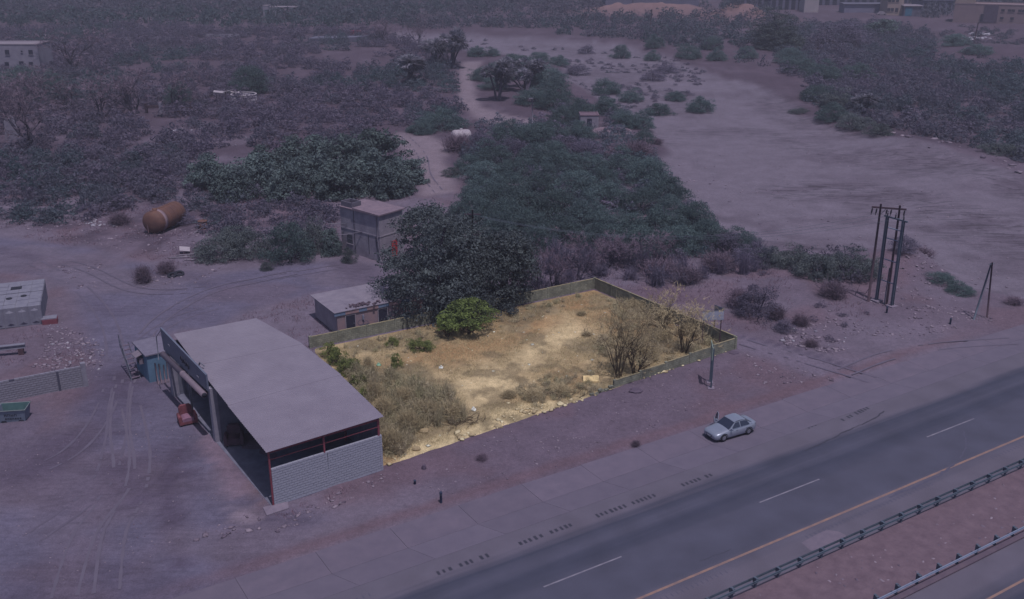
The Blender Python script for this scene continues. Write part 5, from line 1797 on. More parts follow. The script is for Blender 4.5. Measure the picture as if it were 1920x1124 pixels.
def dry_bush(r, W, H, n, w=.02, leaves=0):
    """many fine grey stems fanning out from the ground, each forking"""
    az_, tilt = r.uniform(0, 2 * math.pi, n // 6), np.abs(r.normal(0, .55, n // 6))
    tilt = np.clip(tilt, 0, 1.25)
    st = np.stack([r.normal(0, W * .10, n // 6), r.normal(0, W * .10, n // 6), np.zeros(n // 6)], 1)
    dr_ = np.stack([np.sin(tilt) * np.cos(az_), np.sin(tilt) * np.sin(az_), np.cos(tilt)], 1)
    L0 = r.uniform(.35, .7, n // 6) * np.where(dr_[:, 2] > .6, H, W * .55)
    Vs, Fs, o = [], [], 0
    V, F = twig_strips(r, len(st), st, dr_, L0, w * 1.5)
    Vs.append(V)
    Fs.append(F)
    o += len(V)
    tips = []
    k = n - len(st)
    idx = r.integers(0, len(st), k)
    t = r.uniform(.3, 1.0, k)
    s2 = st[idx] + dr_[idx] * (L0[idx] * t)[:, None]
    d2 = dr_[idx] + .75 * r.normal(size=(k, 3))
    d2[:, 2] = d2[:, 2] * .7 + .15
    d2 /= np.linalg.norm(d2, axis=1)[:, None]
    l2 = r.uniform(.12, .42, k) * (H + W) / 2 * .6
    s2[:, 2] = np.maximum(s2[:, 2], .02)
    V, F = twig_strips(r, k, s2, d2, l2, w)
    V[:, 2] = np.maximum(V[:, 2], .0)
    Vs.append(V)
    Fs.append(F + o)
    o += len(V)
    if leaves:
        i3 = r.integers(0, k, leaves)
        C = s2[i3] + d2[i3] * (l2[i3] * r.uniform(.3, 1, leaves))[:, None]
        V, F = leaf_quads(C, np.tile([0, 0, 1.0], (leaves, 1)), .13, .6, r, 1.0)
        Vs.append(V)
        Fs.append(F + o)
    V, F = np.concatenate(Vs), np.concatenate(Fs)
    return V, F, np.clip(r.normal(.5, .25, len(F)), 0, 1)


def limbs(r, root, heads, r0, tip=.03, seg=6, nmid=3, wander=.12):
    """tapered trunk forking to the given head points"""
    m = MB()
    for h in heads:
        h = Vector(h)
        base = Vector(root)
        pts = [base]
        L_ = (h - base).length
        for i in range(1, nmid + 1):
            t = i / (nmid + 1)
            bend = base.lerp(h, t)
            bend.z = base.z + (h.z - base.z) * (t ** .8)
            pts.append(bend + Vector(r.normal(size=3) * wander * L_ * .35))
        pts.append(h)
        rad = [r0 * (1 - i / (len(pts) - 1)) ** .9 + tip for i in range(len(pts))]
        m.tube(pts, rad, seg)
    return m


def bare_tree(r, H, W, r0=.13, depth=4, nstem=3):
    m = MB()
    tips = []

    def grow(p, d, L, rad, lev):
        n = 3
        pts, rads = [p], [rad]
        q = Vector(p)
        dd = Vector(d)
        for i in range(n):
            dd = (dd + Vector(r.normal(size=3)) * .13 + Vector((0, 0, .06))).normalized()
            q = q + dd * (L / n)
            pts.append(Vector(q))
            rads.append(rad * (1 - .45 * (i + 1) / n))
        m.tube(pts, rads, 5 if lev < 2 else 3, False)
        if lev >= depth:
            tips.append((q, dd))
            return
        for _ in range(3 if lev < 2 else 2 + int(r.random() < .4)):
            j = int(r.integers(1, n + 1))
            nd = (dd + Vector(r.normal(size=3)) * (.5 if lev else .42)).normalized()
            grow(pts[j], nd, L * r.uniform(.6, .82), rads[j] * .65, lev + 1)

    for k in range(nstem):
        a_ = 2 * math.pi * k / nstem + r.uniform(-.5, .5)
        sp = W / H * .45 * r.uniform(.5, 1.2)
        grow(Vector((.1 * math.cos(a_), .1 * math.sin(a_), -.2)), Vector((math.cos(a_) * sp, math.sin(a_) * sp, 1)).normalized(), H * .42, r0 * r.uniform(.7, 1.1), 0)
    return m, tips


def doum(r, heads, H, spread, leaf=1.7, nl=60):
    """several trunks, each with a ball of folded fan leaves"""
    tm = MB()
    Vs, Fs, ts, o = [], [], [], 0
    for k in range(heads):
        a_ = r.uniform(0, 6.28)
        rr_ = spread * r.uniform(.2, 1)
        hp = Vector((math.cos(a_) * rr_, math.sin(a_) * rr_, H * r.uniform(.55, 1.0)))
        tm.tube([(hp.x * .15, hp.y * .15, -.2), (hp.x * .5, hp.y * .5, hp.z * .5), hp], [.24, .17, .14], 7)
        for j in range(nl):
            d = unit(1, r)[0]
            if d[2] < -.85:
                d[2] *= -.3
            d = Vector(d).normalized()
            s = d.cross(Vector((0, 0, 1)))
            s = s.normalized() if s.length > .05 else Vector((1, 0, 0))
            up = s.cross(d).normalized()
            c = hp + d * leaf * .45
            fan = 5
            for i in range(fan):
                th = (i - (fan - 1) / 2) * .38
                dd = (d * math.cos(th) + s * math.sin(th))
                dd.z -= .18 * abs(i - 2)
                tipp = c + dd * leaf * r.uniform(.55, .8)
                pw = s.cross(dd).cross(dd)
                wv = (s * math.cos(th) - d * math.sin(th)) * leaf * .07 + up * .03
                v = [c, c + (tipp - c) * .55 + wv, tipp, c + (tipp - c) * .55 - wv]
                Vs.append(np.array([list(q_) for q_ in v]))
                Fs.append(np.arange(4)[None] + o)
                o += 4
                ts.append(r.uniform(0, 1))
    return np.concatenate(Vs), np.concatenate(Fs), np.array(ts), tm


# ------------------------------------------------------------------ plants: colours
LM = {
    'mango': leaf_mat('orchard_leaf', FOL(42, 48, 55, 2.3), FOL(61, 70, 73, 2.4)),
    'broad': leaf_mat('dark_tree_leaf', FOL(39, 43, 51, 2.3), FOL(58, 63, 67, 2.3)),
    'acacia': leaf_mat('acacia_leaf', FOL(44, 53, 60, 2.2), FOL(61, 73, 77, 2.3), trans=.35),
    'grey': leaf_mat('grey_scrub_leaf', FOL(52, 48, 64, 2.2), FOL(72, 66, 84, 2.2)),
    'olive': leaf_mat('olive_scrub_leaf', FOL(46, 50, 58, 2.2), FOL(68, 72, 76, 2.2)),
    'palm': leaf_mat('fan_palm_leaf', FOL(50, 52, 63, 2.1), FOL(92, 88, 102, 2.4), trans=.4),
    'twig': leaf_mat('dry_twig_mauve', FOL(62, 52, 66, 1.9), FOL(94, 80, 96, 1.9), trans=.1),
    'twig_tan': leaf_mat('dry_twig_tan', FOL(106, 94, 78, 1.7), FOL(152, 138, 114, 1.7), trans=.1),
    'plotgreen': leaf_mat('fresh_leaf', FOL(48, 57, 34, 1.6), FOL(102, 114, 66, 1.6), trans=.3),
    'plotweed': leaf_mat('weedy_leaf', FOL(66, 74, 44, 1.5), FOL(112, 118, 72, 1.5), trans=.3),
    'mix': leaf_mat('thicket_leaf', FOL(59, 53, 70, 2.3), FOL(75, 68, 85, 2.3), FOL(50, 59, 68, 2.3), trans=.45),
    'straw': leaf_mat('straw_blade', FOL(128, 112, 90, 1.6), FOL(172, 153, 124, 1.6), trans=.2),
    'mstraw': leaf_mat('mauve_straw_blade', FOL(78, 60, 74, 1.6), FOL(112, 90, 106, 1.5), trans=.2),
}
BARK = M('dark_bark', FOL(50, 44, 60, 1.8), FOL(38, 34, 48, 1.8), 3, .9)
BARK_T = M('tan_bark', FOL(78, 64, 50, 1.2), FOL(54, 45, 38, 1.2), 3, .9)


def proto_leafy(key, matkey, seed, W, H, z0, ncl, cr, nl, leaf, shape, nlimb, r0, bark=BARK, aspect=.55, jit=.5, floor=.72):
    r = np.random.default_rng(seed)
    V, F, t, cs = clump_crown(r, W, H, z0, ncl, cr, nl, leaf, aspect, shape, jit, floor)
    cm = npmesh('crown_' + key, V, F, LM[matkey], {'tint': ('FACE', t)})
    heads = cs[r.choice(len(cs), nlimb, replace=False)]
    tm = limbs(r, (0, 0, -.3), heads, r0).mesh('trunk_' + key, bark)
    return (cm, tm, W, H)


def proto_dry(key, matkey, seed, W, H, n, w, leaves=0, bark=BARK):
    r = np.random.default_rng(seed)
    V, F, t = dry_bush(r, W, H, n, w, leaves)
    cm = npmesh('crown_' + key, V, F, LM[matkey], {'tint': ('FACE', t)})
    heads = [(r.normal() * W * .2, r.normal() * W * .2, H * r.uniform(.4, .75)) for _ in range(6)]
    return (cm, limbs(r, (0, 0, -.2), heads, w * 1.6, .008, 5).mesh('trunk_' + key, bark), W, H)


def proto_bare(key, matkey, seed, W, H, r0, depth, nstem, bark, ntw=900, tw=.013):
    r = np.random.default_rng(seed)
    m, tips = bare_tree(r, H, W, r0, depth, nstem)
    tm = m.mesh('trunk_' + key, bark)
    n = ntw
    idx = r.integers(0, len(tips), n)
    st = np.array([list(tips[i][0]) for i in idx])
    di = np.array([list(tips[i][1]) for i in idx]) + .6 * r.normal(size=(n, 3))
    di /= np.linalg.norm(di, axis=1)[:, None]
    V, F = twig_strips(r, n, st - di * .1, di, r.uniform(.2, .8, n) * H / 6, tw)
    return (npmesh('crown_' + key, V, F, LM[matkey], {'tint': ('FACE', np.clip(r.normal(.5, .25, n), 0, 1))}), tm, W, H)


def proto_palm(key, seed, heads, H, spread):
    r = np.random.default_rng(seed)
    V, F, t, tm = doum(r, heads, H, spread)
    return (npmesh('crown_' + key, V, F, LM['palm'], {'tint': ('FACE', t)}), tm.mesh('trunk_' + key, BARK), spread * 2 + 2, H + .8)


PR = {
    'mango': [proto_leafy('mango%d' % i, 'mango', 100 + i, 9, 7.5, .2, 110, 1.25, 60, .40, 'dome', 9, .22) for i in range(3)],
    'broad': [proto_leafy('broad%d' % i, 'broad', 110 + i, 14, 12, .4, 330, 1.25, 90, .27, 'dome', 22, .38, floor=.62) for i in range(2)],
    'broad2': [proto_leafy('broad2%d' % i, 'broad', 115 + i, 8, 9.5, 1.6, 130, 1.0, 60, .3, 'ball', 14, .2) for i in range(1)],
    'acacia': [proto_leafy('acacia%d' % i, 'acacia', 120 + i, 8, 4.6, .3, 120, .95, 100, .19, 'dome', 10, .12, aspect=.4, jit=.5) for i in range(4)],
    'olive': [proto_leafy('olive%d' % i, 'olive', 130 + i, 6, 3.4, .2, 90, .75, 80, .17, 'dome', 9, .07, aspect=.4, jit=.5) for i in range(3)],
    'grey': [proto_leafy('grey%d' % i, 'grey', 140 + i, 6, 4.2, .3, 100, .75, 70, .17, 'dome', 12, .07, aspect=.35, jit=.5) for i in range(3)],
    'green': [proto_leafy('green%d' % i, 'plotgreen', 150 + i, 5, 3.6, .4, 90, .5, 70, .17, 'ball', 9, .08, BARK_T) for i in range(2)],
    'weed': [proto_leafy('weed%d' % i, 'plotweed', 155 + i, 3, 1.6, .1, 60, .32, 55, .13, 'dome', 6, .03, BARK_T, .4, .9) for i in range(2)],
    'dry': [proto_dry('dry%d' % i, 'twig', 160 + i, 5, 3.4, 2600, .018, 300) for i in range(3)],
    'drytan': [proto_dry('drytan%d' % i, 'twig_tan', 165 + i, 4, 2.4, 4200, .010, 150, BARK_T) for i in range(3)],
    'bare': [proto_bare('bare%d' % i, 'twig', 170 + i, 6, 7, .15, 4, 3, BARK, 1500, .02) for i in range(3)],
    'baretan': [proto_bare('baretan%d' % i, 'twig_tan', 175 + i, 4, 4.6, .07, 4, 6, BARK_T, 1800, .009) for i in range(2)],
    'palm': [proto_palm('palm%d' % i, 180 + i, h, H, s) for i, (h, H, s) in enumerate(((5, 8, 2.6), (9, 6.5, 4.5), (4, 6, 1.8)))],
}
NAMES = {'mango': 'orchard_tree', 'broad': 'broadleaf_tree', 'broad2': 'broadleaf_tree', 'acacia': 'acacia_shrub', 'olive': 'leafy_shrub', 'grey': 'grey_shrub', 'green': 'green_bush',
         'weed': 'green_weed', 'dry': 'dry_bush', 'drytan': 'dry_bush', 'bare': 'bare_tree', 'baretan': 'bare_shrub', 'palm': 'doum_palm'}
CATS = {'mango': 'tree', 'broad': 'tree', 'broad2': 'tree', 'bare': 'tree', 'palm': 'palm', 'green': 'bush', 'weed': 'weed'}
_cnt = {}


def plant(kind, px, py, W, H, label, group=None, var=None):
    x, y = P(px, py)
    k = _cnt.get(kind, 0)
    _cnt[kind] = k + 1
    pr = PR[kind][(k if var is None else var) % len(PR[kind])]
    t = thing(NAMES[kind], label, CATS.get(kind, 'shrub'), (x, y, gz(x, y) - .03), (k * 2.399) % 6.283, group)
    t.scale = (W / pr[2], W / pr[2], H / pr[3])
    link('crown', pr[0], t)
    link('trunk', pr[1], t)
    return t


# ------------------------------------------------------------------ plants: each in its place
plant('broad', 822, 588, 14.5, 12.2, 'huge dark broad-crowned tree overhanging the long low house')
plant('broad', 905, 572, 13, 11.0, 'second large dark tree merging with the huge one, beside the back wall')
plant('broad2', 866, 560, 10, 11.0, 'dark crown filling the gap between the two large trees')
plant('broad2', 950, 566, 8.5, 9.5, 'slimmer dark tree with bare lower trunks behind the back wall')
plant('broad2', 800, 500, 8.5, 8.6, 'dark tree between the huge tree and the tall concrete house')
plant('olive', 655, 492, 2.6, 2.6, 'small round green bush at the foot of the tall concrete house')
plant('mango', 622, 478, 3.4, 4.6, 'climbing dark green plant at the left corner of tall concrete house')
for px, py, W, H, lab in ((410, 482, 8.5, 3.8, 'low spreading green shrub nearest the orange drum'), (470, 478, 7.5, 4.2, 'green shrub between the low spreading one and the tall dark one'),
                          (545, 488, 8, 6.4, 'tall dark green shrub near the mouth of the yard'), (500, 506, 2.2, 1.4, 'small tuft-like shrub at the yard edge below the tall dark shrub'),
                          (590, 470, 6.0, 5.0, 'dense green shrub beside the tall concrete house pipes'), (440, 455, 6, 3.2, 'grey-green shrub behind the low spreading one')):
    plant('olive' if 'tall' not in lab[:4] else 'acacia', px, py, W, H, lab)
grove = [(392, 352, 9, 7), (440, 372, 9, 6.5), (490, 356, 9.5, 7.5), (540, 372, 9, 7), (590, 352, 10, 7.5), (640, 368, 10, 7.5), (690, 356, 10, 8), (735, 366, 9, 7.5), (600, 318, 10, 8),
         (550, 322, 10, 7.5), (655, 326, 11, 9), (705, 320, 11, 9.5), (500, 330, 9, 6.5), (760, 345, 8, 6)]
ORD = ['first', 'second', 'third', 'fourth', 'fifth', 'sixth', 'seventh', 'eighth', 'ninth', 'tenth', 'eleventh', 'twelfth']


def rows_of(pts, cuts, words):
    """row word and place in its row, counted from the left, for each point"""
    row = [sum(p[1] > c for c in cuts) for p in pts]
    out = []
    for i, p in enumerate(pts):
        k = sorted(q[0] for q, r_ in zip(pts, row) if r_ == row[i]).index(p[0])
        out.append((words[row[i]], ORD[k]))
    return out


for (px, py, W, H), (rw, od) in zip(grove, rows_of(grove, [340], ['back', 'front'])):
    plant('mango', px, py, W, H, 'dark glossy tree of the dense grove, %s row, %s counted from the left' % (rw, od), 'trees of the dense grove')
# green acacia thicket between the track and the river bed
zone = [(900, 370), (960, 365), (1015, 360), (1080, 370), (1140, 380), (1200, 392), (1255, 412), (1300, 440), (1235, 450), (1170, 440), (1100, 425), (1040, 410), (985, 400), (930, 395), (1325, 465), (1270, 470),
        (1050, 330), (1110, 325), (1170, 330), (1215, 345), (1250, 372), (960, 335), (1000, 312), (905, 340), (1130, 360), (1060, 455), (1130, 465), (1195, 475)]
rz_ = random.Random(4)
for (px, py), (rw, od) in zip(zone, rows_of(zone, [350, 385, 420, 448], ['rearmost', 'second', 'middle', 'fourth', 'foremost'])):
    plant('acacia', px, py, rz_.uniform(7.5, 10.5), rz_.uniform(4.2, 6.0), 'acacia of the green thicket by the river, %s row, %s from the left' % (rw, od), 'shrubs of the green thicket')
for px, py, W, H, kd, lab in (
        (830, 240, 13, 5.5, 'acacia', 'wide green acacia above the white tank'), (790, 250, 8, 4, 'acacia', 'green acacia at the top of the lower dirt track'), (858, 285, 8, 4.5, 'dry', 'dry brown bush half hiding the white tank'),
        (905, 285, 9, 5, 'grey', 'grey shrub right beside the white tank'), (950, 270, 10, 5.5, 'acacia', 'grey-green acacia below the lamp post'), (1010, 275, 11, 6, 'acacia', 'broad acacia just below and right of the lamp post'),
        (1060, 290, 9, 5, 'grey', 'grey shrub between lamp post and small hut'), (1030, 255, 8, 4, 'acacia', 'low acacia at the bend of the dirt track'), (1172, 238, 8, 5, 'acacia', 'acacia shading the round basin'),
        (1090, 225, 10, 5, 'acacia', 'dark acacia behind the small hut'), (1165, 296, 8, 3, 'dry', 'dry twiggy bush below the round basin'), (1195, 300, 9, 5, 'dry', 'dry twiggy bush at the edge of the river sand'),
        (1100, 300, 9, 4.5, 'grey', 'grey shrub below the small hut'), (880, 325, 7, 4, 'acacia', 'round green acacia beside the lower dirt track'), (845, 332, 4, 2, 'olive', 'small shrub in the sandy turn of the lower track'),
        (1232, 268, 3.5, 1.6, 'dry', 'small dry bush alone at the river edge below the basin')):
    plant(kd, px, py, W, H, lab)
extra = [(905, 428, 8, 5.5), (880, 404, 8, 5), (935, 455, 7.5, 5), (990, 445, 8, 5), (1010, 470, 7, 4.5), (955, 425, 8, 5.5), (925, 312, 9, 5), (965, 300, 9, 5), (1040, 305, 9, 5), (1085, 262, 9, 5), (1205, 268, 6, 3.5),
         (1200, 240, 8, 4.5), (1135, 212, 9, 5), (1055, 232, 9, 5), (990, 262, 8, 4.5), (1390, 470, 6, 3.5), (1360, 478, 7, 4)]
for (px, py, W, H), (rw, od) in zip(extra, rows_of(extra, [290, 360], ['far', 'central', 'near'])):
    plant(('acacia', 'acacia', 'grey')[(px + py) % 3], px, py, W, H, 'mixed shrub on the thicket margin, %s part, %s counted from the left' % (rw, od), 'shrubs on the thicket margin')
# island of scrub inside the bend, with palms
clump = ((940, 150, 14, 6), (985, 148, 14, 6), (1020, 160, 14, 6.5), (1035, 185, 12, 6), (965, 128, 14, 5), (905, 150, 10, 4.5), (1000, 195, 11, 5), (1040, 205, 11, 5), (925, 168, 9, 4))
for (px, py, W, H), (rw, od) in zip(clump, rows_of(clump, [155, 180], ['rear', 'middle', 'front'])):
    plant('acacia', px, py, W, H, 'acacia of the palm clump in the track bend, %s row, %s from the left' % (rw, od), 'shrubs of the clump by palms')
for px, py, W, H, v, lab in ((934, 188, 9, 9.5, 0, 'tall doum palm cluster at the front of the scrub clump'), (985, 168, 15, 7.5, 1, 'wide row of doum palm heads beside the tall palm'), (766, 158, 11, 8, 2, 'lone doum palm left of the dirt track'),
                             (845, 128, 14, 11, 1, 'large dense doum palm where the track meets the river bed'), (818, 118, 10, 7, 2, 'smaller doum palm at the left of large dense palm'),
                             (1618, 215, 6, 5, 2, 'pale doum palm in the thicket across the river bed')):
    plant('palm', px, py, W, H, lab, None, v)
# shrubs standing apart in the river bed
for i, (px, py, W, H) in enumerate(((1312, 202, 8.5, 4.6), (1135, 170, 10, 5), (1182, 184, 8, 3.4), (1236, 208, 7.5, 3.4), (1268, 182, 7, 3), (895, 106, 8, 4.6), (924, 106, 6.5, 3.2), (1165, 104, 8, 5.5), (1226, 92, 9, 6), (1290, 108, 11, 6),
                                    (1222, 108, 7, 3.5), (1010, 118, 10, 4), (1050, 121, 8, 4), (1100, 96, 7, 3.4), (1335, 92, 10, 6), (1345, 112, 9, 4), (1400, 108, 9, 5), (1085, 205, 4.5, 3.2), (1080, 135, 9, 3.4), (1225, 145, 9, 3.5), (1250, 130, 9, 3))):
    labs = ['dark round shrub alone on open river sand', 'dark acacia at the near rim of the weedy river patch', 'flat low acacia beside weedy river patch', 'sparse acacia on bank between basin and lone dark shrub',
            'low acacia up-river of the sparse one', 'small round tree where the track enters the river bed', 'smaller tree right of the round tree at track end', 'upright small tree in mid river bed',
            'round shrub against the far river bank', 'wide dark shrub below far river bank', 'small shrub in front of far round shrub', 'low wide acacia just above the scrub clump', 'low acacia right of the one above the clump',
            'faint small shrub in upper river bed', 'dark shrub at the foot of the thicket across the river', 'low shrub at the mouth of the side channel', 'dark shrub at near corner of the far thicket',
            'small spiky shrub above the small hut', 'thin grey brush on sand right of the clump', 'thin grey brush in the weedy river patch', 'faint brush at the upper weedy patch']
    plant('grey' if i in (18, 19, 20, 13) else 'acacia', px, py, W, H, labs[i])
# far bank
for px, py, W, H, kd, lab in ((1462, 92, 26, 13, 'broad', 'large dark tree towering over the far bank thicket'), (1570, 88, 30, 11, 'grey', 'big dusty mauve dome of scrub beside the large dark tree'), (1653, 66, 16, 8, 'mango', 'dark round tree right of the mauve scrub dome'),
                              (1500, 135, 14, 6, 'acacia', 'green shrub at the foot of the large dark tree'), (1545, 150, 13, 6, 'acacia', 'second green shrub from the large dark tree'), (1480, 118, 12, 6, 'acacia', 'green shrub nearest the river under the large dark tree'),
                              (1610, 145, 13, 5.5, 'acacia', 'third green shrub along the far bank'), (1530, 185, 11, 5, 'acacia', 'bank-edge shrub above the eroded channel'), (1570, 200, 11, 5, 'olive', 'olive shrub above the eroded channel'),
                              (1560, 225, 10, 4.5, 'acacia', 'shrub overhanging the river sand below the pale palm'), (1600, 240, 9, 4, 'olive', 'lowest green shrub of the far bank'), (1645, 255, 8, 3, 'olive', 'straggly olive bush on the eroded bank'),
                              (1500, 205, 7, 1.2, 'olive', 'creeping green plant along the side channel'), (1880, 290, 9, 2.6, 'olive', 'green scrub on the eroded bank at the right edge'), (1790, 90, 14, 5, 'acacia', 'green shrub at the foot of the bare slope'),
                              (1830, 112, 12, 4, 'acacia', 'lone shrub on the bare slope')):
    plant(kd, px, py, W, H, lab)
# right of the plot
for i, (px, py, W, H, kd, lab) in enumerate(((1420, 592, 6.6, 4.4, 'grey', 'big round grey-green bush beside the dirt lane'), (1385, 575, 4.5, 3, 'dry', 'dry twiggy bush left of the big round one'), (1560, 566, 4.6, 2.8, 'dry', 'purple-grey dry bush in front of the green hedge'),
                                             (1445, 500, 6, 2.8, 'olive', 'green shrub at the left end of the hedge by the river'), (1490, 505, 6, 3, 'olive', 'second shrub of the riverside hedge'), (1530, 528, 6.5, 3.8, 'olive', 'third and bushiest shrub of the riverside hedge'),
                                             (1575, 520, 6, 3.4, 'olive', 'fourth shrub of the riverside hedge'), (1615, 525, 6, 3.6, 'olive', 'shrub of the hedge nearest the steel H-frame'), (1400, 498, 6, 2.8, 'grey', 'grey shrub where the hedge meets green thicket'),
                                             (1345, 505, 6.5, 3.0, 'dry', 'dry scrub between hedge and plot corner'), (1690, 505, 5, 2.2, 'grey', 'scrub crowning the mound behind the steel H-frame'), (1725, 492, 4.5, 2, 'dry', 'dry scrub on the river side of the mound'),
                                             (1765, 535, 4.5, 1.5, 'acacia', 'creeping green shrub between mound and A-frame pole'), (1800, 550, 4.5, 1.3, 'acacia', 'flat green shrub nearest the A-frame pole'), (1900, 570, 3, 1.2, 'dry', 'small dry bush right of the A-frame pole'),
                                             (1470, 622, 3, 1.6, 'grey', 'low grey bush by the rubble at lane side'), (1500, 612, 3, 1.6, 'dry', 'low dry bush by the rubble at lane side'), (1520, 650, 2.4, 1.0, 'dry', 'low brown brush at the end of the lane verge'),
                                             (1455, 600, 3, 2, 'dry', 'brush behind the big round bush'), (1235, 520, 6, 3.2, 'dry', 'mauve dry bush behind the far corner of plot'), (1290, 530, 5, 2.6, 'dry', 'mauve dry bush beyond the river-side wall'))):
    plant(kd, px, py, W, H, lab)
plant('dry', 1192, 836, 1.1, .7, 'tiny dry bush at the rim of the paved verge')
plant('dry', 903, 860, 1.5, .8, 'small dry bush on bare earth in front of plot')
plant('dry', 270, 530, 3.2, 3.0, 'dry bush left of the tyres in the yard')
plant('dry', 312, 512, 3.6, 2.2, 'dry bush growing over the tyres in the yard')
plant('grey', 338, 420, 5, 3, 'dry grey bush behind the orange tank')
plant('dry', 225, 420, 5, 2.4, 'dry bush in front of the orange tank end')
# leafless trees
for i, (px, py, W, H, lab) in enumerate(((190, 218, 11, 11, 'bare tree with dark forked trunk beside the ruined pen'), (248, 214, 14, 12, 'wide bare tree next to the ruined pen'), (58, 272, 14, 12, 'dark bare tree near the pale slab'),
                                         (15, 250, 10, 10, 'bare tree behind the pale slab at the edge'), (80, 190, 14, 10, 'bare tree below the pale two-storey house'), (140, 130, 16, 13, 'tall bare tree right of the pale two-storey house'),
                                         (20, 215, 12, 9, 'second bare tree below the pale two-storey house'), (130, 205, 10, 9, 'thin bare tree left of the forked one'), (330, 205, 12, 10, 'bare tree on the cistern side of the ruined pen'),
                                         (1010, 545, 4, 6, 'slim bare tree right of the slim dark tree behind the plot'), (1040, 540, 4.5, 6, 'bare tree behind the plot, second from the far corner'), (1085, 525, 5.5, 5.5, 'bare tree just behind the far corner of plot'),
                                         (985, 560, 3.5, 5.5, 'dark thin bare tree touching the back wall'), (1140, 500, 6, 5, 'mauve bare tree between plot corner and green thicket'), (1195, 510, 6, 5, 'mauve bare tree beyond plot corner, by the dry bush'),
                                         (784, 85, 9, 9, 'dead forked trunk at the head of the river bed'), (712, 80, 12, 10, 'bare tree by the far end of the river bed'), (1255, 500, 5, 4, 'bare tree at the end of the riverside hedge'))):
    plant('bare', px, py, W, H, lab)
plant('acacia', 470, 178, 13, 9, 'bright green tree above the round cistern')
plant('acacia', 340, 195, 9, 7, 'dull green tree left of the round cistern')
plant('acacia', 35, 165, 14, 8, 'dull green tree below the pale two-storey house')
plant('acacia', 100, 170, 10, 6, 'darker leafy tree right of the dull green one')

# inside the plot
plant('green', 880, 624, 7.4, 3.6, 'bright green leafy bush against the back wall of plot')
plant('green', 838, 632, 3.4, 2.8, 'smaller green bush hugging the wall beside the bright one')
plant('weed', 650, 700, 3.0, 1.7, 'fresh green weeds beside the workshop, farther patch')
plant('weed', 634, 682, 2.6, 1.8, 'fresh green weeds at the back corner of workshop')
plant('weed', 672, 722, 2.6, 1.4, 'fresh green weeds beside the workshop, nearer patch')
plant('weed', 745, 690, 1.7, 1.6, 'upright olive weed standing alone in orange soil')
plant('weed', 790, 655, 3.6, 1.3, 'dark creeping weeds under the back wall')
plant('weed', 735, 650, 2.0, 1.0, 'low weeds at the wall near the low house corner')
plant('weed', 690, 745, 2.4, 1.3, 'fresh green weeds by the workshop, closest to the road')
plant('weed', 616, 668, 2.4, 1.6, 'fresh green weeds squeezed behind the workshop corner')
plant('weed', 662, 690, 2.2, 1.2, 'fresh green weeds spreading out from the workshop side')
plant('drytan', 690, 690, 1.5, 1.6, 'dry twiggy plant between the green weeds and olive weed')
for px, py, W, H, lab in ((735, 845, 3.4, 2.6, 'dry tan bush at the front corner by the white block wall'), (765, 810, 3.4, 2.6, 'dry tan bush behind the front corner one'), (720, 780, 3, 2.4, 'dry tan bush against the workshop eave'),
                          (800, 785, 3.4, 2.2, 'dry tan bush in the middle of the front brush'), (850, 783, 3.8, 2.0, 'dark stemmed dry bush at the open end of front brush'), (755, 755, 3.2, 2.0, 'dry tan bush at the rear of the front brush'),
                          (700, 745, 2.6, 1.8, 'dry tan bush beside nearer green weeds'), (1000, 748, 3.0, 1.2, 'flattened dry brush near the broken wall stump'), (1050, 738, 3.0, 1.2, 'dry brush beside the plywood sheet'),
                          (955, 745, 2.4, .9, 'low dry brush at the edge of the sandy patch'), (1215, 672, 3.4, 1.9, 'brown dry bush under the road-side wall'), (1255, 600, 4, 1.7, 'dry brush along the river-side wall'),
                          (1195, 580, 4, 1.5, 'dry brush near the far corner, by the river-side wall'), (1290, 628, 3.4, 1.8, 'dry brush in front of the billboard'), (1240, 640, 3.6, 1.8, 'dry brush among the bare shrubs'),
                          (1090, 592, 1.6, .7, 'small dark dry tuft in the middle of the plot'), (1100, 630, 1.8, .6, 'grey flattened tuft on pale straw'), (1170, 655, 3, 1.4, 'dry brush behind the many-stemmed bare shrub')):
    plant('drytan', px, py, W, H, lab)
for px, py, W, H, lab in ((1160, 708, 6.0, 8.2, 'many-stemmed bare shrub beside the road-side wall'), (1192, 702, 4.4, 6.6, 'shorter bare shrub next to the many-stemmed one'), (1282, 662, 5.6, 6.0, 'spreading bare shrub near the billboard'), (1245, 625, 5.0, 5.4, 'bare shrub in front of the river-side wall')):
    plant('baretan', px, py, W, H, lab)


# ------------------------------------------------------------------ scrub that reads as a mass
def scatter(poly, cell, dens, o, seed, lo=.42, hi=.55):
    """jittered points inside a plan polygon, thinned by a noise field so clearings stay open"""
    r = np.random.default_rng(seed)
    pa_ = np.array(poly)
    xs = np.arange(pa_[:, 0].min(), pa_[:, 0].max(), cell)
    ys = np.arange(pa_[:, 1].min(), pa_[:, 1].max(), cell)
    A, B = np.meshgrid(xs, ys)
    x = A.ravel() + r.uniform(-.5, .5, A.size) * cell
    y = B.ravel() + r.uniform(-.5, .5, A.size) * cell
    k = sdf(x, y, poly) > 0
    x, y = x[k], y[k]
    cover = min(1.0, max(.2, 1 - ((lo + hi) / 2 - .35) / .3))
    f = fbm(x, y, cell * 6, o)
    q = np.quantile(f, 1 - cover) if len(f) else 0
    keep = r.random(x.size) < dens * sm(q - .05, q + .03, f)
    return x[keep], y[keep]


def lowpoly(seed, W, H, ncl, cr, nl, leaf):
    r = np.random.default_rng(seed)
    V, F, t, cs = clump_crown(r, W, H, .1, ncl, cr, nl, leaf, .42, 'dome', .38)
    return V, F, t


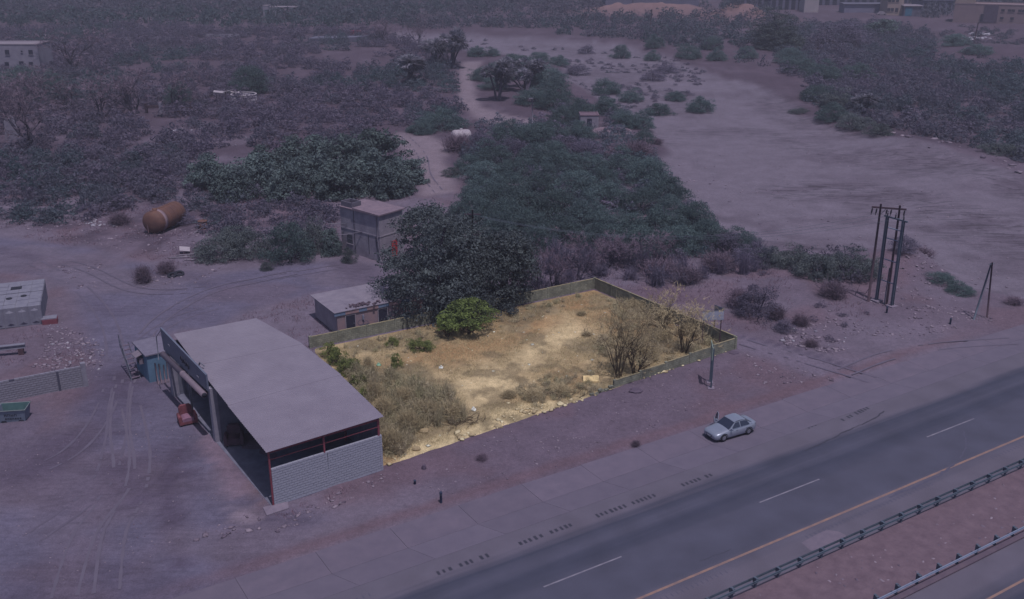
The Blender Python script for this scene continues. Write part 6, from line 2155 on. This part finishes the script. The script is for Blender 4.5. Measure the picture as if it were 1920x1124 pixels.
def mass(name, label, cat, pts, protos, wr, hr, matkey, seed, hue=lambda x, y, r: r.random(len(x)), avoid=()):
    x, y = pts
    for poly, mrg in avoid:
        k = sdf(x, y, poly) < -mrg
        x, y = x[k], y[k]
    r = np.random.default_rng(seed)
    z = HT(x, y)
    h = hue(x, y, r)
    Vs, Fs, ts, hs_, o = [], [], [], [], 0
    for i in range(len(x)):
        V, F, t = protos[i % len(protos)]
        a_ = r.uniform(0, 6.28)
        sw, sh = r.uniform(*wr), r.uniform(*hr)
        c, s = math.cos(a_), math.sin(a_)
        Vn = np.empty_like(V)
        Vn[:, 0] = (V[:, 0] * c - V[:, 1] * s) * sw + x[i]
        Vn[:, 1] = (V[:, 0] * s + V[:, 1] * c) * sw + y[i]
        Vn[:, 2] = V[:, 2] * sh + z[i] - .05
        Vs.append(Vn)
        Fs.append(F + o)
        o += len(V)
        ts.append(np.clip(t + r.normal(0, .12), 0, 1))
        hs_.append(np.full(len(F), h[i]))
    me = npmesh(name, np.concatenate(Vs), np.concatenate(Fs), LM[matkey], {'tint': ('FACE', np.concatenate(ts)), 'hue': ('FACE', np.concatenate(hs_))})
    ob = link(name, me)
    tag(ob, label, cat, kind='stuff')
    return len(x), o // 4


lp = [lowpoly(300 + i, 5, 3.2, 31, .74, 11, .43) for i in range(5)]
lpf = [lowpoly(310 + i, 9, 5.5, 22, 1.3, 5, 1.1) for i in range(5)]
stat = []
L_SCRUB = G((-40, 230), (-40, 60), (250, 50), (700, 62), (800, 90), (860, 120), (850, 190), (880, 225), (745, 252), (742, 300), (640, 285), (420, 285), (350, 310), (300, 390), (-40, 400))
hue_l = lambda x, y, r: np.clip(sm(.42, .68, fbm(x, y, 26, 71)) * .9 + r.normal(0, .15, len(x)), 0, 1)
av = [(TRACK, 1.5), (TRACK2, 1.5), (G((260, 226), (340, 218), (360, 250), (290, 280)), 0), (G((180, 208), (330, 200), (340, 214), (185, 222)), 0), (G((500, 130), (600, 130), (590, 146), (510, 146)), 0), (G((0, 225), (60, 215), (70, 262), (0, 275)), 0)]
stat.append(mass('scrub_thicket', 'dense mauve-grey thorn scrub covering the slope left of the track', 'scrub', scatter(L_SCRUB, 5.0, .95, 72, 21, .31, .45), lp, (.85, 1.75), (.7, 1.5), 'mix', 22, hue_l, av))
R_SCRUB = G((1440, 75), (1500, 52), (1640, 44), (1740, 60), (1760, 85), (1740, 100), (1790, 130), (1960, 128), (1990, 310), (1850, 290), (1740, 262), (1640, 240), (1540, 200), (1480, 140))
hue_r = lambda x, y, r: np.clip(.25 + sm(.5, .7, fbm(x, y, 24, 73)) * .6 + r.normal(0, .12, len(x)), 0, 1)
stat.append(mass('scrub_thicket', 'dense dark scrub covering the far bank of the dry river', 'scrub', scatter(R_SCRUB, 4.8, .97, 74, 23, .26, .40), lp, (.9, 1.9), (.8, 1.5), 'mix', 24, hue_r))
FAR = G((-200, -40), (620, -40), (1130, 2), (1120, 26), (900, 30), (760, 52), (250, 48), (-200, 56))
hue_f = lambda x, y, r: np.clip(.35 + .6 * sm(.42, .6, fbm(x, y, 60, 75)) + r.normal(0, .12, len(x)), 0, 1)
stat.append(mass('orchard', 'distant dark green orchard filling the top of the view', 'orchard', scatter(FAR, 8.8, .97, 76, 25, .2, .32), lpf, (.95, 1.6), (.8, 1.45), 'mix', 26, hue_f))
FARR = G((860, 40), (1120, 30), (1440, 34), (1500, 44), (1480, 70), (1430, 125), (1330, 98), (1180, 76), (960, 60), (760, 60), (760, 46))
stat.append(mass('riverbank_scrub', 'broken line of scrub along the far river bank below sand mounds', 'scrub', scatter(FARR, 5.6, .92, 77, 27, .34, .48), lpf, (.45, 1.1), (.5, 1.1), 'mix', 28, lambda x, y, r: np.clip(r.normal(.6, .25, len(x)), 0, 1)))
TOWN = G((1310, 26), (1400, 12), (1560, 14), (1800, 34), (1960, 14), (1960, 0), (1700, 2), (1320, 8))
stat.append(mass('town_trees', 'sparse trees between the far warehouses', 'trees', scatter(TOWN, 11, .35, 78, 29, .4, .6), lpf, (.6, 1.1), (.7, 1.2), 'mix', 30, lambda x, y, r: np.full(len(x), .7)))
SLOPE = G((1600, 36), (1800, 48), (1960, 58), (1960, 135), (1780, 125), (1700, 70))
stat.append(mass('slope_scrub', 'thin grey scrub spotting the bare slope below the pink building', 'scrub', scatter(SLOPE, 5.5, .6, 177, 127, .44, .6), lp, (.5, 1.3), (.3, .9), 'mix', 128, lambda x, y, r: np.clip(r.normal(.4, .25, len(x)), 0, 1)))
BACK = G((960, 540), (1010, 480), (1130, 468), (1330, 490), (1400, 478), (1450, 490), (1400, 520), (1280, 545), (1190, 538), (1110, 520), (1040, 545))
dps = [dry_bush(np.random.default_rng(720 + i), 5, 3.6, 420, .03, 120) for i in range(4)]
stat.append(mass('dead_thicket', 'mauve tangle of dead stems between the plot and green thicket', 'scrub', scatter(BACK, 2.4, .85, 178, 129, .32, .48), dps, (.5, 1.1), (.5, 1.2), 'mix', 130, lambda x, y, r: np.clip(r.normal(.12, .15, len(x)), 0, 1)))
HEDGE = G((1380, 478), (1500, 488), (1620, 492), (1650, 520), (1560, 545), (1470, 525), (1390, 505))
stat.append(mass('hedge_undergrowth', 'tangled green undergrowth of the riverside hedge', 'scrub', scatter(HEDGE, 2.3, .85, 179, 131, .25, .4), lp, (.4, .8), (.4, .9), 'mix', 132, lambda x, y, r: np.clip(r.normal(.6, .25, len(x)), 0, 1)))
BELT = G((1730, 36), (1800, 24), (1960, 30), (1960, 6), (1790, 6), (1735, 16))
stat.append(mass('tree_belt', 'dark belt of trees behind the long pinkish building', 'trees', scatter(BELT, 7, .95, 79, 31, .1, .3), lpf, (.9, 1.4), (1.1, 1.9), 'mix', 32, lambda x, y, r: np.full(len(x), .45), [(G((1780, 46), (1970, 60), (1970, 20), (1780, 24)), 0)]))
MIDR = G((870, 270), (900, 240), (1040, 225), (1060, 195), (1170, 205), (1195, 255), (1225, 300), (1290, 390), (1350, 440), (1400, 480), (1330, 500), (1150, 480), (1010, 470), (960, 440), (900, 400), (860, 330))
stat.append(mass('thicket_undergrowth', 'tangled undergrowth between the acacias of the green thicket', 'scrub', scatter(MIDR, 3.8, .9, 80, 33, .30, .42), lp, (.6, 1.3), (.5, 1.1), 'mix', 34, lambda x, y, r: np.clip(r.normal(.55, .3, len(x)), 0, 1)))
MIDL = G((-40, 300), (340, 290), (400, 360), (640, 380), (640, 450), (420, 470), (330, 400), (240, 400), (120, 420), (-40, 420))
stat.append(mass('yard_edge_scrub', 'low grey-mauve scrub above the yard and around the orange tank', 'scrub', scatter(MIDL, 3.2, .9, 81, 35, .30, .42), lp, (.6, 1.3), (.45, 1.1), 'mix', 36, lambda x, y, r: np.clip(.15 + .6 * sm(.5, .65, fbm(x, y, 12, 82)) + r.normal(0, .1, len(x)), 0, 1), [(G((245, 450), (330, 450), (350, 370), (260, 380)), 0)]))
WEEDS = G((1060, 110), (1240, 100), (1330, 130), (1300, 175), (1190, 205), (1110, 180), (1070, 150))
stat.append(mass('river_weeds', 'thin grey weeds dotted over the stony upper river bed', 'weeds', scatter(WEEDS, 3.0, .8, 83, 37, .38, .52), lp, (.25, .7), (.12, .4), 'mix', 38, lambda x, y, r: np.clip(r.normal(.2, .2, len(x)), 0, 1)))
RV = G((1130, 480), (1380, 490), (1560, 540), (1640, 590), (1570, 640), (1480, 650), (1390, 620), (1240, 560), (1130, 530))
stat.append(mass('verge_scrub', 'low dry mauve brush between plot corner and utility poles', 'scrub', scatter(RV, 2.6, .6, 84, 39, .44, .58), lp, (.18, .5), (.12, .42), 'mix', 40, lambda x, y, r: np.clip(r.normal(.08, .12, len(x)), 0, 1)))
UPL = G((700, 66), (900, 62), (1060, 70), (1180, 80), (1260, 104), (1140, 104), (960, 92), (800, 80))
stat.append(mass('river_weeds', 'specks of scrub strewn over the head of the river bed', 'weeds', scatter(UPL, 6, .5, 85, 41, .42, .56), lp, (.25, .7), (.15, .5), 'mix', 42, lambda x, y, r: np.clip(r.normal(.3, .2, len(x)), 0, 1)))


def brush_proto(seed, W, H, n, w):
    return dry_bush(np.random.default_rng(seed), W, H, n, w)


bps = [brush_proto(700 + i, 2.2, 1.5, 260, .012) for i in range(4)]
LM['brush'] = leaf_mat('dry_brush_stem', FOL(96, 87, 76, 1.7), FOL(146, 134, 116, 1.7), FOL(106, 106, 80, 1.7), trans=.1)
_HT = HT
HT = lambda x, y: 0.02 + 0.18 * (fbm(x, y, 4, 61) - .4)
hb = lambda x, y, r: np.clip(r.normal(.15, .2, len(x)), 0, 1)
for lab_, poly_, cell_, dens_, wr_, hr_, o_ in (
        ('tangled dry tan brush filling the front corner of the plot', G((640, 690), (700, 700), (790, 720), (880, 750), (905, 785), (800, 812), (760, 850), (718, 872), (712, 790)), .75, .9, (.6, 1.3), (.6, 1.7), 86),
        ('tangled dry tan brush along the river-side wall of the plot', G((1140, 560), (1230, 580), (1370, 635), (1300, 668), (1220, 690), (1150, 700), (1110, 660), (1160, 600)), .9, .85, (.6, 1.2), (.4, 1.0), 87),
        ('low dry brush near the broken end of the road-side wall', G((945, 740), (1020, 705), (1110, 700), (1120, 735), (1010, 765)), .7, .85, (.5, .9), (.3, .7), 88),
        ('low dead weeds under the back wall of the plot', G((600, 665), (700, 640), (820, 615), (1110, 548), (1110, 562), (830, 650), (640, 690)), .9, .5, (.3, .8), (.3, .7), 89)):
    stat.append(mass('dry_brush', lab_, 'brush', scatter(poly_, cell_, dens_, o_, o_ + 300, .3, .46), bps, wr_, hr_, 'brush', o_ + 400, hb))
HT = _HT


# dry grass: blades in tufts
def grass(name, label, pts, per_tuft, h, w, spread, matkey, seed, zf):
    x, y = pts
    r = np.random.default_rng(seed)
    n = len(x) * per_tuft
    i = np.repeat(np.arange(len(x)), per_tuft)
    bx = x[i] + r.normal(0, spread, n)
    by = y[i] + r.normal(0, spread, n)
    bz = zf(x, y)[i]
    st = np.stack([bx, by, bz], 1)
    d = np.stack([r.normal(0, .6, n), r.normal(0, .6, n), np.ones(n)], 1)
    d /= np.linalg.norm(d, axis=1)[:, None]
    V, F = twig_strips(r, n, st, d, r.uniform(.4, 1.2, n) * h, w)
    ob = link(name, npmesh(name, V, F, LM[matkey], {'tint': ('FACE', np.clip(r.normal(.5, .3, n), 0, 1))}))
    tag(ob, label, 'grass', kind='stuff')
    stat.append((len(x), n))


pz_f = lambda x, y: 0.02 + 0.18 * (fbm(x, y, 4, 61) - .4)
gp = scatter([(-9.5, 71), (20.5, 92.5), (9.3, 110), (-19, 93)], .26, .85, 91, 51, .36, .52)
sandy = sdf(gp[0], gp[1], G((1060, 590), (1110, 620), (1030, 660), (985, 700), (1000, 740), (900, 760), (830, 730), (900, 705), (960, 680), (1000, 640)))
kk = (sandy < -.3) | (np.random.default_rng(1).random(len(sandy)) < .12)
grass('dry_grass', 'straw-coloured dry grass covering the floor of the plot', (gp[0][kk], gp[1][kk]), 7, .26, .011, .13, 'straw', 52, pz_f)
VG = G((-40, 330), (620, 380), (640, 470), (350, 500), (-40, 430))
grass('dry_grass', 'withered reddish grass above the yard', scatter(VG, .8, .6, 92, 53, .46, .6), 8, .4, .025, .3, 'mstraw', 54, HT)
grass('dry_grass', 'withered grass on the verge around the dirt lane', scatter(RV, .7, .6, 93, 55, .44, .58), 8, .4, .02, .28, 'mstraw', 56, HT)
grass('dry_grass', 'withered grass between the low house and workshop', scatter(G((400, 610), (500, 575), (585, 550), (640, 640), (580, 660)), .5, .6, 94, 57, .4, .55), 7, .35, .018, .22, 'mstraw', 58, HT)
grass('dry_grass', 'thin weeds along the foot of the white block wall', scatter(G((512, 965), (720, 885), (730, 895), (540, 975)), .35, .45, 95, 59, .42, .6), 8, .4, .014, .12, 'mstraw', 60, HT)
grass('dry_grass', 'withered growth left of the yard around the block wall', scatter(G((80, 610), (180, 640), (160, 690), (0, 700), (0, 640)), .6, .6, 96, 61, .44, .58), 7, .35, .02, .24, 'mstraw', 62, HT)


# rubble, litter and stones
def stones(name, label, pts, smin, smax, mat, seed, zf, flat=.6):
    x, y = pts
    r = np.random.default_rng(seed)
    base = np.array([(-1, -1, -.5), (1, -1, -.5), (1, 1, -.5), (-1, 1, -.5), (-.7, -.7, .6), (.7, -.6, .5), (.6, .7, .7), (-.6, .6, .5)]) * .5
    fq = np.array([(0, 3, 2, 1), (4, 5, 6, 7), (0, 1, 5, 4), (1, 2, 6, 5), (2, 3, 7, 6), (3, 0, 4, 7)])
    n = len(x)
    s = smin + (smax - smin) * r.random(n) ** 2.5
    a_ = r.uniform(0, 6.28, n)
    B = base[None] * (1 + .35 * r.normal(size=(n, 8, 3)))
    B *= s[:, None, None] * np.stack([r.uniform(.7, 1.5, n), r.uniform(.7, 1.2, n), np.full(n, flat) * r.uniform(.5, 1.2, n)], 1)[:, None, :]
    c, sn_ = np.cos(a_)[:, None], np.sin(a_)[:, None]
    V = np.empty_like(B)
    V[..., 0] = B[..., 0] * c - B[..., 1] * sn_ + x[:, None]
    V[..., 1] = B[..., 0] * sn_ + B[..., 1] * c + y[:, None]
    V[..., 2] = B[..., 2] + (zf(x, y) + s * flat * .2)[:, None]
    F = (fq[None] + (np.arange(n) * 8)[:, None, None]).reshape(-1, 4)
    ob = link(name, npmesh(name, V.reshape(-1, 3), F, mat, {'tint': ('FACE', np.repeat(r.random(n), 6))}))
    tag(ob, label, 'rubble', kind='stuff')


ST_T = leaf_mat('plot_stone', T(150, 132, 108), T(208, 194, 166), trans=0.0, per=0)
ST_M = leaf_mat('mauve_stone', T(84, 72, 92), T(136, 122, 140), trans=0.0, per=0)
ST_W = leaf_mat('pale_litter', T(150, 146, 140), T(226, 224, 214), trans=0.0, per=0)
ST_WM = leaf_mat('dull_litter', T(110, 104, 124), T(156, 150, 168), trans=0.0, per=0)
front = G((716, 878), (770, 835), (880, 805), (960, 770), (1060, 752), (1150, 722), (1370, 660), (1374, 656))
stones('rubble', 'pale rubble strewn along the open front edge of plot', scatter(front, .3, .55, 101, 71, .36, .6), .06, .5, ST_T, 72, pz_f)
stones('rubble', 'stones dotted over the sandy plot floor', scatter([(-9.5, 71), (20.5, 92.5), (9.3, 110), (-19, 93)], .7, .4, 102, 73, .4, .6), .04, .2, ST_T, 74, pz_f)
stones('litter', 'scraps of pale litter blown across the plot', scatter([(-9.5, 71), (14, 90), (9.0, 109), (-19, 93)], 1.15, .28, 103, 75, .36, .6), .06, .3, ST_W, 76, pz_f, .25)
for nm, lab, poly, cell, dens, smx, mt, o_ in (
        ('rubble', 'broken stone heaped below the white block wall', G((505, 985), (720, 885), (735, 900), (560, 985), (480, 1010)), .25, .85, .32, ST_M, 111),
        ('rubble', 'stony earth in front of the plot', G((730, 885), (1376, 665), (1480, 690), (1100, 860), (820, 950)), .45, .5, .2, ST_M, 112),
        ('rubble', 'scattered rubble and rubbish around block wall and tanks', G((80, 600), (190, 640), (195, 700), (160, 720), (60, 690), (90, 640)), .3, .9, .38, ST_M, 113),
        ('litter', 'dull litter around block wall and tanks', G((80, 590), (200, 640), (190, 720), (100, 700)), .5, .6, .3, ST_WM, 114),
        ('rubble', 'rubble strip above the yard near the orange tank', G((-20, 400), (240, 410), (420, 440), (440, 490), (240, 470), (60, 440), (-20, 430)), .5, .7, .4, ST_M, 115),
        ('litter', 'pale litter heap left of the orange tank', G((150, 408), (215, 408), (215, 425), (160, 425)), .5, .8, .55, ST_WM, 116),
        ('rubble', 'gravel in the island of the yard', G((110, 500), (190, 495), (180, 540), (130, 545)), .45, .6, .4, ST_M, 117),
        ('rubble', 'stones on the yard edge under the dead bushes', G((240, 520), (370, 515), (420, 500), (380, 530), (260, 540)), .45, .7, .4, ST_M, 118),
        ('rubble', 'stones on the mound and bare verge by the poles', G((1500, 620), (1620, 560), (1740, 470), (1800, 580), (1890, 600), (1700, 640)), .38, .6, .32, ST_M, 119),
        ('rubble', 'rubble heap beside the dirt lane', G((1450, 620), (1520, 610), (1600, 650), (1570, 665), (1480, 655)), .28, .8, .4, ST_M, 120),
        ('litter', 'pale litter beside the dirt lane', G((1440, 610), (1600, 630), (1590, 660), (1460, 650)), .9, .5, .45, ST_WM, 121),
        ('rubble', 'stones below the lane at the plot corner', G((1390, 660), (1480, 680), (1570, 710), (1500, 740), (1420, 720)), .35, .6, .3, ST_M, 122),
        ('rubble', 'loose stones on the median', G((1400, 1120), (1920, 890), (1960, 960), (1700, 1110)), .5, .5, .26, ST_M, 123),
        ('rubble', 'loose stones on the workshop yard', G((0, 850), (320, 760), (490, 950), (420, 1060), (0, 1110)), .6, .4, .12, ST_M, 124),
        ('rubble', 'small stones along the upper yard', G((180, 540), (520, 505), (640, 500), (420, 600), (280, 640)), .6, .4, .14, ST_M, 129),
        ('rubble', 'cobbles scattered over the dry river bed', G((1240, 300), (1500, 260), (1900, 400), (1900, 540), (1400, 460)), 1.3, .4, .35, ST_M, 130),
        ('rubble', 'spilled stones on the yard before the white wall corner', G((350, 1010), (470, 960), (500, 985), (430, 1030)), .4, .6, .4, ST_M, 125),
        ('rubble', 'scree on the eroded far bank', G((1500, 210), (1600, 250), (1760, 290), (1920, 330), (1920, 300), (1700, 255), (1560, 220)), 1.6, .6, 1.2, ST_M, 126),
        ('litter', 'pale dumped rubble on the bare slope below the pink building', G((1815, 62), (1855, 62), (1855, 74), (1815, 74)), 1.6, .8, 2.2, ST_WM, 127),
        ('litter', 'pale stones on the slope left of the grove', G((290, 250), (400, 230), (560, 240), (520, 265), (300, 310)), 1.8, .45, 1.0, ST_WM, 128)):
    stones(nm, lab, scatter(poly, cell, dens, o_, o_ + 50, .34, .56), .05, smx, mt, o_ + 90, HT)

# single pieces of rubbish big enough to pick out
MAT_PLY = M('sun_bleached_plywood', T(222, 196, 152), T(196, 170, 130), 3, .8)
q_ = P(1108, 716)
o = MB().prism([(-.75, -.3), (.75, -.25), (.72, .3), (-.7, .42)], [.0, .02, .05, .02], [.14, .16, .5, .42]).build('plywood_sheet', MAT_PLY)
o.location = (q_[0], q_[1], .02)
tag(o, 'tan plywood sheet lying by the road-side wall of plot', 'sheet')
MAT_BAG = M('white_plastic', T(226, 224, 224), T(186, 188, 190), 5, .5)
for i, (px0, py0, lab) in enumerate(((827, 692, 'white plastic bag on orange soil under the green bush'), (753, 745, 'white plastic bag in front brush of the plot'), (888, 770, 'pale plastic bag by dark stemmed dry bush'), (710, 687, 'greenish plastic bag near the olive weed'))):
    x_, y_ = P(px0, py0)
    r_ = np.random.default_rng(500 + i)
    secs = []
    for z_, rad in ((0, .2), (.06, .27), (.14, .22), (.2, .1), (.26, .12)):
        secs.append([(rad * math.cos(a_) * r_.uniform(.7, 1.3), rad * .7 * math.sin(a_) * r_.uniform(.7, 1.3), z_ + r_.uniform(-.02, .03)) for a_ in [k * math.pi / 4 for k in range(8)]])
    o = MB().loft(secs, smooth=False).build('plastic_bag', MAT_BAG if i < 3 else M('green_plastic', T(130, 170, 150), None, 4, .5))
    o.location = (x_, y_, plot_z(x_, y_))
    o.rotation_euler = (0, 0, i)
    tag(o, lab, 'bag')
for px0, py0, w, d, h, mt, lab in ((645, 3, 0, 0, 0, None, ''), (1192, 735, 1.3, .9, .25, ST_M, 'flat pale slab of stone outside the road-side wall'), (796, 812, .9, .6, .3, ST_T, 'large pale stone in the rubble by the front brush'),
                                   (780, 845, .8, .5, .25, ST_T, 'pale stone block in rubble at the front corner of plot'), (795, 880, .4, .3, .35, ST_M, 'dark upright stone on bare earth by the plot corner'), (1376, 662, 1.1, .8, .15, ST_M, 'ring of dark stones at the outer plot corner')):
    if not mt:
        continue
    x_, y_ = P(px0, py0)
    r_ = np.random.default_rng(px0)
    o = MB().loft([[(w / 2 * math.cos(a_) * s_k * r_.uniform(.8, 1.2), d / 2 * math.sin(a_) * s_k * r_.uniform(.8, 1.2), z_ * h) for a_ in [k * math.pi / 3.5 for k in range(7)]] for z_, s_k in ((-.3, 1), (.5, 1), (1, .7))], smooth=False).build('boulder', mt)
    o.location = (x_, y_, gz(x_, y_))
    tag(o, lab, 'stone')
q_ = P(347, 474)
o = MB().box((0, 0, .4), (1.3, .8, .06), .4, .5, .2).build('metal_sheet', MAT_WTANK)
o.location = (q_[0], q_[1], .1)
tag(o, 'crumpled white sheet lying near the low spreading shrub', 'sheet')
for i, (px0, py0, dx, dy) in enumerate(((315, 484, 5, .6), (330, 480, 4.4, 1.2), (345, 487, 4, -.3))):
    q_ = P(px0, py0)
    o = MB().tube([(0, 0, .1), (dx, dy, .22)], .07, 6).build('pipe_length', MAT_PVC)
    o.location = (q_[0], q_[1], ht(*q_))
    tag(o, ('pale pipe on the ground near the white sheet, longest', 'pale pipe on the ground near the white sheet, slanting', 'pale pipe on the ground nearest the yard')[i], 'pipe', 'pipes lying by the yard')
br = MB()
r_ = random.Random(77)
for k in range(26):       # dead cut branches
    x0, y0 = r_.uniform(-2.2, 2.2), r_.uniform(-.8, .8)
    a_ = r_.uniform(-.6, .6) + (math.pi if r_.random() < .5 else 0)
    L_ = r_.uniform(.8, 2.2)
    br.tube([(x0, y0, .05), (x0 + L_ * .5 * math.cos(a_), y0 + L_ * .5 * math.sin(a_), r_.uniform(.2, .5)), (x0 + L_ * math.cos(a_ + .3), y0 + L_ * math.sin(a_ + .3), r_.uniform(.05, .4))], [.035, .025, .012], 5)
q_ = P(1040, 742)
o = br.build('brushwood', BARK_T)
o.location = (q_[0], q_[1], .03)
tag(o, 'tangle of cut dead branches near the broken wall stump', 'brushwood', kind='stuff')
q_ = P(870, 795)
o = link('brushwood', o.data, None, (q_[0], q_[1], .03), .5, (.7, .9, .8))
tag(o, 'tangle of dead branches at the front brush edge', 'brushwood', kind='stuff')

# ------------------------------------------------------------------ air
hz_m = bpy.data.materials.new('dusty_air')
hz_m.use_nodes = True
nt = hz_m.node_tree
nt.nodes.remove(nt.nodes['Principled BSDF'])
pv = nt.nodes.new('ShaderNodeVolumePrincipled')
pv.inputs['Color'].default_value = (.64, .62, .82, 1)
pv.inputs['Density'].default_value = 0.00042
pv.inputs['Anisotropy'].default_value = 0.0
nt.links.new(pv.outputs[0], nt.nodes['Material Output'].inputs['Volume'])
hz = MB().bb(-2500, 2500, -400, 2700, -6, 44).build('haze', hz_m)
tag(hz, 'thin dusty air over the whole valley', 'haze', kind='stuff')
print('MASSES', stat)
